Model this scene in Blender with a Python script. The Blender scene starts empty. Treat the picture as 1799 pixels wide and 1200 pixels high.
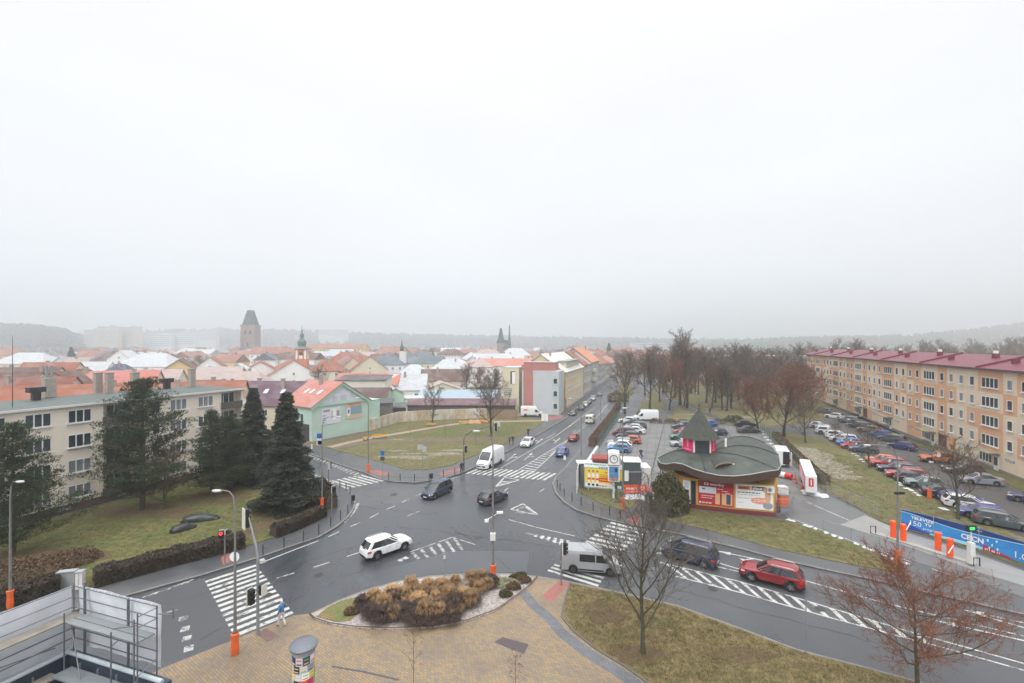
import bpy, math, random
from math import radians as R, sin, cos, pi, sqrt, atan2, hypot
from mathutils import Vector, Matrix
random.seed(7)
sc = bpy.context.scene
COL = sc.collection
# ------------------------------------------------------------------ camera
F, H, HY, CX = 800.0, 19.0, 603.0, 899.5       # focal length in photo pixels, eye height, horizon row, centre column
cam = bpy.data.cameras.new("camera"); camo = bpy.data.objects.new("camera", cam); COL.objects.link(camo)
camo.location = (0, 0, H); camo.rotation_euler = (R(90), 0, 0)
cam.sensor_width = 36; cam.lens = F * 36 / 1799; cam.shift_y = 3 / 1799; cam.clip_start = .1; cam.clip_end = 6000
sc.camera = camo
# ------------------------------------------------------------------ sky, sun, exposure
w = bpy.data.worlds.new("World"); sc.world = w; w.use_nodes = True
nt = w.node_tree; nt.nodes.clear()
def N(tree, typ, **kw):
    n = tree.nodes.new(typ)
    for k, v in kw.items(): setattr(n, k, v)
    return n
out = N(nt, 'ShaderNodeOutputWorld'); bg = N(nt, 'ShaderNodeBackground'); nt.links.new(bg.outputs[0], out.inputs[0])
tc = N(nt, 'ShaderNodeTexCoord'); sx = N(nt, 'ShaderNodeSeparateXYZ'); nt.links.new(tc.outputs['Generated'], sx.inputs[0])
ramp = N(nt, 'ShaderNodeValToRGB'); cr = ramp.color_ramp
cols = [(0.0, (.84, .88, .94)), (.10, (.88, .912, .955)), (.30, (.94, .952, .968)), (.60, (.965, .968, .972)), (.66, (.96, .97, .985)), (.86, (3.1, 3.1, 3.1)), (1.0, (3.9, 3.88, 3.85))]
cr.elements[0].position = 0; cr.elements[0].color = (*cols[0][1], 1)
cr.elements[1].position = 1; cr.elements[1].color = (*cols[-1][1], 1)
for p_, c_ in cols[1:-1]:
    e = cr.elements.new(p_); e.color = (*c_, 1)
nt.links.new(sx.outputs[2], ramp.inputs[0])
mp = N(nt, 'ShaderNodeMapping'); mp.inputs['Scale'].default_value = (1, 1, 3.5); nt.links.new(tc.outputs['Generated'], mp.inputs[0])
nz = N(nt, 'ShaderNodeTexNoise'); nz.inputs['Scale'].default_value = 1.6; nz.inputs['Detail'].default_value = 3; nz.inputs['Roughness'].default_value = .45
nt.links.new(mp.outputs[0], nz.inputs[0])
mr = N(nt, 'ShaderNodeMapRange'); mr.inputs['From Min'].default_value = .3; mr.inputs['From Max'].default_value = .7
mr.inputs['To Min'].default_value = .945; mr.inputs['To Max'].default_value = 1.04
nt.links.new(nz.outputs[0], mr.inputs[0])
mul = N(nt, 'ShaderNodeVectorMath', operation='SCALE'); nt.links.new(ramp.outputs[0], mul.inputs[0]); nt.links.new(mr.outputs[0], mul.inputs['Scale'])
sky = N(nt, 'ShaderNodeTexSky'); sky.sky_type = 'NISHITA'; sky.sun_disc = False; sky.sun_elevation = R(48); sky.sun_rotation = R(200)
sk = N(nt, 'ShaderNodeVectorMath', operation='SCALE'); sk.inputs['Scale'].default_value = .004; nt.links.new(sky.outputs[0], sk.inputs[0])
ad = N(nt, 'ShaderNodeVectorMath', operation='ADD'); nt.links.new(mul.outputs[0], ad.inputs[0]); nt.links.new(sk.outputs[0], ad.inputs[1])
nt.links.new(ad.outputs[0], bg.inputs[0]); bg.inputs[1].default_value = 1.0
sun = bpy.data.lights.new("sun", 'SUN'); sun.energy = 1.5; sun.angle = R(28); sun.color = (1, .985, .96)
suno = bpy.data.objects.new("sun", sun); COL.objects.link(suno); suno.rotation_euler = (R(42), 0, R(-20))
sc.view_settings.view_transform = 'Standard'; sc.view_settings.look = 'None'; sc.view_settings.exposure = 0.0; sc.view_settings.gamma = 1
sc.cycles.volume_bounces = 2; sc.cycles.max_bounces = 6; sc.cycles.use_denoising = True
# ------------------------------------------------------------------ places: photo pixel -> point on a level at height z, or at depth Y
def G(px, py, z=0.0):
    Y = F * (H - z) / (py - HY); return Vector(((px - CX) * Y / F, Y, z))
def V(px, py, Y): return Vector(((px - CX) * Y / F, Y, H - (py - HY) * Y / F))
# ------------------------------------------------------------------ materials
MATS = {}
def mat(name, col, rough=.8, var=.12, scale=1.5, metal=0.0, bump=0.0, objcol=False, coat=0.0, emit=None, stretch=None, spec=.5, col2=None, detail=5, contrast=(.3, .7)):
    if name in MATS: return MATS[name]
    m = bpy.data.materials.new(name); m.use_nodes = True; t = m.node_tree; b = t.nodes['Principled BSDF']; L = t.links.new
    b.inputs['Roughness'].default_value = rough; b.inputs['Metallic'].default_value = metal
    b.inputs['Coat Weight'].default_value = coat; b.inputs['Specular IOR Level'].default_value = spec
    tcn = N(t, 'ShaderNodeTexCoord'); src = tcn.outputs['Object']
    if stretch:
        mpn = N(t, 'ShaderNodeMapping'); mpn.inputs['Scale'].default_value = stretch; L(src, mpn.inputs[0]); src = mpn.outputs[0]
    n = N(t, 'ShaderNodeTexNoise'); n.inputs['Scale'].default_value = scale; n.inputs['Detail'].default_value = detail; n.inputs['Roughness'].default_value = .62; L(src, n.inputs[0])
    if col2 is not None:
        r_ = N(t, 'ShaderNodeMapRange'); r_.inputs['From Min'].default_value = contrast[0]; r_.inputs['From Max'].default_value = contrast[1]; L(n.outputs[0], r_.inputs[0])
        mx = N(t, 'ShaderNodeMix', data_type='RGBA'); L(r_.outputs[0], mx.inputs['Factor']); mx.inputs['A'].default_value = (*col, 1); mx.inputs['B'].default_value = (*col2, 1)
        base = mx.outputs['Result']
        n2 = N(t, 'ShaderNodeTexNoise'); n2.inputs['Scale'].default_value = scale * 9; n2.inputs['Detail'].default_value = 3; L(src, n2.inputs[0]); nv = n2.outputs[0]
    else:
        nv = n.outputs[0]
        if objcol:
            oi = N(t, 'ShaderNodeObjectInfo'); base = oi.outputs['Color']
        else:
            rgb = N(t, 'ShaderNodeRGB'); rgb.outputs[0].default_value = (*col, 1); base = rgb.outputs[0]
    mr_ = N(t, 'ShaderNodeMapRange'); mr_.inputs['From Min'].default_value = .25; mr_.inputs['From Max'].default_value = .75
    mr_.inputs['To Min'].default_value = 1 - var; mr_.inputs['To Max'].default_value = 1 + var; L(nv, mr_.inputs[0])
    sc_ = N(t, 'ShaderNodeVectorMath', operation='SCALE'); L(base, sc_.inputs[0]); L(mr_.outputs[0], sc_.inputs['Scale']); L(sc_.outputs[0], b.inputs['Base Color'])
    if bump:
        bp = N(t, 'ShaderNodeBump'); bp.inputs['Strength'].default_value = bump; bp.inputs['Distance'].default_value = .03; L(nv, bp.inputs['Height']); L(bp.outputs[0], b.inputs['Normal'])
    if emit:
        b.inputs['Emission Color'].default_value = (*emit[0], 1); b.inputs['Emission Strength'].default_value = emit[1]
    MATS[name] = m; return m
def wet_asphalt(name, a, b_, r0, r1, sc1=.06, seed=0):
    m = bpy.data.materials.new(name); m.use_nodes = True; t = m.node_tree; b = t.nodes['Principled BSDF']; L = t.links.new
    tcn = N(t, 'ShaderNodeTexCoord'); n = N(t, 'ShaderNodeTexNoise', noise_dimensions='4D'); n.inputs['W'].default_value = seed; n.inputs['Scale'].default_value = sc1; n.inputs['Detail'].default_value = 8; n.inputs['Roughness'].default_value = .6; n.inputs['Distortion'].default_value = .6
    L(tcn.outputs['Object'], n.inputs[0])
    mpn = N(t, 'ShaderNodeMapping'); mpn.inputs['Rotation'].default_value = (0, 0, R(-20)); mpn.inputs['Scale'].default_value = (1.3, .09, 1); L(tcn.outputs['Object'], mpn.inputs[0])
    n3 = N(t, 'ShaderNodeTexNoise'); n3.inputs['Scale'].default_value = .55; n3.inputs['Detail'].default_value = 3; L(mpn.outputs[0], n3.inputs[0])
    n2 = N(t, 'ShaderNodeTexNoise'); n2.inputs['Scale'].default_value = 14; n2.inputs['Detail'].default_value = 2; L(tcn.outputs['Object'], n2.inputs[0])
    r_ = N(t, 'ShaderNodeMapRange'); r_.inputs['From Min'].default_value = .35; r_.inputs['From Max'].default_value = .65; L(n.outputs[0], r_.inputs[0])
    av = N(t, 'ShaderNodeMix'); av.inputs[0].default_value = .35; L(r_.outputs[0], av.inputs['A']); L(n3.outputs[0], av.inputs['B'])
    mx = N(t, 'ShaderNodeMix', data_type='RGBA'); L(av.outputs[0], mx.inputs['Factor']); mx.inputs['A'].default_value = (*a, 1); mx.inputs['B'].default_value = (*b_, 1)
    g = N(t, 'ShaderNodeMapRange'); g.inputs['From Min'].default_value = .3; g.inputs['From Max'].default_value = .7; g.inputs['To Min'].default_value = .85; g.inputs['To Max'].default_value = 1.15; L(n2.outputs[0], g.inputs[0])
    s = N(t, 'ShaderNodeVectorMath', operation='SCALE'); L(mx.outputs['Result'], s.inputs[0]); L(g.outputs[0], s.inputs['Scale']); L(s.outputs[0], b.inputs['Base Color'])
    rr = N(t, 'ShaderNodeMapRange'); rr.inputs['To Min'].default_value = r0; rr.inputs['To Max'].default_value = r1; L(av.outputs[0], rr.inputs[0]); L(rr.outputs[0], b.inputs['Roughness'])
    bp = N(t, 'ShaderNodeBump'); bp.inputs['Strength'].default_value = .12; bp.inputs['Distance'].default_value = .01; L(n2.outputs[0], bp.inputs['Height']); L(bp.outputs[0], b.inputs['Normal'])
    return m
def brick_mat(name, c1, c2, mortar, bw, bh, rot=0, off=.5, rough=.6, big=None):
    m = bpy.data.materials.new(name); m.use_nodes = True; t = m.node_tree; b = t.nodes['Principled BSDF']; L = t.links.new
    tcn = N(t, 'ShaderNodeTexCoord'); mpn = N(t, 'ShaderNodeMapping'); mpn.inputs['Rotation'].default_value = (0, 0, R(rot)); L(tcn.outputs['Object'], mpn.inputs[0])
    br = N(t, 'ShaderNodeTexBrick'); br.offset = off; br.inputs['Scale'].default_value = 1; br.inputs['Brick Width'].default_value = bw; br.inputs['Row Height'].default_value = bh
    br.inputs['Mortar Size'].default_value = min(bw, bh) * .07; br.inputs['Color1'].default_value = (*c1, 1); br.inputs['Color2'].default_value = (*c2, 1); br.inputs['Mortar'].default_value = (*mortar, 1); br.inputs['Bias'].default_value = -.1
    L(mpn.outputs[0], br.inputs[0])
    n = N(t, 'ShaderNodeTexNoise'); n.inputs['Scale'].default_value = .35; n.inputs['Detail'].default_value = 6; L(tcn.outputs['Object'], n.inputs[0])
    mx = N(t, 'ShaderNodeMix', data_type='RGBA'); r_ = N(t, 'ShaderNodeMapRange'); r_.inputs['From Min'].default_value = .42; r_.inputs['From Max'].default_value = .68; r_.inputs['To Max'].default_value = .55
    L(n.outputs[0], r_.inputs[0]); L(r_.outputs[0], mx.inputs['Factor']); L(br.outputs[0], mx.inputs['A']); mx.inputs['B'].default_value = (*(big or mortar), 1); L(mx.outputs['Result'], b.inputs['Base Color'])
    rr = N(t, 'ShaderNodeMapRange'); rr.inputs['To Min'].default_value = rough - .25; rr.inputs['To Max'].default_value = rough + .15; L(n.outputs[0], rr.inputs[0]); L(rr.outputs[0], b.inputs['Roughness'])
    return m
def worn_paint(name, col, under, amount=.5, rough=.5):
    m = bpy.data.materials.new(name); m.use_nodes = True; t = m.node_tree; b = t.nodes['Principled BSDF']; L = t.links.new
    tcn = N(t, 'ShaderNodeTexCoord'); n = N(t, 'ShaderNodeTexNoise'); n.inputs['Scale'].default_value = 1.4; n.inputs['Detail'].default_value = 9; n.inputs['Roughness'].default_value = .78; L(tcn.outputs['Object'], n.inputs[0])
    r_ = N(t, 'ShaderNodeMapRange'); r_.inputs['From Min'].default_value = amount; r_.inputs['From Max'].default_value = amount + .09; L(n.outputs[0], r_.inputs[0])
    mx = N(t, 'ShaderNodeMix', data_type='RGBA'); L(r_.outputs[0], mx.inputs['Factor']); mx.inputs['A'].default_value = (*col, 1); mx.inputs['B'].default_value = (*under, 1); L(mx.outputs['Result'], b.inputs['Base Color'])
    b.inputs['Roughness'].default_value = rough; return m
# ------------------------------------------------------------------ mesh building
def tag(o, label=None, cat=None, group=None, kind=None):
    if label: o['label'] = label
    if cat: o['category'] = cat
    if group: o['group'] = group
    if kind: o['kind'] = kind
    return o
def link(name, data, parent=None, loc=None, rz=None):
    o = bpy.data.objects.new(name, data); COL.objects.link(o)
    if parent: o.parent = parent
    if loc is not None: o.location = loc
    if rz is not None: o.rotation_euler = (0, 0, rz)
    return o
def empty(name, loc=(0, 0, 0), rz=0, label=None, cat=None, group=None):
    o = link(name, None, None, loc, rz); o.empty_display_size = .3; return tag(o, label, cat, group)
class MB:
    def __init__(s): s.v = []; s.f = []; s.m = []
    def quad(s, *p, m=0):
        b = len(s.v); s.v += [tuple(q) for q in p]; s.f.append(tuple(range(b, b + len(p)))); s.m.append(m); return s
    def mesh(s, vs, fs, m=0):
        b = len(s.v); s.v += [tuple(q) for q in vs]; s.f += [tuple(b + i for i in f) for f in fs]; s.m += [m] * len(fs); return s
    def box(s, c, d, m=0, rz=0, bev=0):
        cx, cy, cz = c; dx, dy, dz = d[0] / 2, d[1] / 2, d[2] / 2
        ca, sa = cos(rz), sin(rz); vs = []
        for z in (-dz, dz):
            for x, y in ((-dx, -dy), (dx, -dy), (dx, dy), (-dx, dy)): vs.append((cx + x * ca - y * sa, cy + x * sa + y * ca, cz + z))
        return s.mesh(vs, [(0, 3, 2, 1), (4, 5, 6, 7), (0, 1, 5, 4), (1, 2, 6, 5), (2, 3, 7, 6), (3, 0, 4, 7)], m)
    def prism(s, pts, z0, z1, m=0, ms=None):          # polygon (x,y) list extruded
        n = len(pts); a = sum(pts[i][0] * pts[(i + 1) % n][1] - pts[(i + 1) % n][0] * pts[i][1] for i in range(n))
        if a < 0: pts = pts[::-1]
        b = len(s.v); s.v += [(p[0], p[1], z0) for p in pts] + [(p[0], p[1], z1) for p in pts]
        s.f.append(tuple(b + n + i for i in range(n))); s.m.append(m)
        s.f.append(tuple(b + n - 1 - i for i in range(n))); s.m.append(m)
        for i in range(n):
            j = (i + 1) % n; s.f.append((b + i, b + j, b + n + j, b + n + i)); s.m.append(m if ms is None else ms)
        return s
    def tube(s, pts, r, n=6, m=0, cap=True):
        pts = [Vector(p) for p in pts]; rs = r if isinstance(r, (list, tuple)) else [r] * len(pts); b = len(s.v)
        for i, p in enumerate(pts):
            d = (pts[min(i + 1, len(pts) - 1)] - pts[max(i - 1, 0)]).normalized()
            u = d.cross(Vector((0, 0, 1)) if abs(d.z) < .9 else Vector((1, 0, 0))).normalized(); w_ = d.cross(u)
            for k in range(n):
                a = 2 * pi * k / n; q = p + (u * cos(a) + w_ * sin(a)) * rs[i]; s.v.append((q.x, q.y, q.z))
        for i in range(len(pts) - 1):
            for k in range(n):
                k2 = (k + 1) % n; s.f.append((b + i * n + k, b + i * n + k2, b + (i + 1) * n + k2, b + (i + 1) * n + k)); s.m.append(m)
        if cap:
            s.f.append(tuple(b + k for k in range(n))); s.m.append(m); e = b + (len(pts) - 1) * n; s.f.append(tuple(e + n - 1 - k for k in range(n))); s.m.append(m)
        return s
    def lathe(s, prof, n=16, m=0, c=(0, 0), axis='z', y0=0):   # prof [(r,z)]
        b = len(s.v)
        for r, z in prof:
            for k in range(n):
                a = 2 * pi * k / n
                if axis == 'z': s.v.append((c[0] + r * cos(a), c[1] + r * sin(a), z))
                else: s.v.append((c[0] + r * cos(a), z, c[1] + r * sin(a)))
        for i in range(len(prof) - 1):
            for k in range(n):
                k2 = (k + 1) % n; s.f.append((b + i * n + k, b + i * n + k2, b + (i + 1) * n + k2, b + (i + 1) * n + k)); s.m.append(m)
        return s
    def build(s, name, mats, parent=None, smooth=None, loc=None, rz=None):
        me = bpy.data.meshes.new(name); me.from_pydata(s.v, [], s.f)
        for mm in (mats if isinstance(mats, (list, tuple)) else [mats]): me.materials.append(mm)
        if any(s.m): me.polygons.foreach_set('material_index', s.m)
        if smooth is not None:
            me.polygons.foreach_set('use_smooth', [True] * len(s.f))
            if smooth < 180: me.set_sharp_from_angle(angle=R(smooth))
        me.update(); return link(name, me, parent, loc, rz)
def copy_tree(o, parent=None):
    c = o.copy(); COL.objects.link(c)
    if parent: c.parent = parent
    for ch in KIDS.get(o.name, None) or [x for x in o.children]: copy_tree(ch, c)
    return c
KIDS = {}
def text(name, s, size, m, parent, loc, rot=(R(90), 0, 0), ext=.004, align='LEFT', sx=1.0, bold=0):
    cu = bpy.data.curves.new(name, 'FONT'); cu.body = s; cu.size = size; cu.extrude = ext; cu.align_x = align; cu.resolution_u = 2; cu.offset = bold
    t = bpy.data.objects.new(name, cu); COL.objects.link(t); dg = bpy.context.evaluated_depsgraph_get()
    me = bpy.data.meshes.new_from_object(t.evaluated_get(dg)); bpy.data.objects.remove(t); bpy.data.curves.remove(cu)
    me.materials.clear(); me.materials.append(m); o = link(name, me, parent, loc); o.rotation_euler = rot; o.scale = (sx, 1, 1); return o
# common materials
WHITE = mat('white_paint', (.78, .78, .77), .5, .05, 3)
OFFW = mat('off_white', (.66, .65, .62), .7, .08, 2)
GREY = mat('galvanised_steel', (.30, .32, .34), .45, .15, 6, metal=.4)
DGREY = mat('dark_steel', (.06, .065, .07), .5, .15, 6)
BLACK = mat('black_plastic', (.015, .015, .017), .5, .1, 8)
GLASS = mat('window_glass', (.035, .045, .055), .08, .35, .7, spec=.8)
CURT = mat('curtained_glass', (.22, .23, .24), .2, .5, 1.1, stretch=(6, 6, .7))
ORANGE = mat('orange_poster_sleeve', (.75, .13, .025), .5, .18, 5)
ORANGE2 = mat('bright_orange_plastic', (.9, .10, .012), .4, .05, 5)
RED = mat('red_paint', (.55, .02, .03), .45, .08, 4)
CONC = mat('concrete', (.34, .33, .32), .85, .12, 1.2)
SNOW = mat('old_snow', (.56, .58, .62), .7, .25, 2.5, bump=.4)
BARK = mat('bark', (.075, .058, .044), .9, .3, 5, bump=.4)
# ================================================================== ground, roads, pavements
def poly(pix, z=0.0): return [G(x, y, z)[:2] for x, y in pix]
def flat(name, pts, z, m, kind='structure', sub=None, label=None):
    b = MB(); b.quad(*[(p[0], p[1], z) for p in pts]); o = b.build(name, m); o.data.polygons[0].use_smooth = False
    tag(o, label, None, None, kind); return o
def slab(name, pts, z0, z1, m, ms=None, kind='structure'):
    b = MB(); b.prism(list(pts), z0, z1, 0, 1 if ms else None); o = b.build(name, [m, ms] if ms else m); tag(o, kind=kind); return o
ASPH = wet_asphalt('road_asphalt', (.034, .038, .044), (.094, .099, .107), .14, .62)
ASPH2 = wet_asphalt('pavement_asphalt', (.048, .051, .057), (.105, .105, .107), .2, .64, .18, 3)
ASPH3 = wet_asphalt('street_asphalt', (.040, .038, .040), (.085, .080, .078), .35, .7, .12, 9)
GRAVP = brick_mat('car_park_slabs', (.19, .186, .184), (.145, .142, .142), (.05, .048, .048), 3.0, 1.0, 18.5, .5, .65, (.12, .12, .125))
KERB = mat('kerb_stone', (.17, .165, .16), .7, .25, 1.5)
EARTH = mat('earth', (.10, .078, .058), .95, .25, .8, col2=(.15, .125, .07))
GRASS = mat('winter_grass', (.135, .105, .045), .95, .45, .22, bump=.6, col2=(.085, .095, .03), detail=9)
GRASSG = mat('green_grass', (.065, .095, .020), .95, .5, .25, bump=.6, col2=(.125, .095, .035), detail=9)
GRASSB = mat('brown_grass', (.17, .12, .058), .95, .5, .30, bump=.6, col2=(.10, .085, .035), detail=9)
g = MB(); g.quad((-2500, -60, -.08), (2500, -60, -.08), (2500, 3500, -.08), (-2500, 3500, -.08)); tag(g.build('ground', EARTH), kind='structure')
# carriageways: one asphalt sheet under everything near
road = flat('road', [(-95, 8), (110, 8), (110, 60), (40, 420), (60, 420), (60, 420.1), (52, 420.1), (20, 300), (-95, 130)], 0, ASPH)
# main street to the north and the cross street, as kerb outlines
NWK = [(-300, 1130), (0, 1108), (120, 1075), (221, 1047), (357, 1010), (450, 981), (463, 977), (520, 957), (560, 944), (591, 926), (612, 909), (623, 893), (625, 882), (621, 870), (612, 860), (596, 853), (556, 838), (540, 830), (470, 790), (400, 760)]
NK = [(470, 770), (543, 797), (599, 817), (642, 831), (664, 841), (690, 846), (730, 848), (772, 842), (809, 832), (843, 817), (890, 794), (940, 767), (990, 737.5), (1012, 723), (1060, 687), (1080, 668), (1098, 650), (1112, 637)]
EK = [(1140, 637), (1128, 648), (1112, 668), (1095, 695), (1083, 712), (1066, 735), (1050, 752), (1030, 776), (1010, 800), (991, 822), (975, 838), (970, 850), (976, 866), (990, 882), (1012, 896), (1045, 907), (1080, 916), (1130, 926), (1205, 941), (1300, 964), (1375, 984), (1450, 1001), (1527, 1017), (1597, 1034), (1799, 1080), (2200, 1170)]
SK = [(2400, 1400), (1800, 1248), (1610, 1196), (1500, 1166), (1400, 1140), (1290, 1099), (1190, 1063), (1090, 1040), (1004, 1022), (943, 1012), (890, 1007), (820, 1007), (760, 1011), (700, 1020), (640, 1037), (590, 1056), (545, 1078), (515, 1081), (430, 1116), (290, 1172), (150, 1235)]
nw = poly(NWK, .12) + [(-60, 110), (-95, 100), (-95, 34)]
slab('pavement', nw, 0, .12, ASPH2, KERB)
nn = poly(NK, .12) + [(130, 900), (-900, 900), (-900, 110), (-70, 113)]
slab('pavement', nn, 0, .12, ASPH2, KERB)
ee = poly(EK, .12) + [(600, 30), (600, 900), (170, 900)]
slab('pavement', ee, 0, .12, ASPH2, KERB)
PLAZA = brick_mat('plaza_pavers', (.30, .205, .105), (.175, .15, .12), (.09, .075, .055), .30, .15, 35, .5, .5, (.13, .105, .09))
ss = poly(SK, .12) + [(-30, 9), (-30, 8), (30, 8), (60, 10)]
slab('plaza', ss, 0, .12, PLAZA, KERB)
# kerb stones proud of the pavement edge
def ribbon(name, pix, wd, z0, z1, m, side=1, kind='structure', zz=.12, closed=False):
    P = [G(x, y, zz) for x, y in pix]; b = MB(); n = len(P); L_ = []; R_ = []
    for i in range(n):
        d = (P[min(i + 1, n - 1)] - P[max(i - 1, 0)]).normalized(); nn_ = Vector((-d.y, d.x, 0)); L_.append(P[i] + nn_ * wd * (1 if side > 0 else 0)); R_.append(P[i] - nn_ * wd * (0 if side > 0 else 1))
    for i in range(n - 1):
        a, b1, c, d_ = L_[i], L_[i + 1], R_[i + 1], R_[i]
        vs = [(q.x, q.y, z) for z in (z0, z1) for q in (d_, c, b1, a)]
        b.mesh(vs, [(4, 5, 6, 7), (0, 1, 5, 4), (2, 3, 7, 6), (3, 0, 4, 7), (1, 2, 6, 5)])
    o = b.build(name, m); tag(o, kind=kind); return o
for K_ in (NWK[:-2], NK[1:], EK, SK[:-5]): ribbon('kerb', K_, .22, .02, .135, KERB, 1)
# lawns and beds as sheets laid on the blocks
def lawn(pix, z, m, name='grass', kind='structure', extra=()):
    return slab(name, poly(pix, z) + list(extra), .05, z, m, kind=kind)
lawn([(-300, 1100), (0, 1068), (165, 1028), (300, 992), (430, 960), (500, 938), (560, 912), (578, 893), (575, 870), (556, 852), (500, 830), (425, 812), (380, 833), (103, 907), (-60, 950)], .16, GRASSG)
lawn([(577, 787), (633, 801), (676, 814), (713, 825), (747, 825), (792, 818), (832, 801), (890, 779), (950, 746), (962, 737), (912, 733), (855, 734), (700, 741), (647, 757), (600, 768), (549, 778)], .16, GRASS)
lawn([(700, 764), (770, 752), (855, 741), (940, 742), (900, 762), (860, 770), (790, 774), (700, 775), (640, 780), (655, 773)], .172, GRASSG)
ribbon('path', [(585, 787), (620, 778), (660, 770), (700, 763.5), (760, 753), (800, 746.5), (860, 742), (955, 740.5)], 1.5, .1, .185, mat('gravel_path', (.30, .22, .18), .9, .15, 3))
ribbon('soil_strip', [(598, 789), (640, 781), (700, 778), (780, 777), (880, 774)], 3.8, .1, .181, EARTH)
ribbon('soil_strip', [(545, 785), (590, 776), (655, 764)], 5.0, .1, .179, EARTH)
lawn([(1011, 857), (1022, 867), (1050, 882), (1092, 896), (1110, 892), (1120, 881), (1092, 865), (1020, 848)], .16, GRASS)
lawn([(1145, 898), (1158, 911), (1225, 926), (1300, 946), (1375, 966), (1450, 982), (1560, 1003), (1600, 1004), (1530, 967), (1450, 936), (1385, 914), (1224, 896), (1190, 886), (1160, 880)], .16, GRASS)
lawn([(1003, 1024), (1090, 1042), (1190, 1065), (1290, 1101), (1400, 1142), (1500, 1168), (1610, 1198), (1800, 1250), (1900, 1330), (1350, 1330), (1140, 1200), (1100, 1171), (1050, 1141), (1010, 1110), (988, 1084), (992, 1060)], .16, GRASSB)
ribbon('kerb', [(1350, 1330), (1140, 1200), (1100, 1171), (1050, 1141), (1010, 1110), (988, 1084), (992, 1060), (1003, 1024)], .12, .1, .19, mat('dark_edging', (.12, .11, .10), .8), 1)
lawn([(1345, 757), (1367, 792), (1440, 855), (1453, 862), (1545, 914), (1580, 927), (1700, 962), (1810, 1000), (2000, 1040), (2000, 1000), (1799, 945), (1700, 903), (1625, 869), (1561, 839), (1536, 820), (1513, 804), (1496, 792), (1440, 768), (1400, 762)], .16, GRASS)
lawn([(1108, 742), (1123, 715), (1140, 690), (1160, 665), (1172, 640), (1180, 625), (1420, 618), (1440, 690), (1480, 714), (1440, 740), (1340, 752), (1230, 742), (1135, 740)], .16, GRASS)
lawn([(1470, 712), (1500, 729), (1560, 758), (1604, 782), (1657, 796), (1728, 829), (1799, 864), (2000, 960), (2000, 900), (1721, 817), (1517, 736), (1440, 705)], .16, GRASSG)
lawn([(545, 777), (600, 766), (647, 757), (700, 741), (855, 734), (912, 731), (975, 729), (990, 700), (1050, 655), (1085, 640), (1085, 618), (-300, 618), (-300, 760), (400, 760)], .15, mat('yard_earth', (.13, .115, .10), .95, .3, .08, col2=(.34, .34, .34)), 'yard_ground')
lawn([(1113, 690), (1105, 668), (1128, 640), (1118, 640), (1092, 668), (1080, 700), (1083, 716)], .152, GRASS)
lawn([(1500, 690), (1800, 760), (2600, 800), (2600, 617), (1200, 617), (1190, 640)], .14, GRASSB)
SOIL = mat('leafy_soil', (.075, .045, .028), .95, .4, 1.5, col2=(.12, .085, .04), detail=8)
for i, (x, y, rx, ry) in enumerate(((250, 897, 6, 2.2), (380, 875, 5, 2.5), (440, 850, 5, 3), (505, 895, 4.2, 2.4), (300, 905, 3, 1.2), (60, 985, 6, 3), (455, 925, 1.2, 3.5), (1122, 1150, 1.8, 1.1), (1060, 1075, 1.6, 1.6), (1300, 1150, 2.5, .8))):
    c = G(x, y, .165); rs_ = random.Random(i); slab('soil', [(c.x + cos(2 * pi * k / 22) * rx * rs_.uniform(.7, 1.1), c.y + sin(2 * pi * k / 22) * ry * rs_.uniform(.7, 1.1)) for k in range(22)], .1, .164 + .0015 * i, SOIL)
# car park of concrete slabs, street of dark asphalt in front of the long block, approach lane
slab('car_park', poly([(1010, 838), (1052, 788), (1094, 728), (1132, 741), (1230, 744), (1340, 754), (1366, 792), (1420, 842), (1452, 870), (1370, 905), (1225, 893), (1190, 884), (1130, 872), (1030, 842)], .14), .05, .14, GRAVP)
slab('street', poly([(1380, 700), (1420, 698), (1466, 712), (1500, 730), (1560, 760), (1604, 784), (1657, 798), (1728, 831), (1799, 866), (2000, 965), (2000, 999), (1799, 943), (1700, 902), (1625, 868), (1561, 838), (1536, 819), (1513, 803), (1496, 791), (1440, 766), (1400, 742), (1375, 718)], .145), .05, .145, ASPH3)
slab('lane', poly([(1375, 903), (1380, 888), (1452, 868), (1545, 916), (1580, 930), (1700, 965), (1810, 1004), (2000, 1050), (2000, 1118), (1799, 1050), (1650, 1000), (1530, 962), (1450, 932), (1385, 911)], .143), .05, .143, wet_asphalt('lane_asphalt', (.075, .078, .085), (.15, .15, .15), .2, .6, .25, 5))
slab('lane', poly([(1475, 922), (1520, 905), (1580, 932), (1700, 968), (1799, 1003), (1900, 1040), (1900, 1060), (1720, 1005), (1600, 962)], .15), .06, .15, mat('lane_concrete', (.24, .235, .225), .45, .15, .5))
ribbon('path', [(1165, 745), (1180, 728), (1190, 712), (1175, 700), (1165, 690)], 3, .1, .175, ASPH2)
ribbon('path', [(1085, 742), (1100, 722), (1118, 700), (1130, 680), (1150, 660)], -3, .1, .176, ASPH2)
ribbon('path', [(1370, 760), (1290, 740), (1230, 722), (1200, 708), (1180, 700)], 3, .1, .177, ASPH2)
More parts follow.
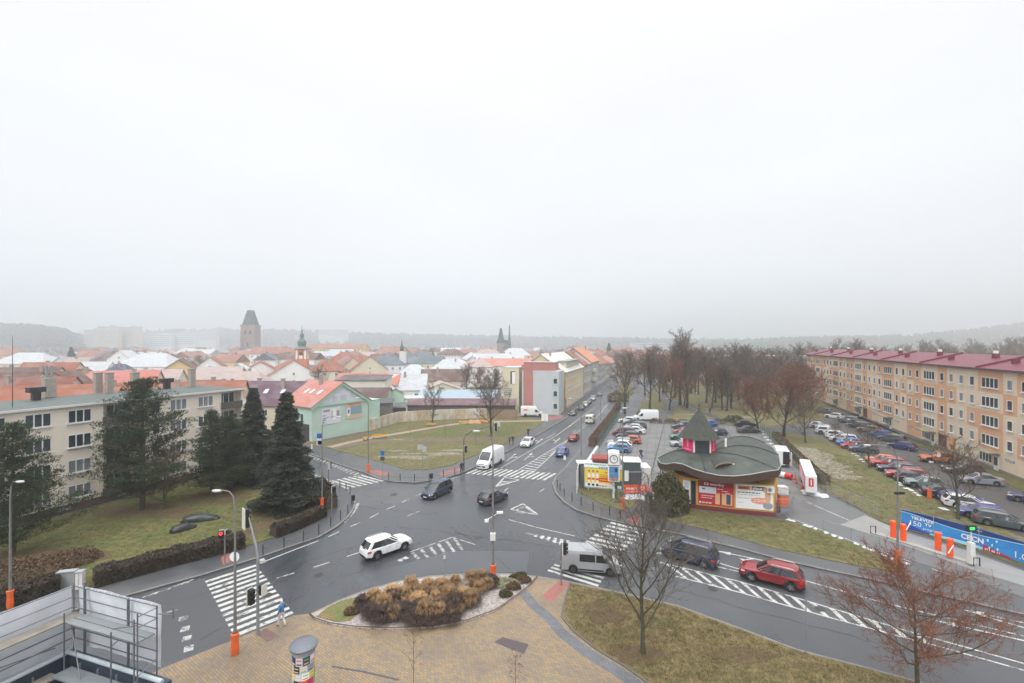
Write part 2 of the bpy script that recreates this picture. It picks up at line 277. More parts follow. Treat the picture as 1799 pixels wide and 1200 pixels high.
# gravel planting bed with dark edging, cobbled bands, tactile paving, grate
BED = [(545, 1079), (553, 1087), (580, 1096), (620, 1102), (690, 1105), (760, 1101), (820, 1091), (870, 1073), (905, 1049), (930, 1029), (943, 1013.5), (900, 1009), (840, 1009), (760, 1013), (700, 1022), (645, 1038), (600, 1054)]
PEB = brick_mat('pebbles', (.44, .41, .39), (.20, .175, .16), (.09, .075, .07), .16, .12, 12, .5, .8, (.25, .18, .16))
slab('gravel_bed', poly(BED, .2), .1, .2, PEB)
ribbon('bed_edging', BED[:11], .06, .1, .24, mat('rust_edging', (.12, .07, .05), .8), -1)
slab('ground_cover', poly([(556, 1083), (590, 1092), (615, 1090), (628, 1078), (632, 1060), (640, 1045), (600, 1055), (575, 1067)], .23), .15, .23, mat('creeping_cover', (.07, .13, .035), .9, .5, 1.2, bump=.8, col2=(.22, .13, .06), detail=9), kind='stuff')
COB = brick_mat('grey_cobbles', (.16, .165, .18), (.11, .115, .13), (.05, .05, .055), .22, .14, 60, .5, .55)
ribbon('cobbled_band', [(921, 1030), (945, 1060), (975, 1085), (1000, 1112), (1040, 1142), (1090, 1172), (1130, 1199), (1200, 1245)], -.8, .1, .124, COB)
TACT = mat('red_tactile_paving', (.26, .10, .085), .6, .2, 4)
slab('tactile_paving', poly([(951, 1048), (985, 1017), (1004, 1022), (968, 1059)], .124), .1, .124, TACT)
slab('tactile_paving', poly([(448, 1113), (468, 1104), (492, 1117), (470, 1128)], .124), .1, .124, mat('dark_tactile', (.14, .085, .075), .6, .2, 4))
slab('tactile_paving', poly([(388, 979), (402, 972), (412, 983), (392, 993)], .124), .1, .124, TACT)
slab('tactile_paving', poly([(1100, 914), (1118, 902), (1130, 906), (1118, 924)], .124), .1, .124, TACT)
slab('tactile_paving', poly([(640, 826), (668, 836), (690, 833), (665, 826)], .124), .1, .124, TACT)
slab('tactile_paving', poly([(778, 836), (812, 826), (806, 822), (770, 832)], .124), .1, .124, TACT)
slab('tactile_paving', poly([(965, 739), (990, 733), (985, 727), (962, 733)], .124), .1, .124, TACT)
gr = MB(); P_ = [G(x, y, .125) for x, y in ((868, 1128), (883, 1119.5), (929, 1132), (920, 1149))]
tag(flat('grate', [p[:2] for p in P_], .131, mat('rusty_grate', (.075, .055, .06), .6, .3, 9, stretch=(1, 8, 1))), kind='structure')
ribbon('drain', [(582, 1172), (640, 1182), (700, 1196)], .12, .1, .128, DGREY)
# road repair patches
PATCH = wet_asphalt('patch_asphalt', (.058, .063, .072), (.078, .083, .092), .22, .42, .1, 12)
flat('road_patch', poly([(618, 1012), (650, 1006), (760, 978), (790, 968), (930, 969), (925, 1005), (880, 1006), (820, 1005), (758, 1009), (698, 1018), (640, 1033)]), .004, PATCH)
flat('road_patch', poly([(255, 1042), (360, 1016), (412, 1118), (292, 1165), (262, 1100)]), .004, wet_asphalt('patch_b', (.05, .054, .062), (.068, .071, .077), .3, .5, .1, 22))
flat('road_patch', poly([(575, 868), (640, 860), (760, 852), (800, 858), (700, 885), (640, 890)]), .004, wet_asphalt('patch_c', (.065, .068, .073), (.105, .105, .107), .3, .6, .3, 32))
# ------------------------------------------------------------------ painted markings
PAINT = worn_paint('road_paint', (.46, .46, .44), (.085, .087, .092), .515)
PAINT2 = worn_paint('worn_road_paint', (.40, .40, .385), (.08, .082, .086), .465)
mk = MB(); mk2 = MB(); ZM = .009
def q4(b, a, b1, c, d, z=ZM): b.quad(*[(G(*p)[0], G(*p)[1], z) for p in (a, b1, c, d)])
def lerp(a, b, t): return (a[0] + (b[0] - a[0]) * t, a[1] + (b[1] - a[1]) * t)
def zebra(b, A, B, C, D, n, duty=.5, z=ZM):     # stripes parallel to AB, marching from AB to DC, spaced evenly on the ground
    g_ = [G(*p) for p in (A, B, C, D)]
    for i in range(n):
        t0, t1 = (i) / (n - 1 + duty), (i + duty) / (n - 1 + duty)
        p = [g_[0].lerp(g_[3], t0), g_[1].lerp(g_[2], t0), g_[1].lerp(g_[2], t1), g_[0].lerp(g_[3], t1)]
        b.quad(*[(q.x, q.y, z) for q in p])
def line(b, p, q, wd=.14, z=ZM + .001):
    a, c = G(*p), G(*q); d = (c - a).normalized(); n_ = Vector((-d.y, d.x, 0)) * wd / 2
    b.quad(*[(v.x, v.y, z) for v in (a - n_, c - n_, c + n_, a + n_)])
def pline(b, pts, wd=.14, z=ZM + .001):
    for i in range(len(pts) - 1): line(b, pts[i], pts[i + 1], wd, z)
def arrow(b, p, ang, L_=4.5, turn=0, wd=.16, z=ZM):
    c = G(*p); d = Vector((cos(R(ang)), sin(R(ang)), 0)); n_ = Vector((-d.y, d.x, 0))
    def W(u, v): q = c + d * u + n_ * v; return (q.x, q.y, z)
    b.quad(W(-L_ / 2, -wd / 2), W(L_ / 2 - 1.2, -wd / 2), W(L_ / 2 - 1.2, wd / 2), W(-L_ / 2, wd / 2))
    b.quad(W(L_ / 2 - 1.2, -.3), W(L_ / 2, 0), W(L_ / 2 - 1.2, .3))
    if turn:
        b.quad(W(-.6, turn * wd / 2), W(-.3, turn * wd / 2), W(.2, turn * .6), W(0, turn * .6)); b.quad(W(-.35, turn * .55), W(.6, turn * .55), W(.2, turn * 1.0))
zebra(mk, (360, 1021), (449, 992), (516, 1078), (412, 1120), 13)
zebra(mk, (634, 834), (676, 845), (610, 859), (570, 847), 7)
zebra(mk2, (546, 799), (541, 803), (628, 838), (638, 834), 17, .4)
zebra(mk2, (556, 834), (548, 838), (594, 858), (603, 853), 8, .5)
zebra(mk, (845, 821), (818, 832), (957, 844), (978, 832), 15)
zebra(mk, (1074, 917), (1139, 932), (1094, 968), (1027, 953), 7, .52)
zebra(mk, (975, 991), (1062, 1014), (1050, 1031), (961, 1003), 3, .5)
zebra(mk, (941, 939), (937, 942), (1000, 962), (1001, 950), 6, .5)
# hatched median on the right
T0, T1 = [(1160, 988), (1300, 1022), (1411, 1054), (1605, 1112), (1660, 1127)], [(1185, 1012), (1300, 1041), (1450, 1083), (1580, 1118), (1650, 1136)]
pline(mk, T0 + [(1799, 1166)]); pline(mk, T1 + [(1799, 1178)])
def along(P, t):
    g_ = [G(*p) for p in P]; Ls = [(g_[i + 1] - g_[i]).length for i in range(len(g_) - 1)]; s = t * sum(Ls)
    for i, l in enumerate(Ls):
        if s <= l: return g_[i].lerp(g_[i + 1], s / l)
        s -= l
    return g_[-1]
for i in range(15):
    t = .02 + i * .064; a, b_ = along(T0, t), along(T0, t + .022); c, d = along(T1, t + .055), along(T1, t + .033)
    mk.quad(*[(v.x, v.y, ZM) for v in (a, b_, c, d)])
line(mk, (1262, 989), (1302, 1001)); line(mk, (1417, 1021), (1560, 1061)); line(mk, (1560, 1061), (1799, 1118)); line(mk, (1330, 996), (1417, 1021))
arrow(mk, (1312, 979), 150, 5, 1); arrow(mk, (1270, 998), 150, 5); arrow(mk, (1730, 1110), 150, 5); arrow(mk, (1760, 1086), 150, 4)
line(mk, (1720, 1080), (1799, 1103)); zebra(mk2, (1186, 940), (1178, 944), (1150, 972), (1160, 975), 5, .5)
# median triangle of the north street
M0, M1, MT = (910, 826), (938, 829), (1000, 771)
line(mk, M0, MT, .12); line(mk, M1, MT, .12); line(mk, MT, (1052, 729), .14); line(mk, (1052, 729), (1096, 676), .2)
for i in range(17):
    t = i / 18.5; a = G(*M0).lerp(G(*MT), t); b_ = G(*M1).lerp(G(*MT), max(0, t - .02)); d = Vector((.1, .35, 0)) * (1 - t * .5)
    mk.quad(*[(v.x, v.y, ZM) for v in (a, b_, b_ + d, a + d)])
line(mk, (880, 822), (978, 765), .12); line(mk, (978, 765), (1045, 716), .14)
for a, b_ in (((999, 765), (1012, 756)), ((1022, 748), (1036, 738)), ((966, 801), (985, 784)), ((960, 770), (975, 762))): line(mk, a, b_, .14)
arrow(mk, (899, 803), 72, 5, -1); arrow(mk, (928, 802), 72, 5, -1); arrow(mk, (948, 775), 72, 5, 1); arrow(mk, (979, 774), 72, 5, 1); arrow(mk, (1003, 747), 72, 5)
line(mk, (983, 846), (992, 838), .4)
# junction triangles and hatches
for tri in (((897, 895), (919, 885), (946, 905)), ((870, 856), (886, 839), (913, 843))):
    pline(mk, tri + (tri[0],), .2)
zebra(mk, (878, 846), (903, 845), (893, 850), (874, 853), 3, .4)
pline(mk2, ((905, 897), (922, 890), (938, 902)), .18); line(mk2, (906, 900), (930, 903), .18)
pline(mk2, ((720, 970), (795, 944), (835, 957)), .14)
zebra(mk2, (722, 972), (733, 983), (815, 966), (800, 945), 6, .35)
pline(mk2, ((700, 986), (716, 979)), .5)
pline(mk, ((894, 913), (940, 926), (1010, 942)), .12); pline(mk2, ((915, 935), (940, 940), (1000, 960)), .12)
for a, b_ in (((486, 1016), (517, 1006.6)), ((551, 997), (579, 988)), ((609, 978), (630, 971)), ((577, 943), (596, 934)), ((616, 925), (633, 918)), ((650, 910), (665, 902)), ((679, 895), (694, 889)), ((706, 882.5), (719, 877)), ((730, 871.5), (742, 866)), ((793, 842), (803, 838)), ((715, 907), (739, 897)), ((885, 864), (893, 857)), ((948, 864), (956, 859))): line(mk, a, b_, .13)
pline(mk, ((461, 988), (520, 965), (560, 950)), .14); pline(mk2, ((603, 918), (616, 905), (626, 890), (628, 884)), .5); pline(mk2, ((458, 982), (463, 989)), .5)
pline(mk2, ((250, 1050), (340, 1018)), .14); zebra(mk2, (262, 1045), (258, 1049), (330, 1024), (342, 1017), 7, .5)
for a, b_ in (((314, 1089), (330, 1085)), ((317, 1107), (333, 1103)), ((320, 1124), (336, 1120)), ((323, 1142), (340, 1137))): line(mk2, a, b_, .6)
line(mk2, (285, 1078), (322, 1069), .12)
line(mk, (1417, 884), (1492, 917), .14, .155); line(mk, (1385, 912), (1520, 962), .14, .155); line(mk, (1520, 962), (1600, 990), .14, .155); line(mk, (1635, 1002), (1670, 1013), .14, .155)
tag(mk.build('road_markings', PAINT), kind='structure'); tag(mk2.build('worn_road_markings', PAINT2), kind='structure')
cp = MB()
for x0, y0, x1, y1 in ((1132, 742, 1098, 905 - 80), (1230, 744, 1170, 800), (1340, 760, 1300, 752)): pass
line(cp, (1168, 742), (1140, 850), .16, .145); line(cp, (1268, 747), (1310, 800), .14, .145)
tag(cp.build('drain_channel', mat('slot_drain', (.03, .03, .03), .7)), kind='structure')
# old snow lying in strips and heaps
def snow(pts, r, seed):
    rnd = random.Random(seed); b = MB()
    for x, y in pts:
        c = G(x, y, .15)
        for k in range(4):
            a, rr = rnd.random() * 6.28, r * (.35 + .5 * rnd.random()); ox, oy = cos(a) * r * .6, sin(a) * r * .6; n = 9; hh = rr * .35
            ring0 = [(c.x + ox + cos(2 * pi * j / n) * rr * rnd.uniform(.75, 1.2), c.y + oy + sin(2 * pi * j / n) * rr * rnd.uniform(.75, 1.2), .13) for j in range(n)]
            ring1 = [(c.x + ox + (p[0] - c.x - ox) * .6, c.y + oy + (p[1] - c.y - oy) * .6, .15 + hh * rnd.uniform(.5, .9)) for p in ring0]
            b.mesh(ring0 + ring1 + [(c.x + ox, c.y + oy, .15 + hh)], [(j, (j + 1) % n, n + (j + 1) % n, n + j) for j in range(n)] + [(n + j, n + (j + 1) % n, 2 * n) for j in range(n)])
    return b
s1 = [(1385, 913), (1392, 915), (1412, 922), (1422, 925), (1430, 928), (1450, 936), (1465, 941), (1475, 945), (1505, 955), (1520, 962), (1530, 966), (1552, 975), (1570, 982), (1583, 987), (1590, 989)]
tag(snow(s1, .24, 1).build('snow', SNOW, smooth=60), 'broken strip of old snow along the lane fence', None, None, 'stuff')
s2 = [(1500, 797), (1506, 801), (1512, 807), (1519, 811), (1527, 817), (1578, 848), (1584, 853), (1592, 858), (1600, 861), (1608, 866), (1614, 870), (1655, 893), (1660, 895)]
tag(snow(s2, .34, 2).build('snow', SNOW, smooth=60), 'strip of old snow beside the row of parked cars', None, None, 'stuff')
s3 = [(1338, 758), (1342, 763), (1346, 768), (1350, 773), (1355, 779), (1360, 785), (1366, 792), (1130, 741), (1150, 742), (1170, 742), (1115, 741)]
tag(snow(s3, .45, 3).build('snow', SNOW, smooth=60), 'line of snow pushed to the car park edge', None, None, 'stuff')
for nm, pts, r, lb in (('snow_heap', [(1421, 866), (1430, 868), (1437, 869), (1443, 871)], .8, 'heap of dirty snow beside the red and white trailer'), ('snow_heap', [(1108, 874), (1116, 872), (1124, 874)], .8, 'heap of snow under the orange banner')):
    tag(snow(pts, r, 5).build(nm, SNOW, smooth=60), lb, 'snow heap')
PUD = mat('frozen_puddle', (.50, .52, .55), .25, .2, 2)
def puddle(x, y, rx, ry, seed):
    rnd = random.Random(seed); c = G(x, y, .165); n = 18
    return [(c.x + cos(2 * pi * k / n) * rx * rnd.uniform(.55, 1.1), c.y + sin(2 * pi * k / n) * ry * rnd.uniform(.55, 1.1), 0) for k in range(n)]
pb = MB()
for i, (x, y, rx, ry) in enumerate([(715, 803, 5, 1.1), (722, 797, 2.6, .6), (700, 792, 2.2, .7), (735, 806, 2, .6), (780, 797, 4, 1.3), (795, 791, 3, .9), (765, 800, 1.5, .5), (700, 772, 2, .6), (1450, 815, 4, 3), (1470, 828, 3, 2), (1430, 800, 4, 3), (1440, 808, 2.6, 4), (1485, 838, 3, 1.4), (1415, 790, 3, 3), (1260, 718, 5, 2), (1220, 728, 5, 1), (1310, 733, 6, 1.4), (1190, 735, 5, .8), (1135, 700, 1, 6), (1010, 735, .1, .1)]):
    pp = puddle(x, y, rx, ry, i); pb.quad(*[(p[0], p[1], .168 + .001 * (i % 5) + (.012 if 697 < x < 705 and y < 780 else 0)) for p in pp])
FSN = mat('thin_snow', (.40, .41, .42), .7, .3, 2.6, col2=(.15, .125, .065), contrast=(.30, .50), detail=9)
tag(pb.build('snow', FSN), 'thin melting snow and ice lying on the grass', None, None, 'stuff')

# drain covers, cracks and sealed joints in the asphalt
cb = MB()
for x, y, r_ in ((692, 869, .45), (840, 945, .35), (1120, 1000, .35), (1252, 1035, .35), (560, 1010, .35), (1005, 870, .3), (905, 800, .3), (985, 790, .3), (470, 1045, .3), (1440, 1070, .35)):
    c = G(x, y); cb.quad(*[(c.x + cos(2 * pi * k / 14) * r_, c.y + sin(2 * pi * k / 14) * r_, .012) for k in range(14)])
tag(cb.build('drain_covers', mat('iron_cover', (.035, .033, .032), .45, .3, 8)), kind='structure')
ck_ = MB(); rk = random.Random(8)
for a, c in (((560, 880), (760, 905)), ((640, 868), (700, 900)), ((700, 925), (980, 960)), ((300, 1060), (640, 955)), ((880, 905), (1060, 960)), ((640, 862), (880, 850)), ((1200, 1040), (1700, 1170)), ((1240, 960), (1700, 1075)), ((820, 880), (1010, 780)), ((1020, 775), (930, 850)), ((760, 900), (900, 1000)), ((350, 1120), (640, 1000))):
    P = [G(*a).lerp(G(*c), k / 14) + Vector((rk.uniform(-.25, .25), rk.uniform(-.25, .25), 0)) for k in range(15)]
    for k in range(14):
        if rk.random() < .2: continue
        d = (P[k + 1] - P[k]).normalized(); n_ = Vector((-d.y, d.x, 0)) * rk.uniform(.012, .035); ck_.quad(*[(v.x, v.y, .0075) for v in (P[k] - n_, P[k + 1] - n_, P[k + 1] + n_, P[k] + n_)])
tag(ck_.build('asphalt_cracks', mat('crack_tar', (.022, .022, .024), .6)), kind='structure')
# turf: blades and litter standing on the near lawns
def turf(name, pix, n, m, hgt, seed, label, z=.16):
    P = [G(x, y, z) for x, y in pix]; x0, x1 = min(p.x for p in P), max(p.x for p in P); y0, y1 = min(p.y for p in P), max(p.y for p in P); rnd = random.Random(seed); b = MB(); k = 0
    def inside(x, y):
        c = False; j = len(P) - 1
        for i in range(len(P)):
            if (P[i].y > y) != (P[j].y > y) and x < (P[j].x - P[i].x) * (y - P[i].y) / (P[j].y - P[i].y) + P[i].x: c = not c
            j = i
        return c
    while k < n:
        cx, cy = rnd.uniform(x0, x1), rnd.uniform(y0, y1)
        if not inside(cx, cy): continue
        for q in range(rnd.choice((3, 6, 12))):
            x, y = cx + rnd.gauss(0, .16), cy + rnd.gauss(0, .16)
            if not inside(x, y): continue
            h = hgt * rnd.uniform(.4, 1.3); a = rnd.uniform(0, 6.28); u = Vector((cos(a), sin(a), 0)) * .022; t = Vector((rnd.uniform(-1, 1) * h, rnd.uniform(-1, 1) * h, h)); p = Vector((x, y, z - .01)); b.mesh([p - u, p + u, p + t], [(0, 1, 2)]); k += 1
    tag(b.build(name, m), label, None, None, 'stuff')
TF1 = mat('straw_blades', (.24, .19, .085), .95, .5, .7, col2=(.10, .10, .03)); TF2 = mat('green_blades', (.09, .14, .03), .95, .5, .7, col2=(.19, .16, .06)); 
turf('grass_blades', [(1003, 1026), (1090, 1044), (1190, 1067), (1290, 1103), (1400, 1144), (1500, 1170), (1600, 1198), (1560, 1240), (1200, 1240), (1140, 1198), (1100, 1170), (1050, 1140), (1010, 1110), (990, 1083)], 26000, TF1, .11, 1, 'straw coloured grass blades of the lower right lawn')
turf('grass_blades', [(0, 1066), (165, 1026), (300, 990), (430, 958), (500, 936), (560, 911), (575, 872), (500, 832), (425, 815), (380, 838), (103, 910), (0, 940)], 26000, TF2, .13, 2, 'green grass blades of the left lawn')
turf('grass_blades', [(1160, 909), (1225, 924), (1300, 944), (1375, 964), (1450, 980), (1560, 1001), (1590, 1000), (1530, 969), (1450, 939), (1385, 916), (1224, 898), (1190, 890)], 9000, TF1, .11, 3, 'grass blades of the lawn before the kiosk')
turf('grass_blades', [(1455, 870), (1545, 916), (1580, 929), (1700, 964), (1799, 994), (1799, 948), (1700, 906), (1625, 872), (1561, 842), (1513, 808), (1440, 790)], 12000, TF1, .12, 4, 'grass blades of the lawn beside the parked cars')
# ================================================================== cars
PAINTC = mat('car_paint', (1, 1, 1), .3, .02, 2, objcol=True, coat=.7)
CGLASS = mat('car_glass', (.018, .022, .026), .06, .2, 1, spec=.9)
TYRE = mat('tyre_rubber', (.018, .018, .018), .8, .2, 10)
RIM = mat('alloy_rim', (.38, .39, .40), .3, .1, 10, metal=.8)
RIMD = mat('dark_rim', (.10, .10, .105), .4, .1, 10, metal=.6)
HEADL = mat('headlight_glass', (.62, .64, .66), .1, .15, 20)
TAILL = mat('tail_light_glass', (.50, .012, .012), .2, .15, 20)
PLATE = mat('licence_plate', (.72, .72, .68), .5, .05, 10)
def interp(P, x):
    if x <= P[0][0]: return P[0][1]
    for a, b in zip(P, P[1:]):
        if x <= b[0]:
            t = (x - a[0]) / (b[0] - a[0]); t = t * t * (3 - 2 * t) * .35 + t * .65; return a[1] + (b[1] - a[1]) * t
    return P[-1][1]
# profile keys: L W H wheelbase front_axle_x deck[(x,z)] glass base/top x's, wheel radius, clearance
SPEC = {
 'suv':   dict(L=4.55, W=1.84, H=1.66, ax=(1.35, -1.34), r=.36, gc=.26, deck=[(-2.27, .78), (-2.2, 1.06), (-1.5, 1.10), (.9, 1.04), (1.15, 1.04), (1.8, .98), (2.15, .86), (2.275, .62)], g=(1.05, .16, -1.72, -2.15), rail=1),
 'cross': dict(L=4.25, W=1.80, H=1.58, ax=(1.28, -1.26), r=.34, gc=.24, deck=[(-2.1, .76), (-2.05, 1.0), (-1.4, 1.03), (.85, 1.0), (1.2, .99), (1.8, .92), (2.05, .80), (2.125, .6)], g=(1.05, .25, -1.45, -1.98), rail=1),
 'hatch': dict(L=4.15, W=1.76, H=1.46, ax=(1.28, -1.24), r=.31, gc=.18, deck=[(-2.07, .70), (-2.0, .92), (-1.4, .95), (.8, .91), (1.2, .89), (1.8, .78), (2.02, .66), (2.07, .5)], g=(1.05, .22, -1.35, -1.95), rail=0),
 'wagon': dict(L=4.65, W=1.80, H=1.48, ax=(1.42, -1.28), r=.32, gc=.18, deck=[(-2.32, .72), (-2.25, .94), (-1.5, .96), (.9, .92), (1.3, .89), (2.0, .78), (2.25, .66), (2.32, .5)], g=(1.15, .35, -1.80, -2.18), rail=1),
 'sedan': dict(L=4.60, W=1.80, H=1.46, ax=(1.40, -1.28), r=.32, gc=.18, deck=[(-2.30, .72), (-2.24, .98), (-1.7, 1.01), (-1.3, .98), (.9, .93), (1.3, .89), (2.0, .78), (2.22, .66), (2.30, .5)], g=(1.15, .35, -.95, -1.68), rail=0),
 'mpv':   dict(L=4.62, W=1.81, H=1.74, ax=(1.48, -1.35), r=.32, gc=.20, deck=[(-2.31, .80), (-2.26, 1.05), (-1.5, 1.08), (.9, 1.05), (1.5, .99), (2.0, .86), (2.24, .72), (2.31, .5)], g=(1.62, .55, -1.78, -2.22), rail=1),
}
def wheel_mesh(r, wd=.21, rimm=RIM):
    t = MB(); t.lathe([(r * .62, -wd / 2), (r * .93, -wd / 2), (r, -wd / 2 + .035), (r, wd / 2 - .035), (r * .93, wd / 2), (r * .62, wd / 2), (r * .62, -wd / 2)], 22, 0, axis='y')
    o = t.build('wheel', TYRE, smooth=35)
    q = MB(); q.lathe([(0.0, wd * .30), (r * .14, wd * .34), (r * .16, wd * .22), (r * .60, wd * .22), (r * .63, wd * .44), (r * .66, wd * .44)], 22, 1, axis='y')
    for k in range(5):
        a = 2 * pi * k / 5; ca, sa = cos(a), sin(a); h = r * .085
        vs = [(u * ca - v * sa, y, u * sa + v * ca) for y in (wd * .24, wd * .38) for u, v in ((r * .08, -h), (r * .62, -h * .8), (r * .62, h * .8), (r * .08, h))]
        q.mesh(vs, [(4, 5, 6, 7), (0, 1, 5, 4), (2, 3, 7, 6), (1, 2, 6, 5)], 0)
    q2 = q.build('rim', [rimm, RIMD], smooth=30); return o, q2
def make_car(kind):
    S = SPEC[kind]; L, W, Ht, r, gc, dk = S['L'], S['W'], S['H'], S['r'], S['gc'], S['deck']; hw = W / 2; ra = r + .06
    root = empty('car')
    xs = set([-L / 2 + L * i / 34 for i in range(35)])
    for ax in S['ax']:
        for k in range(13): xs.add(ax + ra * cos(pi * k / 12))
    xs = sorted(xs); xs = [x for i, x in enumerate(xs) if i == 0 or x - xs[i - 1] > .012]
    b = MB(); n = 9; rings = []
    for x in xs:
        e = 1 - max(0, (abs(x) - (L / 2 - .55)) / .55) ** 2.4 * .24; w_ = hw * e; zt = interp(dk, x); zb = gc + max(0, (abs(x) - (L / 2 - .5)) / .5) * .05
        for ax in S['ax']:
            if abs(x - ax) < ra: zb = max(zb, r + sqrt(ra * ra - (x - ax) ** 2))
        zb = min(zb, zt - .12); d = zt - zb; lo_ = min(.15 if S['r'] > .33 else .05, d * .3); sec = [(0, zb), (w_ * .80, zb), (w_ * .985, zb + lo_), (w_, zb + d * .42), (w_ * .985, zb + d * .62), (w_ * .955, zt - .05), (w_ * .86, zt + .0), (w_ * .45, zt + .025), (0, zt + .035)]
        rings.append([(x, y, z) for y, z in sec])
    for s in (1, -1):
        base = len(b.v)
        for rg in rings: b.v += [(x, y * s, z) for x, y, z in rg]
        for i in range(len(rings) - 1):
            for k in range(n - 1):
                f = (base + i * n + k, base + i * n + k + 1, base + (i + 1) * n + k + 1, base + (i + 1) * n + k)
                b.f.append(f if s > 0 else f[::-1]); b.m.append(1 if k < 2 else 0)
        b.f.append(tuple(base + k for k in range(n))); b.m.append(0); e_ = base + (len(rings) - 1) * n; b.f.append(tuple(e_ + n - 1 - k for k in range(n))); b.m.append(0)
    # greenhouse rings (base, top)
    xf0, xf1, xr1, xr0 = S['g']; zbl = lambda x: interp(dk, x) - .01; wb, wt = hw * .93, hw * .76
    def ring(xf, xr, w_, bow, z, k=1.0): return [(xr + .02, w_ * .82, z), (xr - bow * .6, 0, z), (xr + .02, -w_ * .82, z), (xr + .16, -w_ * .97, z), (xr * .5 + xf * .5, -w_, z), (xf - .35, -w_ * .96, z), (xf - .05, -w_ * .80, z), (xf + bow, 0, z), (xf - .05, w_ * .80, z), (xf - .35, w_ * .96, z), (xr * .5 + xf * .5, w_, z), (xr + .16, w_ * .97, z)]
    r0 = [(x, y, zbl(x)) for x, y, z in ring(xf0, xr0, wb, .10, 0)]; r1 = ring(xf1, xr1, wt, .10, Ht - .07)
    gm = MB(); m_ = 12; gm.mesh(r0 + r1, [(i, (i + 1) % m_, m_ + (i + 1) % m_, m_ + i) for i in range(m_)] + [tuple(m_ + i for i in range(m_))])
    ro = [(x * 1.0 + (.03 if x > 0 else -.03), y * 1.045, Ht - .085) for x, y, z in ring(xf1 + .04, xr1 - .05, wt, .10, 0)]
    ri = [(x, y * .80, Ht - .015) for x, y, z in ring(xf1 - .10, xr1 + .08, wt, .06, 0)]
    bb = len(b.v); b.v += ro + ri + [((xf1 + xr1) / 2, 0, Ht)]; b.f += [(bb + i, bb + (i + 1) % m_, bb + m_ + (i + 1) % m_, bb + m_ + i) for i in range(m_)] + [(bb + m_ + i, bb + m_ + (i + 1) % m_, bb + 2 * m_) for i in range(m_)]; b.m += [0] * (2 * m_)
    def pil(i, wd, mm=0, t=.5):
        a, c = Vector(r0[i]), Vector(r1[i]); o_ = Vector((0, 1 if a.y > 0 else -1, 0)) * .018; dx = Vector((wd / 2, 0, 0))
        b.quad(a - dx + o_, a + dx + o_, c + dx + o_, c - dx + o_, m=mm)
    for s in (0, 1):
        for i, wd, mm in (((9, .11, 0), (10, .10, 1), (11, .13 if kind != 'sedan' else .2, 0)) if s else ((5, .11, 0), (4, .10, 1), (3, .13 if kind != 'sedan' else .2, 0))): pil(i, wd, mm)
        i0 = 8 if s else 6; a, c = Vector(r0[i0]), Vector(r1[i0]); u = Vector((.03, 0, .02)); v_ = Vector((-.10, .09 if s else -.09, 0)); b.quad(a + u, c + u, c + u + v_, a + u + v_)
        i0 = 0 if s else 2; a, c = Vector(r0[i0]), Vector(r1[i0]); u = Vector((-.02, 0, .01)); v_ = Vector((.10, .08 if s else -.08, 0)); b.quad(a + u, a + u + v_, c + u + v_, c + u)
        if S['rail']: b.tube([(xf1 - .15, (1 if s else -1) * wt * .93, Ht - .03), (xf1 - .3, (1 if s else -1) * wt * .93, Ht + .025), (xr1 + .35, (1 if s else -1) * wt * .93, Ht + .025), (xr1 + .15, (1 if s else -1) * wt * .93, Ht - .03)], .018, 4, 2)
        sgn = 1 if s else -1
        b.box((xf0 - .42, sgn * (hw * .97 + .07), interp(dk, xf0 - .4) + .09), (.13, .17, .12), 0)
        for hx in (xf0 - 1.2, xf0 - 2.15): b.box((hx, sgn * (hw + .004), gc + .57), (.17, .02, .025), 1)
        b.box((xf0 - .95 - .55, sgn * (hw * .993), gc + .36), (.012, .012, .46), 1)
        b.box((xf0 - .95 + .42, sgn * (hw * .993), gc + .36), (.012, .012, .46), 1)
    xe = L / 2; b.box((xe - .03, 0, gc + .20), (.10, W * .56, .20), 1); b.box((-xe + .04, 0, gc + .13), (.10, W * .66, .17), 1)
    b.box((xe - .02, 0, gc + .42), (.07, W * .38, .09), 1)
    body = b.build('body', [PAINTC, BLACK, RIM], root, smooth=38)
    gm.build('windows', CGLASS, root, smooth=30)
    for sx_, nm, mm, zz, hh, wd in ((1, 'headlight', HEADL, gc + .44, .13, .36), (-1, 'tail_light', TAILL, gc + .52, .18, .30)):
        for s in (1, -1):
            q = MB(); y0 = W / 2 * .60; y1 = W / 2 * .90; x0 = sx_ * (L / 2 - .035); x1 = sx_ * (L / 2 - .22 if sx_ > 0 else L / 2 - .12)
            vs = [(x0, s * y0, zz), (x1, s * y1, zz + .02), (x1 - sx_ * .05, s * y1, zz + hh), (x0 - sx_ * .06, s * y0, zz + hh * .8), (x1 - sx_ * .22, s * (hw * .985), zz + .04), (x1 - sx_ * .22, s * (hw * .985), zz + hh * .95)]
            vs = [(x + sx_ * .025, y + s * .012, z) for x, y, z in vs]; vs += [(x - sx_ * .12, y - s * .05, z) for x, y, z in vs]
            q.mesh(vs, [(0, 1, 2, 3), (1, 4, 5, 2), (0, 6, 7, 1), (3, 2, 8, 9), (1, 7, 10, 4), (2, 5, 11, 8), (0, 3, 9, 6), (4, 10, 11, 5)]); q.build(nm, mm, root)
    for sx_ in (1, -1):
        q = MB(); q.box((sx_ * (L / 2 + .028), 0, gc + (.20 if sx_ > 0 else .34)), (.012, .50, .11)); q.build('licence_plate', PLATE, root)
    wt_, rm_ = wheel_mesh(r)
    first = True
    for ax in S['ax']:
        for s in (1, -1):
            if first: wo, ro_ = wt_, rm_; first = False
            else: wo, ro_ = wt_.copy(), rm_.copy(); COL.objects.link(wo); COL.objects.link(ro_)
            wo.parent = root; ro_.parent = wo; wo.location = (ax, s * (hw - .115), r); wo.rotation_euler = (0, 0, 0 if s > 0 else pi)
    KIDS[root.name] = None; return root
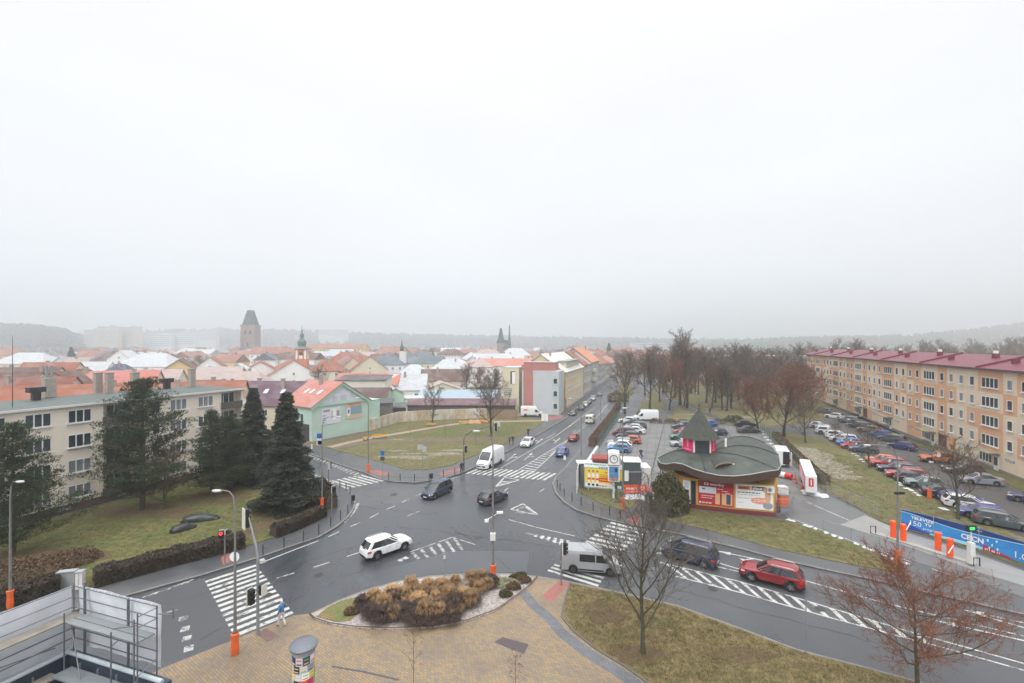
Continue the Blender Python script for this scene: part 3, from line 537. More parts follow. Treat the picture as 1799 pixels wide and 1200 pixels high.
def make_van(kind):
    P = dict(cargo=dict(L=5.9, W=2.02, H=2.62, ax=(1.95, -1.75), hood=1.15, r=.34), trans=dict(L=4.95, W=1.90, H=1.90, ax=(1.55, -1.45), hood=1.10, r=.33), small=dict(L=4.7, W=1.84, H=1.95, ax=(1.5, -1.4), hood=1.08, r=.32))[kind]
    L, W, Ht, r = P['L'], P['W'], P['H'], P['r']; hw = W / 2; ra = r + .06; gc = .24; hd = P['hood']; xe = L / 2; root = empty('van')
    top = [(-xe, Ht - .12), (-xe + .12, Ht - .01), (0, Ht), (xe - 1.95 + (.15 if kind != 'cargo' else 0), Ht - .03), (xe - 1.05, hd + .45), (xe - .80, hd + .10), (xe - .22, hd - .12), (xe - .05, hd - .35), (xe, .6)]
    if kind == 'cargo': top[3] = (xe - 2.05, Ht - .04); top[4] = (xe - 1.25, hd + .62); top[5] = (xe - .85, hd + .12)
    def zt(x):
        for a, c in zip(top, top[1:]):
            if x <= c[0]: t = (x - a[0]) / (c[0] - a[0]); return a[1] + (c[1] - a[1]) * t
        return top[-1][1]
    xs = set([-xe + L * i / 34 for i in range(35)] + [t[0] for t in top])
    for ax in P['ax']:
        for k in range(13): xs.add(ax + ra * cos(pi * k / 12))
    xs = sorted(xs); xs = [x for i, x in enumerate(xs) if i == 0 or x - xs[i - 1] > .012]
    b = MB(); n = 9
    def wat(z): return hw * (1 - max(0, (z - 1.1)) * (.055 if kind == 'cargo' else .09))
    rings = []
    for x in xs:
        e = 1 - max(0, (x - (xe - .7)) / .7) ** 2.2 * .22; z1 = zt(x); zb = gc
        for ax in P['ax']:
            if abs(x - ax) < ra: zb = max(zb, r + sqrt(ra * ra - (x - ax) ** 2))
        zb = min(zb, z1 - .15); d = z1 - zb
        sec = [(0, zb), (hw * .8, zb), (hw * .98, zb + .04), (hw, min(.95, zb + d * .5)), (wat(z1 - d * .3), z1 - d * .3), (wat(z1) * .985, z1 - .13), (wat(z1) * .93, z1 - .03), (wat(z1) * .6, z1), (0, z1 + .015)]
        rings.append([(x, y * e, z) for y, z in sec])
    for s in (1, -1):
        base = len(b.v)
        for rg in rings: b.v += [(x, y * s, z) for x, y, z in rg]
        for i in range(len(rings) - 1):
            for k in range(n - 1):
                f = (base + i * n + k, base + i * n + k + 1, base + (i + 1) * n + k + 1, base + (i + 1) * n + k); b.f.append(f if s > 0 else f[::-1]); b.m.append(1 if k < 2 else 0)
        b.f.append(tuple(base + k for k in range(n))); b.m.append(0); e_ = base + (len(rings) - 1) * n; b.f.append(tuple(e_ + n - 1 - k for k in range(n))); b.m.append(0)
    for s in (1, -1):
        b.box((xe - 1.25, s * (hw * .97 + .12), hd + .28), (.14, .2, .3), 1)
        b.box((0, s * (hw + .005), .42), (L * .42, .02, .12), 1)
        if kind == 'cargo': b.box((xe - 2.35, s * (hw + .002), 1.2), (.014, .012, 1.5), 1); b.box((xe - 3.7, s * (hw + .002), 1.2), (.014, .012, 1.5), 1)
    b.box((xe - .03, 0, .52), (.12, W * .72, .22), 1); b.box((xe - .10, 0, .82), (.12, W * .42, .1), 1); b.box((-xe + .0, 0, .38), (.14, W * .86, .16), 1)
    b.box((-xe - .004, 0, 1.25), (.01, .02, 1.7), 1)
    body = b.build('body', [PAINTC, BLACK], root, smooth=38)
    class WG:
        def quad(s_, *p): q_ = MB(); q_.quad(*p); q_.build('window', CGLASS, root)
    g = WG()
    a, c = top[5], top[3]
    def ws(t, y): x = a[0] + (c[0] - a[0]) * t; return (x + .03, y, (a[1] + (c[1] - a[1]) * t) + .05)
    mid = top[4]
    g.quad((top[5][0] + .02, -hw * .80, top[5][1] + .02), (top[5][0] + .02, hw * .80, top[5][1] + .02), (mid[0] + .03, hw * .82, mid[1] + .015), (mid[0] + .03, -hw * .82, mid[1] + .015))
    up = (mid[0] * .3 + c[0] * .7, mid[1] * .3 + c[1] * .7); g.quad((mid[0] + .03, -hw * .82, mid[1] + .015), (mid[0] + .03, hw * .82, mid[1] + .015), (up[0] + .03, hw * .76, up[1] + .015), (up[0] + .03, -hw * .76, up[1] + .015))
    wins = [(xe - 2.2, xe - 1.35)] if kind in ('cargo',) else [(xe - 2.05, xe - 1.12), (xe - 3.4, xe - 2.15)] if kind == 'trans' else [(xe - 2.0, xe - 1.2)]
    zl, zh = hd - .02, min(Ht - .24, hd + .66)
    for s in (1, -1):
        for k, (x0, x1) in enumerate(wins):
            xt = x1 - .42 if k == 0 else x1
            g.quad((x0, s * (wat(zl) + .012), zl), (x1, s * (wat(zl) + .008), zl), (xt, s * (wat(zh) + .02), zh), (x0, s * (wat(zh) + .02), zh))
    if kind != 'cargo':
        for s in (1, -1): g.quad((-xe - .012, s * .12, hd + .15), (-xe - .012, s * hw * .78, hd + .15), (-xe - .012 + .0, s * hw * .72, Ht - .3), (-xe - .012, s * .12, Ht - .3))
    for s in (1, -1):
        q = MB(); q.box((xe - .13, s * hw * .72, hd - .32), (.22, .34, .2)); q.build('headlight', HEADL, root)
        q = MB(); q.box((-xe + .0, s * (hw * .93), 1.15 if kind == 'cargo' else 1.2), (.05, .12, .42)); q.build('tail_light', TAILL, root)
    q = MB(); q.box((xe + .045, 0, .5), (.012, .5, .11)); q.build('licence_plate', PLATE, root)
    q = MB(); q.box((-xe - .085, 0, .42), (.012, .5, .11)); q.build('licence_plate', PLATE, root)
    wt_, rm_ = wheel_mesh(r, .22, RIMD); first = True
    for ax in P['ax']:
        for s in (1, -1):
            if first: wo, ro_ = wt_, rm_; first = False
            else: wo, ro_ = wt_.copy(), rm_.copy(); COL.objects.link(wo); COL.objects.link(ro_)
            wo.parent = root; ro_.parent = wo; wo.location = (ax, s * (hw - .12), r); wo.rotation_euler = (0, 0, 0 if s > 0 else pi)
    return root
USED = {}
def vehicle(kind, col, label, at=None, ang=None, F_=None, R_=None, near='L', z=0.0, group=None, cat=None):
    if kind not in USED:
        o = (make_van(kind) if kind in ('cargo', 'trans', 'small') else make_car(kind)); USED[kind] = o
    else: o = copy_tree(USED[kind])
    hw = (2.02 if kind == 'cargo' else 1.9 if kind == 'trans' else 1.84 if kind == 'small' else SPEC[kind]['W']) / 2
    if F_:
        f, r = G(*F_, z), G(*R_, z); d = (f - r).normalized(); ang = math.degrees(atan2(d.y, d.x)); n_ = Vector((-d.y, d.x, 0)) * (-1 if near == 'L' else 1)
        p = (f + r) / 2 + n_ * (hw - .1)
    elif isinstance(at, Vector): p = at.copy()
    else: p = G(*at, z)
    p.z = z; o.location = p; o.rotation_euler = (0, 0, R(ang))
    van = kind in ('cargo', 'trans', 'small')
    tag(o, label, cat or ('van' if van else 'car'), group); 
    for c in o.children:
        if c.name.startswith('body'): c.color = (*col, 1)
    return o
cW, cSil, cDG, cBK, cNV, cRD, cBL, cOR = (.74, .75, .76), (.42, .44, .46), (.035, .042, .046), (.012, .013, .016), (.008, .015, .045), (.24, .004, .006), (.02, .07, .26), (.62, .12, .02)
MR = 'vehicles driving through the junction'
vehicle('suv', (.21, .002, .008), 'crimson red SUV waiting behind the navy people carrier', F_=(1320, 1022), R_=(1389, 1040), near='L', group=MR)
vehicle('mpv', cNV, 'navy people carrier in front of the crimson SUV', F_=(1178, 982), R_=(1238, 999), near='L', group=MR)
vehicle('trans', (.30, .305, .32), 'silver panel van with dark side windows crossing behind the bare tree', F_=(1073, 1013), R_=(1004, 1007), near='R', group=MR)
vehicle('suv', cW, 'white crossover with black roof windows turning in mid junction', F_=(709, 968), R_=(664, 984), near='R', group=MR)
vehicle('mpv', (.015, .03, .06), 'dark blue people carrier coming out of the junction towards the white crossover', F_=(765, 877), R_=(789, 866), near='L', group=MR)
vehicle('hatch', (.035, .045, .05), 'dark hatchback seen from behind in the junction centre', F_=(888, 878), R_=(861, 889), near='R', group=MR)
vehicle('cargo', cW, 'tall white delivery van stopping at the north zebra crossing', F_=(857, 826), R_=(883, 812), near='L', group=MR)
vehicle('sedan', cW, 'white saloon car following the tall white van', at=(927, 782), ang=-108, group=MR)
vehicle('hatch', (.03, .09, .30), 'mid blue hatchback driving away beside the hatched median', at=(988, 799), ang=72, group=MR)
vehicle('hatch', cRD, 'small red hatchback driving away ahead of the blue one', at=(1008, 773), ang=72, group=MR)
vehicle('small', (.60, .60, .52), 'cream van driving away up the north street', at=(1037, 742), ang=72, group=MR)
KG = 'cars parked along the street kerb'
for (p, k, c, l) in [((1006, 729), 'hatch', cDG, 'dark green car parked nearest along the north street kerb'), ((1021, 719), 'hatch', cNV, 'navy hatchback second along the north street kerb'), ((1027.5, 714), 'hatch', (.5, .48, .36), 'beige car third along the north street kerb'), ((1034, 708.5), 'wagon', (.05, .08, .13), 'slate blue estate fourth along the north street kerb'), ((1041, 703), 'hatch', cSil, 'silver car fifth along the north street kerb'), ((1054, 695), 'hatch', (.05, .09, .16), 'dark blue car parked far up by the lamp on the north street')]:
    vehicle(k, c, l, at=p, ang=-108, group=KG)
vehicle('hatch', (.12, .012, .02), 'dark red car parked under the big bare tree on the street right side', at=(1077, 705), ang=72, group=KG)
vehicle('hatch', cW, 'white car parked farther up the street right side', at=(1083, 697), ang=72, group=KG)
vehicle('cargo', (.72, .72, .70), 'white courier van with orange logo parked at the grey gable end', at=(935, 731), ang=-2, z=.13, group=KG)
lg = MB(); lg.box((-1.7, -1.02, 1.75), (1.0, .02, .32)); cv = [o for o in bpy.data.objects if o.get('label', '').startswith('white courier')][0]; lg.build('orange_logo', ORANGE2, cv)
# car park rows
CPG = 'cars in the slab car park'
P0, PD, PN = G(1050, 792, .14), Vector((.322, .947, 0)), Vector((.947, -.322, 0))
for t, off, k, c, l, a in [(.6, 3.6, 'hatch', (.07, .21, .40), 'light blue hatchback nearest the clock column in the fenced row', 161), (3.0, 3.5, 'cross', cW, 'white crossover next to the light blue hatchback', 161), (5.6, 3.2, 'wagon', (.30, .33, .34), 'pale grey estate between white and orange cars', 161), (8.4, 4.9, 'hatch', (.55, .10, .02), 'orange hatchback in the fenced row', 161), (11.4, 4.2, 'suv', (.02, .03, .032), 'black SUV beyond the orange hatchback', 161), (15.0, 3.2, 'mpv', (.14, .015, .03), 'wine red people carrier against the fence', 161), (18.2, 5.0, 'sedan', (.62, .65, .66), 'white saloon beyond the wine red people carrier', 161), (21.4, 4.5, 'hatch', (.55, .58, .60), 'silver car beyond the white saloon', 161), (24.4, 5.0, 'wagon', (.06, .07, .09), 'dark grey estate in front of the white box van', 161), (27.6, 4.0, 'hatch', cBK, 'black hatchback behind the dark grey estate', 161), (30.6, 2.6, 'hatch', cW, 'white hatchback by the fence corner', 161)]:
    p = P0 + PD * t + PN * off; vehicle(k, c, l, at=p, ang=a, z=.14, group=CPG)
vehicle('cargo', cW, 'white box van parked across the far end of the car park', at=P0 + PD * 35.5 + PN * 6.5, ang=175, z=.14, group=CPG)
for p, k, c, l, a in [((1196, 772), 'cross', (.09, .17, .13), 'green crossover left of the turret', 175), ((1200, 762), 'hatch', cRD, 'red hatchback behind the green crossover', 175), ((1198, 752), 'wagon', (.03, .06, .09), 'dark blue estate at the back of the middle row', 178), ((1200, 784), 'sedan', (.30, .31, .33), 'silver car half hidden by the curved roof left edge', 175), ((1244, 749), 'hatch', (.02, .10, .42), 'bright blue hatchback right of the turret roof', 175), ((1258, 764), 'hatch', cNV, 'navy hatchback right of the turret', 172), ((1309, 748.5), 'sedan', (.015, .018, .02), 'black saloon at the far right of the car park', -4), ((1315, 760), 'sedan', (.05, .055, .06), 'dark grey saloon in front of the black saloon', -4)]:
    vehicle(k, c, l, at=p, ang=a, z=.14, group=CPG)
# street by the long block
SG = 'cars parked before the long orange apartment block'
for p, k, c, l, a in [
 ((1763, 925), 'wagon', (.055, .075, .08), 'dark teal estate nearest in the lawn side row', -38), ((1724, 909), 'hatch', (.035, .035, .20), 'violet blue hatchback between white and teal estates', 152), ((1703, 893), 'wagon', (.70, .71, .73), 'white estate next to the tree in the lawn side row', -30),
 ((1690, 884), 'hatch', (.03, .035, .16), 'dark blue car peeping over the white estate', -30), ((1660, 874), 'sedan', (.025, .03, .06), 'dark navy car under the small bare tree', -30), ((1625, 857), 'cross', (.13, .17, .17), 'grey green crossover under the curved lamp', 150), ((1606, 848), 'hatch', (.04, .02, .03), 'black car squeezed behind the grey green crossover', -30), ((1592, 840), 'wagon', (.32, .008, .012), 'red estate between black and navy cars', 150), ((1576, 830), 'wagon', (.015, .02, .045), 'navy estate with roof rails between two red cars', 150), ((1560, 822), 'suv', (.36, .008, .01), 'bright red SUV in the lawn side row', 150), ((1548, 814), 'hatch', (.45, .10, .02), 'orange car behind the bright red SUV', 150),
 ((1502, 789), 'hatch', (.28, .006, .012), 'red car by the lamp with orange sleeve', 150), ((1493, 783), 'hatch', (.03, .12, .40), 'sky blue car between silver and red cars', 150), ((1482, 776), 'wagon', (.55, .56, .57), 'silver estate in the far lawn side row', 150), ((1474, 770), 'wagon', cW, 'white estate in the far lawn side row', -30), ((1455, 763), 'suv', (.62, .63, .64), 'white SUV behind the leaning tree', -30), ((1440, 752), 'hatch', cSil, 'pale car far behind the leaning tree', -30), ((1517, 794), 'hatch', (.03, .06, .13), 'dark blue car beside the red one at the far row end', 150)]:
    vehicle(k, c, l, at=p, ang=a, z=.145, group=SG)
for p, k, c, l, a in [
 ((1647, 812), 'suv', (.40, .095, .02), 'orange SUV parked on the building side', 160), ((1692, 831), 'wagon', (.05, .045, .05), 'dark brown estate behind the orange SUV', 162), ((1722, 850), 'sedan', (.22, .23, .27), 'silver grey saloon nearest on the building side', 160), ((1820, 885), 'sedan', (.02, .025, .08), 'navy car cut off by the right picture edge', 130),
 ((1585, 789), 'hatch', (.02, .025, .14), 'deep blue hatchback seen from behind in mid street', 118), ((1567, 776), 'wagon', (.05, .06, .06), 'dark estate ahead of the deep blue hatchback', 118), ((1546, 768), 'hatch', (.02, .08, .34), 'vivid blue car on the building side', 122), ((1527, 759), 'hatch', (.16, .13, .12), 'brown grey car beyond the vivid blue one', 122), ((1508, 752), 'wagon', (.03, .03, .035), 'black estate on the far building side', 122), ((1491, 743), 'suv', (.10, .11, .14), 'dark SUV far along the building side', 120), ((1466, 735), 'hatch', (.55, .57, .57), 'pale silver car far along the building side', 122), ((1449, 726), 'hatch', (.10, .10, .11), 'grey car farthest along the building side', 122)]:
    vehicle(k, c, l, at=p, ang=a, z=.145, group=SG)
# unloading van with open rear doors, right of the kiosk
vv = vehicle('cargo', cW, 'white van with rear doors open behind the kiosk', at=(1371, 813), ang=66, z=.14)
q = MB(); q.box((-2.962, -.45, 1.45), (.03, .86, 1.9)); q.build('load_space', mat('van_load_space', (.012, .012, .014), .9), vv)
q = MB(); q.box((-3.32, -1.05, 1.45), (.85, .05, 1.95)); dd = q.build('rear_door', mat('white_van_door', (.74, .75, .76), .4), vv)
# ================================================================== trees and shrubs
TWIG = mat('twigs', (.115, .082, .060), .95, .35, 1.5)
TWIGR = mat('reddish_twigs', (.15, .068, .04), .95, .35, 1.2)
TWIGP = mat('pale_twigs', (.10, .085, .07), .95, .3, 1.2)
LEAFR = mat('dead_red_leaves', (.19, .065, .035), .9, .4, 3)
TRUNK = mat('tree_bark', (.060, .052, .040), .95, .35, 4, bump=.3, col2=(.075, .085, .04))
TRUNKB = mat('wet_black_bark', (.045, .038, .033), .95, .35, 4)
def bare_tree(seed, h, spread, trunk_r, trunk_h=.22, n1=11, n2=6, n3=6, n4=5, tw=.012, leaves=0, mt=TRUNK, mc=TWIG, up=.55, fork=False):
    rnd = random.Random(seed); T = MB(); C = MB(); Lf = MB()
    def br(p, d, L, r, lvl, M_, seg):
        pts = [p.copy()]; dd = d.normalized(); q = p.copy()
        for i in range(seg):
            dd = (dd + Vector((rnd.uniform(-1, 1), rnd.uniform(-1, 1), rnd.uniform(-.6, 1.0))) * (.16 if lvl < 3 else .22) + Vector((0, 0, .05))).normalized(); q = q + dd * L / seg; pts.append(q.copy())
        rs = [r * (1 - .72 * i / seg) for i in range(seg + 1)]; M_.tube(pts, rs, 6 if lvl < 2 else 3, cap=False); return pts, rs
    top = h * (.55 if fork else .82); p0 = Vector((0, 0, -.1)); pts = [p0]; q = p0; d = Vector((rnd.uniform(-.04, .04), rnd.uniform(-.04, .04), 1)); ns = 9
    for i in range(ns): d = (d + Vector((rnd.uniform(-1, 1), rnd.uniform(-1, 1), 0)) * .07).normalized(); q = q + d * top / ns; pts.append(q)
    rs = [trunk_r * (1.25 if i == 0 else 1) * (1 - .80 * i / ns) for i in range(ns + 1)]; T.tube(pts, rs, 9)
    def on(P, t): f = t * (len(P) - 1); i = min(int(f), len(P) - 2); return P[i].lerp(P[i + 1], f - i)
    def side(dv, ang): 
        u = dv.cross(Vector((rnd.uniform(-1, 1), rnd.uniform(-1, 1), rnd.uniform(-1, 1)))).normalized(); return (dv * cos(ang) + u * sin(ang)).normalized()
    for i in range(n1):
        t = trunk_h / .82 + (1 - trunk_h / .82) * (i / (n1 - 1)) ** .9; t = min(t, .99); p = on(pts, t); a = i * 2.4 + rnd.uniform(-.4, .4); el = up + .45 * t + rnd.uniform(-.15, .15)
        d = Vector((cos(a) * cos(el), sin(a) * cos(el), sin(el))); L1 = spread * (1.05 - .55 * (t - .2)) * rnd.uniform(.75, 1.1); r1 = max(.03, trunk_r * (.52 - .3 * t))
        P1, R1 = br(p, d, L1, r1, 1, T, 6)
        for j in range(n2):
            t2 = .25 + .72 * j / max(1, n2 - 1); p2 = on(P1, t2); d2 = side((P1[-1] - P1[0]).normalized(), rnd.uniform(.5, .95)); d2.z = abs(d2.z) * .6 + .15
            P2, R2 = br(p2, d2, L1 * rnd.uniform(.32, .5), max(tw * 1.6, r1 * .38), 2, C, 4)
            for k in range(n3):
                p3 = on(P2, .2 + .78 * k / max(1, n3 - 1)); d3 = side((P2[-1] - P2[0]).normalized(), rnd.uniform(.4, 1.0)); P3, R3 = br(p3, d3, L1 * rnd.uniform(.14, .24), tw * 1.2, 3, C, 2)
                for m_ in range(n4):
                    p4 = on(P3, rnd.uniform(.2, 1)); d4 = side((P3[-1] - P3[0]).normalized(), rnd.uniform(.3, 1.1)); P4, R4 = br(p4, d4, L1 * rnd.uniform(.07, .14), tw * .8, 4, C, 1)
                    for l_ in range(leaves):
                        c = on(P4, rnd.random()) + Vector((rnd.uniform(-1, 1), rnd.uniform(-1, 1), rnd.uniform(-1, 1))) * .08; s = rnd.uniform(.5, 1) * (tw * 3.6); u = Vector((rnd.uniform(-1, 1), rnd.uniform(-1, 1), rnd.uniform(-1, 1))).normalized(); v_ = u.cross(Vector((rnd.uniform(-1, 1), rnd.uniform(-1, 1), rnd.uniform(-1, 1)))).normalized()
                        Lf.quad(c - u * s, c + v_ * s * .7, c + u * s, c - v_ * s * .7)
    root = empty('bare_tree'); T.build('trunk', mt, root, smooth=80); C.build('crown', mc, root)
    if leaves: Lf.build('leaves', LEAFR, root)
    return root
def put(src, first, p, rz, s, label, name=None, group=None, cat='tree'):
    o = src if first else copy_tree(src)
    if name: o.name = name
    o.location = p; o.rotation_euler = (0, 0, rz); o.scale = (s, s, s if not isinstance(s, tuple) else 1) if not isinstance(s, tuple) else s
    tag(o, label, cat, group); return o
# two foreground trees
t1 = bare_tree(3, 9.8, 4.7, .15, .16, 17, 8, 7, 6, .010, 0, TRUNK, TWIGP, .62)
put(t1, True, G(1130, 1148, .14), .6, .95, 'bare multi branched tree on the lawn in front of the silver van')
t2 = bare_tree(11, 8.0, 5.2, .15, .2, 17, 9, 7, 6, .010, 4, TRUNK, TWIGR, .12)
put(t2, True, G(1612, 1215, .14), 1.2, (.80, .80, .78), 'tree with dead red leaves at the bottom right corner')
# park trees: five prototypes
BT = [bare_tree(21, 15, 6.6, .30, .2, 16, 7, 7, 5, .026, 0, TRUNKB, TWIG, .55), bare_tree(22, 18, 6.4, .34, .25, 17, 7, 7, 5, .028, 0, TRUNKB, TWIG, .7), bare_tree(23, 12.5, 6.2, .25, .16, 16, 7, 7, 5, .024, 1, TRUNKB, TWIGR, .5), bare_tree(24, 13.5, 7.2, .28, .15, 16, 7, 7, 6, .026, 2, TRUNKB, TWIGR, .45), bare_tree(25, 7, 3.4, .14, .15, 13, 6, 6, 5, .015, 0, TRUNK, TWIG, .55)]
BF = [True] * 5
PG = 'bare trees of the park'
def bt(k, p, s, label, rz=None, group=PG):
    o = put(BT[k], BF[k], p, rz if rz is not None else random.random() * 6.28, s, label, None, group); BF[k] = False; return o
bt(0, G(1098, 727, .15), 1.0, 'broad bare tree between the street and the white box van')
for k, x, y, s, l in [(1, 1195, 712, 1.22, 'tallest bare tree of the park with a forked black trunk'), (1, 1207, 717, 1.05, 'black trunked bare tree right beside the tallest one'), (2, 1176, 721, 1.05, 'rusty leaved tree left of the tallest bare tree'), (1, 1241, 708, .95, 'slim bare tree behind the turret tip'), (0, 1257, 708, 1.05, 'bare tree just right of the turret tip'), (1, 1286, 706, 1.0, 'bare tree above the black saloon'), (1, 1277, 722, .8, 'thin bare tree behind the car park middle'), (3, 1332, 757, .75, 'rusty tree at the car park right corner'), (3, 1377, 766, .95, 'spreading reddish tree in the lawn by the street'), (0, 1296, 697, 1.05, 'tall bare tree in the middle of the park'), (1, 1311, 690, .95, 'bare tree deep in the park right half'), (2, 1350, 715, 1.05, 'reddish tree behind the spreading one'), (0, 1165, 690, 1.05, 'grey bare tree left side of the park'), (1, 1222, 692, .9, 'bare tree deep behind the tallest one'), (1, 1267, 690, .9, 'bare tree deep in the park centre'), (2, 1405, 730, .95, 'reddish tree by the upper street end'), (3, 1428, 720, .8, 'rusty tree before the far end of the long block'), (1, 1150, 672, .9, 'far bare tree where the park path leaves'), (0, 1340, 690, 1.0, 'bare tree left of the long block end'), (0, 1375, 695, 1.0, 'dense bare tree left of the long block end'), (1, 1400, 690, 1.0, 'tall bare tree touching the long block end'), (0, 1322, 700, .9, 'bushy bare tree by the pale hall')]:
    bt(k, G(x, y, .15), s, l)
bt(4, G(1415, 778, .15), 1.25, 'leaning bare tree on the lawn beside the far parked row', group=None)
bt(4, G(1468, 778, .15), .55, 'very small bare tree beside the white estate', group=None)
bt(4, G(1683, 912, .15), 1.15, 'small bare tree on the lawn behind the blue banner', group=None)
bt(4, G(1527, 822, .15), .9, 'bare tree by the bright red SUV', group=None)
bt(4, G(760, 745, .16), 1.25, 'gnarled bare tree by the beige wall', group=None)
bt(0, G(863, 767, .16), .78, 'tall bare tree growing in the triangular green', group=None)
bt(4, G(290, 895, .16), .95, 'bare tree in front of the cream apartment house', group=None)
for i in range(26):
    Y = random.uniform(128, 185); x = 1135 + 11.2 * i + random.uniform(-8, 8); bt([0, 1, 0, 2, 1, 0, 3][i % 7], Vector(((x - CX) * Y / F, Y, .15)), random.uniform(.8, 1.0), 'bare tree within the dense stand at the back of the park', group='bare trees at the back of the park')
# far trees, left of and behind the long block
for i in range(84):
    x = 1100 + i * 8.8 + random.uniform(-6, 6); Y = random.uniform(195, 330) if x < 1420 else random.uniform(205, 300)
    o = bt([0, 1, 0, 3, 1][i % 5], Vector(((x - CX) * Y / F, Y, 0)), random.uniform(.75, 1.15) * (1.15 if x > 1420 else .9), 'far bare tree of the row beyond the park and the long block', group='far bare trees beyond the park')
# ------------------------------------------------------------------ conifers
NEED = mat('pine_needles', (.018, .034, .014), .8, .5, 1.2, col2=(.048, .066, .020), detail=3)
NEEDS = mat('spruce_needles', (.022, .030, .021), .85, .4, 1.3, col2=(.055, .058, .036), detail=3)
def conifer(seed, h, rad, kind):
    rnd = random.Random(seed); T = MB(); C = MB(); T.tube([(0, 0, -.1), (.05, 0, h * .5), (0, .05, h * .97)], [h * .02, h * .013, .03], 8)
    z = h * (.05 if kind == 'spruce' else .10)
    while z < h * .985:
        t = z / h; rr = rad * ((1 - t) ** (.85 if kind == 'spruce' else .62)) * (1 if t > .2 else .8 + t) * (1 if kind == 'spruce' else 1 + .16 * sin(z * 2.6)) + .18; nb = 10 if kind == 'spruce' else 9
        for k in range(nb):
            a = rnd.uniform(0, 6.28); lob = 1 + (.22 * sin(2 * a + seed) + .16 * sin(3 * a + z)) * (kind == 'pine'); L = rr * rnd.uniform(.45 if kind == 'pine' else .68, 1.12) * lob; dr = -.28 if kind == 'spruce' else .05
            P = [Vector((cos(a) * L * s, sin(a) * L * s, z + L * (dr * s + (.28 * s * s if kind == 'pine' else .10 * s * s)))) for s in (0, .35, .7, 1)]
            T.tube(P, [.05, .035, .02, .01], 3, cap=False)
            if kind == 'pine':
                for c_ in range(max(2, int(L * 2.1))):
                    s = .34 + .66 * (c_ + rnd.random()) / max(2, int(L * 2.1)); f = min(s, .999) * 3; i = int(f); c = P[i].lerp(P[min(i + 1, 3)], f - i) + Vector((-sin(a), cos(a), 0)) * rnd.uniform(-.3, .3) * L * .5 + Vector((0, 0, rnd.uniform(-.05, .25))); cr_ = rnd.uniform(.22, .42)
                    for q in range(34):
                        o = Vector((rnd.gauss(0, 1), rnd.gauss(0, 1), rnd.gauss(.25, .7))).normalized(); p_ = c + Vector((o.x * cr_ * 1.3, o.y * cr_ * 1.3, o.z * cr_ * .6)); d = (o + Vector((0, 0, .5))).normalized() * rnd.uniform(.16, .30); u = d.cross(Vector((rnd.uniform(-1, 1), rnd.uniform(-1, 1), rnd.uniform(-1, 1)))).normalized() * .038
                        C.quad(p_ - u, p_ + u, p_ + d)
                continue
            nc = max(3, int(L * 3.6))
            for c_ in range(nc):
                s = .28 + .74 * c_ / nc; f = min(s, .999) * 3; i = int(f); c = P[i].lerp(P[min(i + 1, 3)], f - i); wd = L * .26 * (1.15 - s * .6)
                for side in (-1, 0, 1):
                    cc = c + Vector((-sin(a), cos(a), 0)) * side * wd * rnd.uniform(.5, 1) + Vector((0, 0, rnd.uniform(-.05, .12)))
                    for q in range(10):
                        d = Vector((cos(a) * .6 + rnd.uniform(-.8, .8), sin(a) * .6 + rnd.uniform(-.8, .8), rnd.uniform(-1.0, .15))).normalized() * rnd.uniform(.2, .42)
                        u = d.cross(Vector((rnd.uniform(-1, 1), rnd.uniform(-1, 1), rnd.uniform(-1, 1)))).normalized() * .045
                        C.quad(cc - u, cc + d * .6 - u * .6, cc + d, cc + d * .5 + u)
        z += h * (.026 if kind == 'spruce' else .042) * (1.25 - t * .5)
    root = empty(kind + '_tree'); T.build('trunk', BARK, root, smooth=80); C.build('crown', NEEDS if kind == 'spruce' else NEED, root); return root
c1 = conifer(1, 13, 4.7, 'pine'); c2 = conifer(2, 13, 5.0, 'pine'); s1_ = conifer(3, 13, 3.7, 'spruce')
put(c1, True, G(250, 895, .16), 0, 1.14, 'tallest pine standing before the cream apartment house', cat='tree')
put(c2, True, G(22, 975, .16), 1, .9, 'dark pine at the left picture edge')
put(c1, False, G(372, 868, .16), 2, .80, 'light green pine left of the spruce')
put(c2, False, G(405, 862, .16), 2.7, .74, 'bushy pine in the middle of the conifer group')
put(s1_, True, G(445, 845, .16), 0, 1.0, 'slender dark spruce behind the pines')
put(s1_, False, G(503, 893, .16), 1.5, (1.12, 1.12, 1.04), 'broad brown green spruce nearest the curved pavement')
put(c2, False, G(-40, 955, .16), 4, .8, 'pine cut off by the left picture edge')
# far conifers in the park and town
for x, Y, s, l in [(1160 + 180, 200, .9, 'dark fir standing among the far park trees'), (1435, 200, .95, 'dark fir beyond the roof end of the long block'), (1602, 190, 1.0, 'dark fir beyond the middle of the red roof'), (597, 170, .65, 'dark conifer among the town roofs behind the purple roof'), (382 + 15, 330, .9, 'misty conifer left of the gothic tower'), (845, 300, .9, 'misty conifer left of the twin church spires'), (125, 300, 1.3, 'misty conifer before the wooded hill'), (1070, 430, 1.5, 'misty conifer at the far end of the street')]:
    put(s1_, False, Vector(((x - CX) * Y / F, Y, 0)), x, s, l, cat='tree')
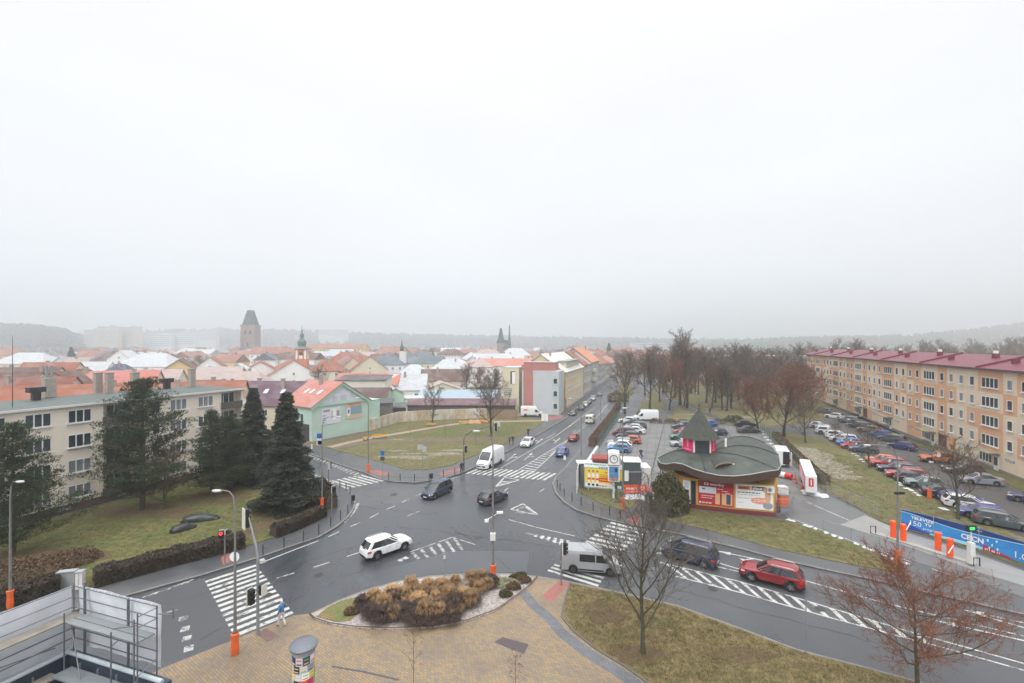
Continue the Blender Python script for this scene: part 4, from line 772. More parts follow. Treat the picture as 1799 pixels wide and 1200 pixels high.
# ------------------------------------------------------------------ leafy masses: bushes, hedges
def leafy(name, m, fn, n, sz, seed=0, parent=None, core=None):
    rnd = random.Random(seed); b = MB()
    for i in range(n):
        c, nr = fn(rnd); s = sz * rnd.uniform(.6, 1.3); u = Vector((rnd.uniform(-1, 1), rnd.uniform(-1, 1), rnd.uniform(-1, 1))).normalized(); v_ = u.cross(Vector((rnd.uniform(-1, 1), rnd.uniform(-1, 1), rnd.uniform(-1, 1)))).normalized()
        b.quad(c - u * s, c + v_ * s * .6, c + u * s, c - v_ * s * .6)
    return b.build(name, m, parent)
def bush(p, rx, ry, h, m, label, n=2600, sz=.1, seed=0, cat='bush', name='bush', group=None):
    def fn(r):
        th, ph = r.uniform(0, 6.28), math.acos(r.uniform(-.1, 1)); k = r.uniform(.72, 1.04) * (1 + .10 * sin(3 * th + seed) + .08 * sin(5 * ph + seed)); return Vector((cos(th) * sin(ph) * rx * k, sin(th) * sin(ph) * ry * k, .1 + cos(ph) * h * .9 * k + .02)), 0
    o = leafy(name, m, fn, n, sz, seed); o.location = p; return tag(o, label, cat, group)
def hedge(pix, wd, h, m, label, n=1500, sz=.07, seed=1, z=.15):
    P = [G(x, y, z) for x, y in pix]; b = MB(); rnd = random.Random(seed); Ls = [(P[i + 1] - P[i]).length for i in range(len(P) - 1)]; T_ = sum(Ls)
    for i in range(len(P) - 1):
        d = (P[i + 1] - P[i]).normalized(); n_ = Vector((-d.y, d.x, 0)) * (wd / 2 - .08); z0 = Vector((0, 0, h - .08)); a, c = P[i], P[i + 1]
        b.mesh([a - n_, c - n_, c + n_, a + n_, a - n_ + z0, c - n_ + z0, c + n_ + z0, a + n_ + z0], [(4, 5, 6, 7), (0, 1, 5, 4), (1, 2, 6, 5), (2, 3, 7, 6), (3, 0, 4, 7)])
    for k in range(int(n)):
        s = rnd.random() * T_; i = 0
        while i < len(Ls) - 1 and s > Ls[i]: s -= Ls[i]; i += 1
        d = (P[i + 1] - P[i]).normalized(); n_ = Vector((-d.y, d.x, 0)); f = rnd.random(); q = P[i] + d * s
        if f < .5: q = q + n_ * rnd.uniform(-.5, .5) * wd + Vector((0, 0, h - .06 + rnd.uniform(-.05, .16) * (1 + .6 * sin(s * 2.1 + i))))
        else: q = q + n_ * (wd / 2 - .03) * (1 if f < .75 else -1) + Vector((0, 0, rnd.uniform(0, 1) * h))
        s2 = sz * rnd.uniform(.6, 1.4); u = Vector((rnd.uniform(-1, 1), rnd.uniform(-1, 1), rnd.uniform(-1, 1))).normalized(); v_ = u.cross(Vector((rnd.uniform(-1, 1), rnd.uniform(-1, 1), rnd.uniform(-1, 1)))).normalized(); b.quad(q - u * s2, q + v_ * s2 * .6, q + u * s2, q - v_ * s2 * .6)
    return tag(b.build('hedge', m), label, 'hedge')
HM = mat('hedge_brown', (.045, .035, .028), .95, .4, 3, col2=(.075, .055, .035)); HM2 = mat('hedge_rust', (.14, .075, .04), .95, .4, 2, col2=(.09, .065, .035)); BM = mat('evergreen_bush', (.035, .045, .016), .85, .5, 2, col2=(.085, .07, .025))
hedge([(165, 1027), (300, 990), (428, 958)], 1.6, 1.05, HM, 'long clipped dark hedge along the left pavement', 11000, .12, 1)
hedge([(-120, 1103), (0, 1066), (104, 1036)], 1.6, 1.1, HM, 'dark clipped hedge behind the left lamp post', 8000, .12, 2)
hedge([(480, 943), (520, 928), (567, 905)], 1.2, .95, HM, 'low hedge before the broad spruce', 5000, .12, 3)
hedge([(559, 856), (575, 872), (583, 893)], 1.2, 1.2, HM, 'short hedge along the curved pavement', 3500, .12, 4)
hedge([(1040, 784), (1058, 758), (1074, 737), (1087, 716)], 1.3, 1.3, HM2, 'rusty hedge outside the car park fence', 7000, .17, 5)
hedge([(1362, 768), (1400, 806), (1450, 852)], 1.1, 1.0, HM2, 'rusty thicket along the right car park fence', 7000, .16, 6)
bush(G(1172, 897, .15), 2.2, 2.0, 4.3, BM, 'big round evergreen bush left of the kiosk', 9000, .13, 1)
bush(G(1085, 705, .15), 3.6, 3.0, 3.6, HM2, 'brown thicket at the foot of the broad bare tree', 2500, .16, 3)
bush(G(50, 1010, .15), 4.2, 1.8, 1.3, HM2, 'low russet shrubs under the left pines', 3500, .1, 4)
bush(G(135, 985, .15), 1.9, 1.3, 1.0, HM2, 'russet shrub on the left lawn', 1500, .09, 5)
bush(G(1290, 740, .15), 2.6, 1.4, 1.4, BM, 'low green juniper behind the car park', 1300, .13, 6)
for i, (x, y) in enumerate([(1152, 743), (1178, 744), (1200, 745), (1222, 745), (1262, 744)]): bush(G(x, y, .15), 1.6, 1, 1.2, HM2, 'small brown shrub along the back edge of the car park', 500, .12, 10 + i, group='shrubs along the car park back edge')
# ornamental grasses
GT = mat('dry_grass_blades', (.48, .31, .155), .9, .35, 5, col2=(.20, .105, .045)); 
for m_ in (GT,):
    t_ = m_.node_tree; b_ = t_.nodes['Principled BSDF']; s_ = b_.inputs['Base Color'].links[0].from_socket; oi = N(t_, 'ShaderNodeObjectInfo'); r_ = N(t_, 'ShaderNodeMapRange'); r_.inputs['To Min'].default_value = .55; r_.inputs['To Max'].default_value = 1.25; t_.links.new(oi.outputs['Random'], r_.inputs[0]); v_ = N(t_, 'ShaderNodeVectorMath', operation='SCALE'); t_.links.new(s_, v_.inputs[0]); t_.links.new(r_.outputs[0], v_.inputs['Scale']); t_.links.new(v_.outputs[0], b_.inputs['Base Color'])
GTD = mat('dark_seed_shrub', (.026, .017, .016), .9, .4, 4, col2=(.06, .034, .024))
def tuft(seed, h, r, m, name, n=520, dark=False):
    rnd = random.Random(seed); b = MB()
    for i in range(n):
        a = rnd.uniform(0, 6.28); k = rnd.random() ** .6; L = h * rnd.uniform(.75, 1.1); o = Vector((cos(a), sin(a), 0)); w_ = Vector((-sin(a), cos(a), 0)) * (.018 if not dark else .03)
        p0 = o * r * .22 * k; p1 = o * r * .5 * k + Vector((0, 0, L * .6)); p2 = o * r * (.55 + .5 * k) + Vector((0, 0, L * (1.02 - .35 * k))); p3 = o * r * (.7 + .65 * k) + Vector((0, 0, L * (1.0 - .75 * k * k)))
        b.mesh([p0 - w_, p0 + w_, p1 - w_, p1 + w_, p2 - w_ * .8, p2 + w_ * .8, p3], [(0, 1, 3, 2), (2, 3, 5, 4), (4, 5, 6)])
    return b.build(name, m)
TA = [tuft(1, 1.15, .66, GT, 'ornamental_grass'), tuft(2, 1.0, .74, GT, 'ornamental_grass'), tuft(3, 1.3, .6, GT, 'ornamental_grass')]
TB = [tuft(4, .8, .72, GTD, 'dark_shrub', 520, True), tuft(5, .7, .8, GTD, 'dark_shrub', 520, True)]
cnt = {}
def tput(lst, i, x, y, s, lb, g):
    src = lst[i % len(lst)]; o = src if src.name not in cnt else src.copy()
    if src.name in cnt: COL.objects.link(o)
    cnt[src.name] = 1; o.location = G(x, y, .19); o.scale = (s, s, s * random.uniform(.9, 1.15)); o.rotation_euler = (0, 0, random.random() * 6); tag(o, lb, 'ornamental grass' if lst is TA else 'shrub', g)
for i, (x, y) in enumerate([(657, 1060), (690, 1050), (722, 1043), (752, 1041), (776, 1037), (800, 1035), (828, 1030), (846, 1020), (675, 1074), (703, 1070), (735, 1064), (765, 1058), (790, 1056), (815, 1052), (843, 1044), (692, 1090), (722, 1091), (748, 1088), (772, 1084), (800, 1078), (827, 1066), (710, 1056), (668, 1066), (785, 1046), (740, 1050), (855, 1034)]):
    tput(TA, i, x, y, random.uniform(.66, .98), 'tan feathery grass clump in the gravel bed', 'tan grass clumps in the gravel bed')
for i, (x, y) in enumerate([(640, 1066), (655, 1082), (706, 1084), (742, 1076), (778, 1078), (760, 1093), (826, 1062), (858, 1028), (803, 1068), (735, 1093), (670, 1090), (790, 1090), (690, 1062)]):
    tput(TB, i, x, y, random.uniform(.9, 1.15), 'dark brown seedhead shrub among the tan grasses', 'dark shrubs in the gravel bed')
for x, y, rx, m, l in [(887, 1027, 1.0, mat('silver_cushion', (.26, .27, .16), .9, .3, 3), 'pale cushion plant beside the orange sleeve'), (905, 1019, .5, BM, 'tiny olive shrub near the bed tip'), (920, 1022, .6, HM2, 'tiny russet shrub near the bed tip'), (902, 1034, .6, HM2, 'low russet plant before the pale cushion'), (888, 1047, .5, BM, 'small olive plant on the gravel edge'), (916, 1015, .5, BM, 'low green plant at the bed tip by the road'), (617, 1078, .5, HM2, 'russet tuft between green cover and gravel')]:
    bush(G(x, y, .2), rx, rx * .7, .35, m, l, 1100, .06, int(x), cat='plant', name='cushion_plant')
# saplings
def sapling(p, h, seed, label, m=TWIG):
    rnd = random.Random(seed); b = MB(); b.tube([(0, 0, -.05), (.03, 0, h * .5), (-.02, .02, h)], [.022, .015, .006], 5); c = MB()
    for i in range(16):
        z = h * (.3 + .65 * i / 16); a = i * 2.4; L = h * .22 * rnd.uniform(.6, 1.2); e = Vector((cos(a) * L * .7, sin(a) * L * .7, z + L * .8)); c.tube([(0, 0, z), e], [.008, .004], 3)
        for k in range(4): q = e + Vector((rnd.uniform(-1, 1), rnd.uniform(-1, 1), rnd.uniform(-1, 1))) * .12; c.quad(q, q + Vector((.05, .02, .03)), q + Vector((.03, .0, .08)), m=1)
    r = empty('sapling', p, 0, label, 'sapling'); b.build('trunk', m, r); c.build('crown', [m, LEAFR], r); return r
sapling(G(726, 1215, .12), 3.4, 1, 'thin leafless sapling in the plaza centre'); sapling(G(905, 1235, .12), 2.6, 2, 'thin sapling below the rusty grate')
for x, y, l in [(783, 812 - 40, 'staked young tree left of the tall bare tree'), (835, 782, 'staked young tree with dark soil ring'), (906, 749, 'young tree by the grey end wall'), (720, 768, 'young tree near the yellow swing'), (1142, 720, 'young tree left side of the park'), (1182, 742, 'young tree behind the car park')]: sapling(G(x, y, .17), 3.4, int(x), l)
# wooded hills far off
HILL = mat('wooded_hillside', (.045, .050, .045), .95, .5, .03, col2=(.10, .085, .07))
def ridge(name, pts, Y0, Y1, seed):
    rnd = random.Random(seed); b = MB(); n = 90
    def hz(px): 
        for a, c in zip(pts, pts[1:]):
            if px <= c[0]: t = (px - a[0]) / (c[0] - a[0]); return a[1] + (c[1] - a[1]) * t
        return pts[-1][1]
    x0, x1 = pts[0][0], pts[-1][0]; rows = []
    for j in range(5):
        Y = Y0 + (Y1 - Y0) * j / 4; row = []
        for i in range(n + 1):
            px = x0 + (x1 - x0) * i / n; zt = H - (hz(px) + 3 - HY) * Y1 / F; row.append(((px - CX) * Y / F, Y, zt * (j / 4) ** 1.2 - 1 * (j == 0)))
        rows.append(row)
    vs = [v for r_ in rows for v in r_]; b.mesh(vs, [(j * (n + 1) + i, j * (n + 1) + i + 1, (j + 1) * (n + 1) + i + 1, (j + 1) * (n + 1) + i) for j in range(4) for i in range(n)])
    back = [(v[0], v[1] + 250, -5) for v in rows[-1]]; b.mesh(list(rows[-1]) + back, [(i, i + 1, n + 2 + i, n + 1 + i) for i in range(n)])
    tag(b.build(name, HILL, smooth=60), kind='structure')
    w_ = MB()
    for k in range(4600):
        px = rnd.uniform(x0, x1); t = rnd.random() ** .5; Y = Y0 + (Y1 - Y0) * t; z = (H - (hz(px) + 3 - HY) * Y1 / F) * t ** 1.2; c = Vector(((px - CX) * Y / F, Y, z)); s = rnd.uniform(2.0, 4.6) * Y1 / 1100
        nn_ = 7; top = c + Vector((rnd.uniform(-.4, .4) * s, 0, s * rnd.uniform(1.3, 2.2))); ring_ = [c + Vector((cos(2 * pi * q / nn_) * s * rnd.uniform(.6, 1.1), sin(2 * pi * q / nn_) * s * rnd.uniform(.6, 1.1), s * rnd.uniform(.3, 1.0))) for q in range(nn_)]
        w_.mesh(ring_ + [top, c - Vector((0, 0, 2))], [(q, (q + 1) % nn_, nn_) for q in range(nn_)] + [((q + 1) % nn_, q, nn_ + 1) for q in range(nn_)])
    tag(w_.build('distant_wood', HILL), 'distant wood covering the misty hillside', None, None, 'stuff')
ridge('hills', [(-400, 566), (0, 567), (60, 570), (118, 578), (135, 592), (150, 600)], 640, 900, 1)
ridge('hills', [(100, 588), (300, 578), (420, 577), (560, 580), (700, 586), (900, 590), (1100, 594), (1300, 596)], 1150, 1700, 2)
ridge('hills', [(1250, 599), (1400, 592), (1600, 588), (1700, 578), (1799, 566), (2000, 545), (2300, 540)], 900, 1350, 3)
# ================================================================== buildings
WALLC = mat('render_wall', (1, 1, 1), .9, .10, .35, objcol=True)
ROOFC = mat('roof_tiles', (1, 1, 1), .85, .20, .6, objcol=True, bump=.3, stretch=(1, 1, 3))
_t = ROOFC.node_tree; _b = _t.nodes['Principled BSDF']; _s = _b.inputs['Base Color'].links[0].from_socket; _c = N(_t, 'ShaderNodeTexCoord'); _n = N(_t, 'ShaderNodeTexNoise'); _n.inputs['Scale'].default_value = .28; _n.inputs['Detail'].default_value = 7
_t.links.new(_c.outputs['Object'], _n.inputs[0]); _r = N(_t, 'ShaderNodeMapRange'); _r.inputs['From Min'].default_value = .46; _r.inputs['From Max'].default_value = .70; _r.inputs['To Max'].default_value = .28; _t.links.new(_n.outputs[0], _r.inputs[0])
_w = N(_t, 'ShaderNodeTexWave', wave_type='BANDS', bands_direction='X'); _w.inputs['Scale'].default_value = 1.1; _w.inputs['Distortion'].default_value = 1.5; _t.links.new(_c.outputs['Object'], _w.inputs[0]); _q = N(_t, 'ShaderNodeMapRange'); _q.inputs['To Min'].default_value = .84; _t.links.new(_w.outputs[1], _q.inputs[0])
_m = N(_t, 'ShaderNodeMix', data_type='RGBA'); _t.links.new(_r.outputs[0], _m.inputs['Factor']); _t.links.new(_s, _m.inputs['A']); _m.inputs['B'].default_value = (.40, .39, .39, 1); _v = N(_t, 'ShaderNodeVectorMath', operation='SCALE'); _t.links.new(_m.outputs['Result'], _v.inputs[0]); _t.links.new(_q.outputs[0], _v.inputs['Scale']); _t.links.new(_v.outputs[0], _b.inputs['Base Color'])
def facade_xf(p, ang): return p, ang
def window(parent, loc, rz, w_, h, panes=2, name='window', fr=WHITE, sill=True, dark=GLASS, deep=.0, cache={}):
    key = (round(w_, 2), round(h, 2), panes, fr.name, sill, dark.name)
    if key not in cache:
        b = MB(); t = .07   # local: x along wall, -y outwards, z up; centre at origin
        for (cx, cz, dx, dz) in [(0, h / 2 - t / 2, w_, t), (0, -h / 2 + t / 2, w_, t)] + [(-w_ / 2 + t / 2 + (w_ - t) * k / panes, 0, t * (1 if k in (0, panes) else 1.5), h - 2 * t) for k in range(panes + 1)]:
            b.box((cx, -.03, cz), (dx, .06, dz), 0)
        if sill: b.box((0, -.10, -h / 2 - .06), (w_ + .16, .22, .07), 0)
        o = b.build(name, fr); g = MB(); g.quad((-w_ / 2, -.012, -h / 2), (w_ / 2, -.012, -h / 2), (w_ / 2, -.012, h / 2), (-w_ / 2, -.012, h / 2)); p = g.build('pane', dark)
        p.parent = o; cache[key] = o
    else:
        o = cache[key].copy(); COL.objects.link(o); p = cache[key].children[0].copy(); COL.objects.link(p); p.parent = o
    o.parent = parent; o.location = loc; o.rotation_euler = (0, 0, rz); return o
# ---- generic house: ridge along local x, origin at base centre
def house(name, label, c, rot, L, W, eave, ridge, wall, roof, kind='gable', cat='house', wins=2, chim=1, over=.35, group=None, sky_=0, rmat=None, gwin=1, floors=None, seed=0, endw=None):
    rnd = random.Random(seed + int(c[0] * 7) + int(c[1])); r = empty(name, (c[0], c[1], 0), R(rot), label, cat, group)
    b = MB(); hl, hw = L / 2, W / 2
    if kind == 'flat':
        b.box((0, 0, eave / 2), (L, W, eave)); w1 = b.build('wall', WALLC, r); w1.color = (*wall, 1); q = MB(); q.box((0, 0, eave + .12), (L + over, W + over, .24)); o = q.build('roof', rmat or ROOFC, r); o.color = (*roof, 1)
    elif kind == 'shed':
        vs = [(-hl, -hw, 0), (hl, -hw, 0), (hl, hw, 0), (-hl, hw, 0), (-hl, -hw, eave), (hl, -hw, eave), (hl, hw, ridge), (-hl, hw, ridge)]
        b.mesh(vs, [(0, 3, 2, 1), (0, 1, 5, 4), (1, 2, 6, 5), (2, 3, 7, 6), (3, 0, 4, 7)]); w1 = b.build('wall', WALLC, r); w1.color = (*wall, 1)
        q = MB(); s = (ridge - eave) / W; o1 = over; vs = [(-hl - o1, -hw - o1, eave - s * o1 + dz) for dz in (.02,)]
        A = [(-hl - o1, -hw - o1, eave - s * o1), (hl + o1, -hw - o1, eave - s * o1), (hl + o1, hw + o1, ridge + s * o1), (-hl - o1, hw + o1, ridge + s * o1)]
        q.mesh([(x, y, z + .02) for x, y, z in A] + [(x, y, z + .2) for x, y, z in A], [(0, 3, 2, 1), (4, 5, 6, 7), (0, 1, 5, 4), (1, 2, 6, 5), (2, 3, 7, 6), (3, 0, 4, 7)]); o = q.build('roof', rmat or ROOFC, r); o.color = (*roof, 1)
    else:
        hip = {'gable': 0, 'hip': 1, 'half': .35}[kind]; rl = hl - hw * .9 * (1 if hip == 1 else 0) if hip == 1 else hl
        if hip == 1: rl = max(.5, hl - hw * .9)
        if hip == 0: vs = [(-hl, -hw, 0), (hl, -hw, 0), (hl, hw, 0), (-hl, hw, 0), (-hl, -hw, eave), (hl, -hw, eave), (hl, hw, eave), (-hl, hw, eave), (-hl, 0, ridge), (hl, 0, ridge)]; fs = [(0, 1, 5, 4), (2, 3, 7, 6), (1, 2, 6, 9, 5), (3, 0, 4, 8, 7)]
        else: vs = [(-hl, -hw, 0), (hl, -hw, 0), (hl, hw, 0), (-hl, hw, 0), (-hl, -hw, eave), (hl, -hw, eave), (hl, hw, eave), (-hl, hw, eave)]; fs = [(0, 1, 5, 4), (2, 3, 7, 6), (1, 2, 6, 5), (3, 0, 4, 7)]
        b.mesh(vs, fs); w1 = b.build('wall', WALLC, r); w1.color = (*wall, 1)
        q = MB(); s = (ridge - eave) / hw; ov = over; ze = eave - s * ov; th = .16
        E = [(-hl - ov, -hw - ov, ze), (hl + ov, -hw - ov, ze), (hl + ov, hw + ov, ze), (-hl - ov, hw + ov, ze)]; Rg = [(-rl - (ov if hip == 0 else 0), 0, ridge), (rl + (ov if hip == 0 else 0), 0, ridge)]
        def up(p, d=th): return (p[0], p[1], p[2] + d)
        vs = [up(p, .02) for p in E + Rg] + [up(p) for p in E + Rg]
        fs = [(6, 7, 11, 10), (8, 9, 10, 11), (7, 8, 11), (9, 6, 10), (0, 1, 7, 6), (2, 3, 9, 8)] if hip else [(6, 7, 11, 10), (8, 9, 10, 11), (0, 1, 7, 6), (2, 3, 9, 8), (1, 5, 11, 7), (5, 2, 8, 11), (3, 4, 10, 9), (4, 0, 6, 10), (1, 0, 4, 5), (3, 2, 5, 4)]
        if hip: fs += [(1, 2, 8, 7), (3, 0, 6, 9)]
        q.mesh(vs, fs); o = q.build('roof', rmat or ROOFC, r); o.color = (*roof, 1)
        for k in range(chim):
            x = (-rl + 2 * rl * (k + .5 + rnd.uniform(-.2, .2)) / chim); y = rnd.choice((-1, 1)) * hw * rnd.uniform(.15, .35); zt = ridge + rnd.uniform(.3, .9); ch = MB(); ch.box((x, y, (zt + eave) / 2), (.7, .55, zt - eave)); ch.box((x, y, zt + .06), (.85, .7, .12)); cc = ch.build('chimney', mat('chimney_render', (.34, .29, .25), .9, .25, 2), o)
        for k in range(sky_):
            x = -hl + L * (k + 1) / (sky_ + 1); t = .55; sk_ = MB(); y = -hw * (1 - t); z = eave + (ridge - eave) * t + th + .03; dx, dy = .42, .55
            for sgn in (-1,): sk_.quad((x - dx, y - dy, z - dy * s), (x + dx, y - dy, z - dy * s), (x + dx, y + dy, z + dy * s), (x - dx, y + dy, z + dy * s)); sk_.build('roof_window', mat('skylight_glass', (.50, .54, .58), .08, .1, 2, spec=.9), o)
    fl = floors or max(1, int(eave / 3.2))
    if wins:
        for f in range(fl):
            z = (f + .55) * eave / fl
            for k in range(wins):
                x = -hl + L * (k + .5) / wins
                window(r, (x, -hw - .005, z), 0, min(1.1, L / wins * .45), 1.35, 2)
            if gwin:
                for sx_, rz_ in ((1, pi / 2), (-1, -pi / 2)):
                    for k in range(endw or gwin): window(r, (sx_ * (hl + .005), -hw + W * (k + .5) / (endw or gwin), z), rz_, .95, 1.25, 2)
        if kind == 'gable' and ridge - eave > 2.4 and gwin:
            for sx_, rz_ in ((1, pi / 2), (-1, -pi / 2)): window(r, (sx_ * (hl + .005), 0, eave + .7), rz_, .9, 1.1, 2)
    return r
def at(px, py_ridge, ridge, dY=0):
    Y = F * (H - ridge) / (py_ridge - HY) + dY; return ((px - CX) * Y / F, Y)
OR, PK, RD_, BR, DB, SN, PSN, SL, MT, CRM, YL, WH, GRN = (.28, .098, .055), (.285, .135, .10), (.20, .068, .048), (.115, .062, .046), (.10, .065, .06), (.47, .49, .51), (.40, .32, .30), (.11, .135, .16), (.36, .45, .50), (.62, .55, .42), (.66, .50, .26), (.74, .73, .70), (.30, .38, .34)
TOWN = [ # label, px, py_ridge, ridge z, rot, L, W, eave, wall, roof, kind, wins, chim
 ('low orange tiled roofs just behind the flat grey roof', 35, 686, 10.5, 22, 26, 10, 7.2, CRM, OR, 'gable', 0, 2),
 ('steep orange roofed wing behind the black flue', 150, 676, 10.8, 22, 24, 9, 7, CRM, OR, 'gable', 0, 1),
 ('brick gable house with bare orange and yellow end wall', 126, 651, 13.2, -68, 15, 15, 8.2, (.60, .30, .16), BR, 'gable', 0, 1),
 ('house with bright orange roof above the brick gable', 92, 637, 13.5, 8, 15, 9, 9, CRM, OR, 'gable', 3, 1),
 ('brown roofed house at the far left', 45, 646, 13, 8, 18, 10, 8.5, CRM, BR, 'gable', 3, 2),
 ('dark red roofed house by the steel flues', 62, 663, 12.2, 14, 14, 9, 8.2, (.55, .42, .34), RD_, 'gable', 2, 2),
 ('brown roof left of the dark red one', 10, 655, 12.2, 8, 16, 9, 8.2, YL, BR, 'gable', 3, 1),
 ('long snow covered hall behind the orange roofs', 54, 620, 14, 2, 26, 14, 8.5, CRM, SN, 'hip', 6, 0),
 ('yellow house with pink hipped roof at the left edge', 8, 610, 16.5, 2, 24, 14, 11, YL, PK, 'hip', 5, 1),
 ('pale blue gable house in the left town', 116, 628, 12.8, -72, 9, 9, 9, (.60, .68, .70), PSN, 'gable', 2, 0),
 ('white church hall with snowy roof and round window', 155, 636, 13.6, 4, 18, 11, 8, WH, SN, 'gable', 0, 0),
 ('house with dark slate blue roof', 212, 640, 13.2, 8, 11, 9, 9, WH, (.07, .09, .13), 'hip', 3, 1),
 ('wide pinkish red roof above the flat grey roof', 205, 652, 12.6, 22, 17, 11, 8, CRM, (.46, .17, .14), 'gable', 0, 2),
 ('largest snow white hipped roof', 270, 621, 14.8, -4, 28, 16, 8.6, WH, SN, 'hip', 6, 0),
 ('ochre gable house with long brown roof', 318, 631, 14.2, -58, 20, 18, 7.4, YL, BR, 'gable', 3, 1),
 ('salmon pink roof left of the ochre gable', 272, 650, 12.2, 16, 13, 9, 8.4, CRM, PSN, 'gable', 2, 1),
 ('low orange roof behind the second chimney stack', 345, 671, 10.4, 20, 17, 8, 7.6, CRM, OR, 'gable', 0, 2),
 ('small house with snow white gable', 386, 669, 10.4, -68, 9, 8, 7.4, WH, SL, 'gable', 0, 0),
 ('ochre house under slate roof beside the white gable', 418, 671, 10.2, -66, 9, 8, 7.4, YL, SL, 'gable', 0, 1),
 ('orange roof with bright white gable', 372, 627, 14, -62, 16, 12, 9, WH, OR, 'gable', 2, 1),
 ('pale pink snowed roof with three skylights', 388, 645, 12.6, 14, 13, 9, 9, CRM, PSN, 'gable', 2, 1),
 ('white half hipped attic gable', 420, 639, 13, -70, 7, 9, 10, WH, SN, 'gable', 1, 0),
 ('wide frosted pink roof right of the white attic gable', 434, 653, 11.8, 8, 15, 10, 7.6, CRM, PSN, 'hip', 0, 1),
 ('first of the big orange red roofs', 458, 634, 14.0, -62, 22, 19, 8.0, WH, OR, 'gable', 3, 1),
 ('second of the big orange red roofs before the onion tower', 512, 632, 14.2, -60, 24, 19, 8.0, WH, OR, 'gable', 4, 1),
 ('orange roof right of the onion tower', 577, 631, 14.0, 8, 14, 11, 9, CRM, OR, 'hip', 3, 2),
 ('house with mauve brown roof slope', 612, 627, 14.6, -60, 24, 14, 8.6, CRM, (.26, .13, .12), 'gable', 2, 1),
 ('red roofed house with a row of dormers', 640, 625, 15, -60, 24, 17, 8.6, CRM, OR, 'gable', 3, 2),
 ('long low orange roof above the cream wall', 650, 656, 11.6, 0, 20, 9, 8.2, WH, (.46, .17, .12), 'gable', 0, 0),
 ('white house with snow roof and small gable', 717, 657.5, 11.6, 8, 12, 10, 7.0, WH, SN, 'gable', 2, 1),
 ('large pale grey roof behind the snow roof', 728, 641, 13.2, 10, 16, 14, 8.4, WH, (.46, .50, .54), 'hip', 0, 0),
 ('slate roofed villa with tall white chimney tower', 683, 624, 15, 2, 18, 14, 10.4, (.66, .70, .74), SL, 'hip', 5, 1),
 ('long slate roofed range right of the chimney tower', 745, 626, 14.6, 0, 22, 11, 11, CRM, SL, 'gable', 7, 1),
 ('brown roofed old house with tiny windows', 782, 649, 12.6, 4, 18, 11, 8.6, (.58, .50, .42), BR, 'gable', 4, 1),
 ('cream workshop with low gable', 775, 671, 10.6, -76, 9, 13, 8.2, CRM, (.42, .33, .28), 'gable', 1, 0),
 ('white workers house under snow roof', 795, 632, 14.4, 2, 19, 11, 10.4, WH, SN, 'hip', 6, 1),
 ('white four storey house with mixed snow and tile roof', 838, 631, 15.2, 12, 13, 10, 12, WH, PSN, 'hip', 3, 2),
 ('long white tenement under red roof', 902, 630, 15.2, 2, 30, 11, 12, WH, (.48, .20, .15), 'gable', 7, 3),
 ('pale villa far behind the tenement', 905, 612, 17, 2, 22, 14, 12, CRM, SN, 'hip', 6, 1),
 ('pink roofed white school behind the big orange roofs', 475, 610, 16.4, 2, 22, 12, 12, WH, PK, 'gable', 6, 0),
 ('rosy roofed house beside the white school', 515, 612, 16, 2, 19, 11, 12, (.6, .62, .66), PK, 'gable', 4, 0),
 ('long yellow palace with many windows', 585, 604.5, 18, 0, 62, 14, 14.4, YL, PK, 'gable', 18, 0),
 ('white mansard house before the yellow palace', 600, 614, 16, 2, 26, 12, 11.6, WH, (.42, .44, .48), 'hip', 8, 0),
 ('yellow gabled house with pink roof', 690, 609.5, 17, -30, 22, 18, 11, YL, PK, 'gable', 4, 0),
 ('white gable house among misty trees', 220, 616, 15.6, -80, 10, 11, 11.4, WH, SN, 'gable', 2, 0),
]
TOWN_Y = [75, 85, 105, 140, 130, 95, 115, 250, 330, 190, 185, 160, 110, 230, 160, 125, 90, 100, 105, 210, 150, 170, 135, 200, 200, 205, 225, 225, 150, 150, 190, 235, 250, 180, 150, 220, 200, 215, 330, 310, 310, 420, 330, 330, 240]
for i, (lb, px, py, rz, rot, L, W, ev, wl, rf, kd, wn, chn) in enumerate(TOWN):
    Y = TOWN_Y[i]; c = ((px - CX) * Y / F, Y); dz = rz - ev; rz = H - (py - HY) * Y / F; ev = max(3.0, rz - dz); house('town_house', lb, c, rot, L, W, ev, rz, wl, rf, kd, 'house', wn, chn, seed=i, gwin=1 if wn else 0)
# ---- named neighbours round the green
PB = (Vector((-38.3, 87.1)), Vector((-31.0, 98.4)))
# mint gable house: gable face between PB points, ridge goes back
mid = (PB[0] + PB[1]) / 2; dgab = (PB[1] - PB[0]); Wg = dgab.length; dgn = dgab.normalized(); back = Vector((-dgn.y, dgn.x)); Lg = 11.5; cm = mid + back * (Lg / 2)
rotm = math.degrees(atan2(back.y, back.x)) + 180     # local +x faces the gable front
MINT = (.46, .60, .53)
mg = house('gable_house', 'mint green gable house with two billboards on its end wall', (cm.x, cm.y), rotm, Lg, Wg, 6.9, 11.0, MINT, (.44, .18, .145), 'gable', 'house', 0, 1, .5, sky_=0)
q = MB(); xg = Lg / 2 + .02; hwg = Wg / 2; q.mesh([(xg, -hwg + 1.0, 7.2), (xg, hwg - .9, 7.2), (xg, .0, 10.4)], [(0, 1, 2)]); q.build('gable_panel', mat('pale_lilac_render', (.62, .64, .72), .9, .06, .6), mg)
q = MB(); TRM = mat('mint_trim', (.38, .60, .50), .8, .08, 1); q.box((xg + .10, 0, 6.85), (.22, Wg + .4, .28)); 
for s in (-1, 1):
    a = Vector((xg + .35, s * (hwg + .5), 6.55)); c = Vector((xg + .35, 0, 11.05)); q.quad(a, c, c + Vector((0, 0, -.55)), a + Vector((0, -s * .3, -.45))); q.quad(a + Vector((-.35, 0, .02)), c + Vector((-.35, 0, .02)), c, a)
q.build('trim', TRM, mg)
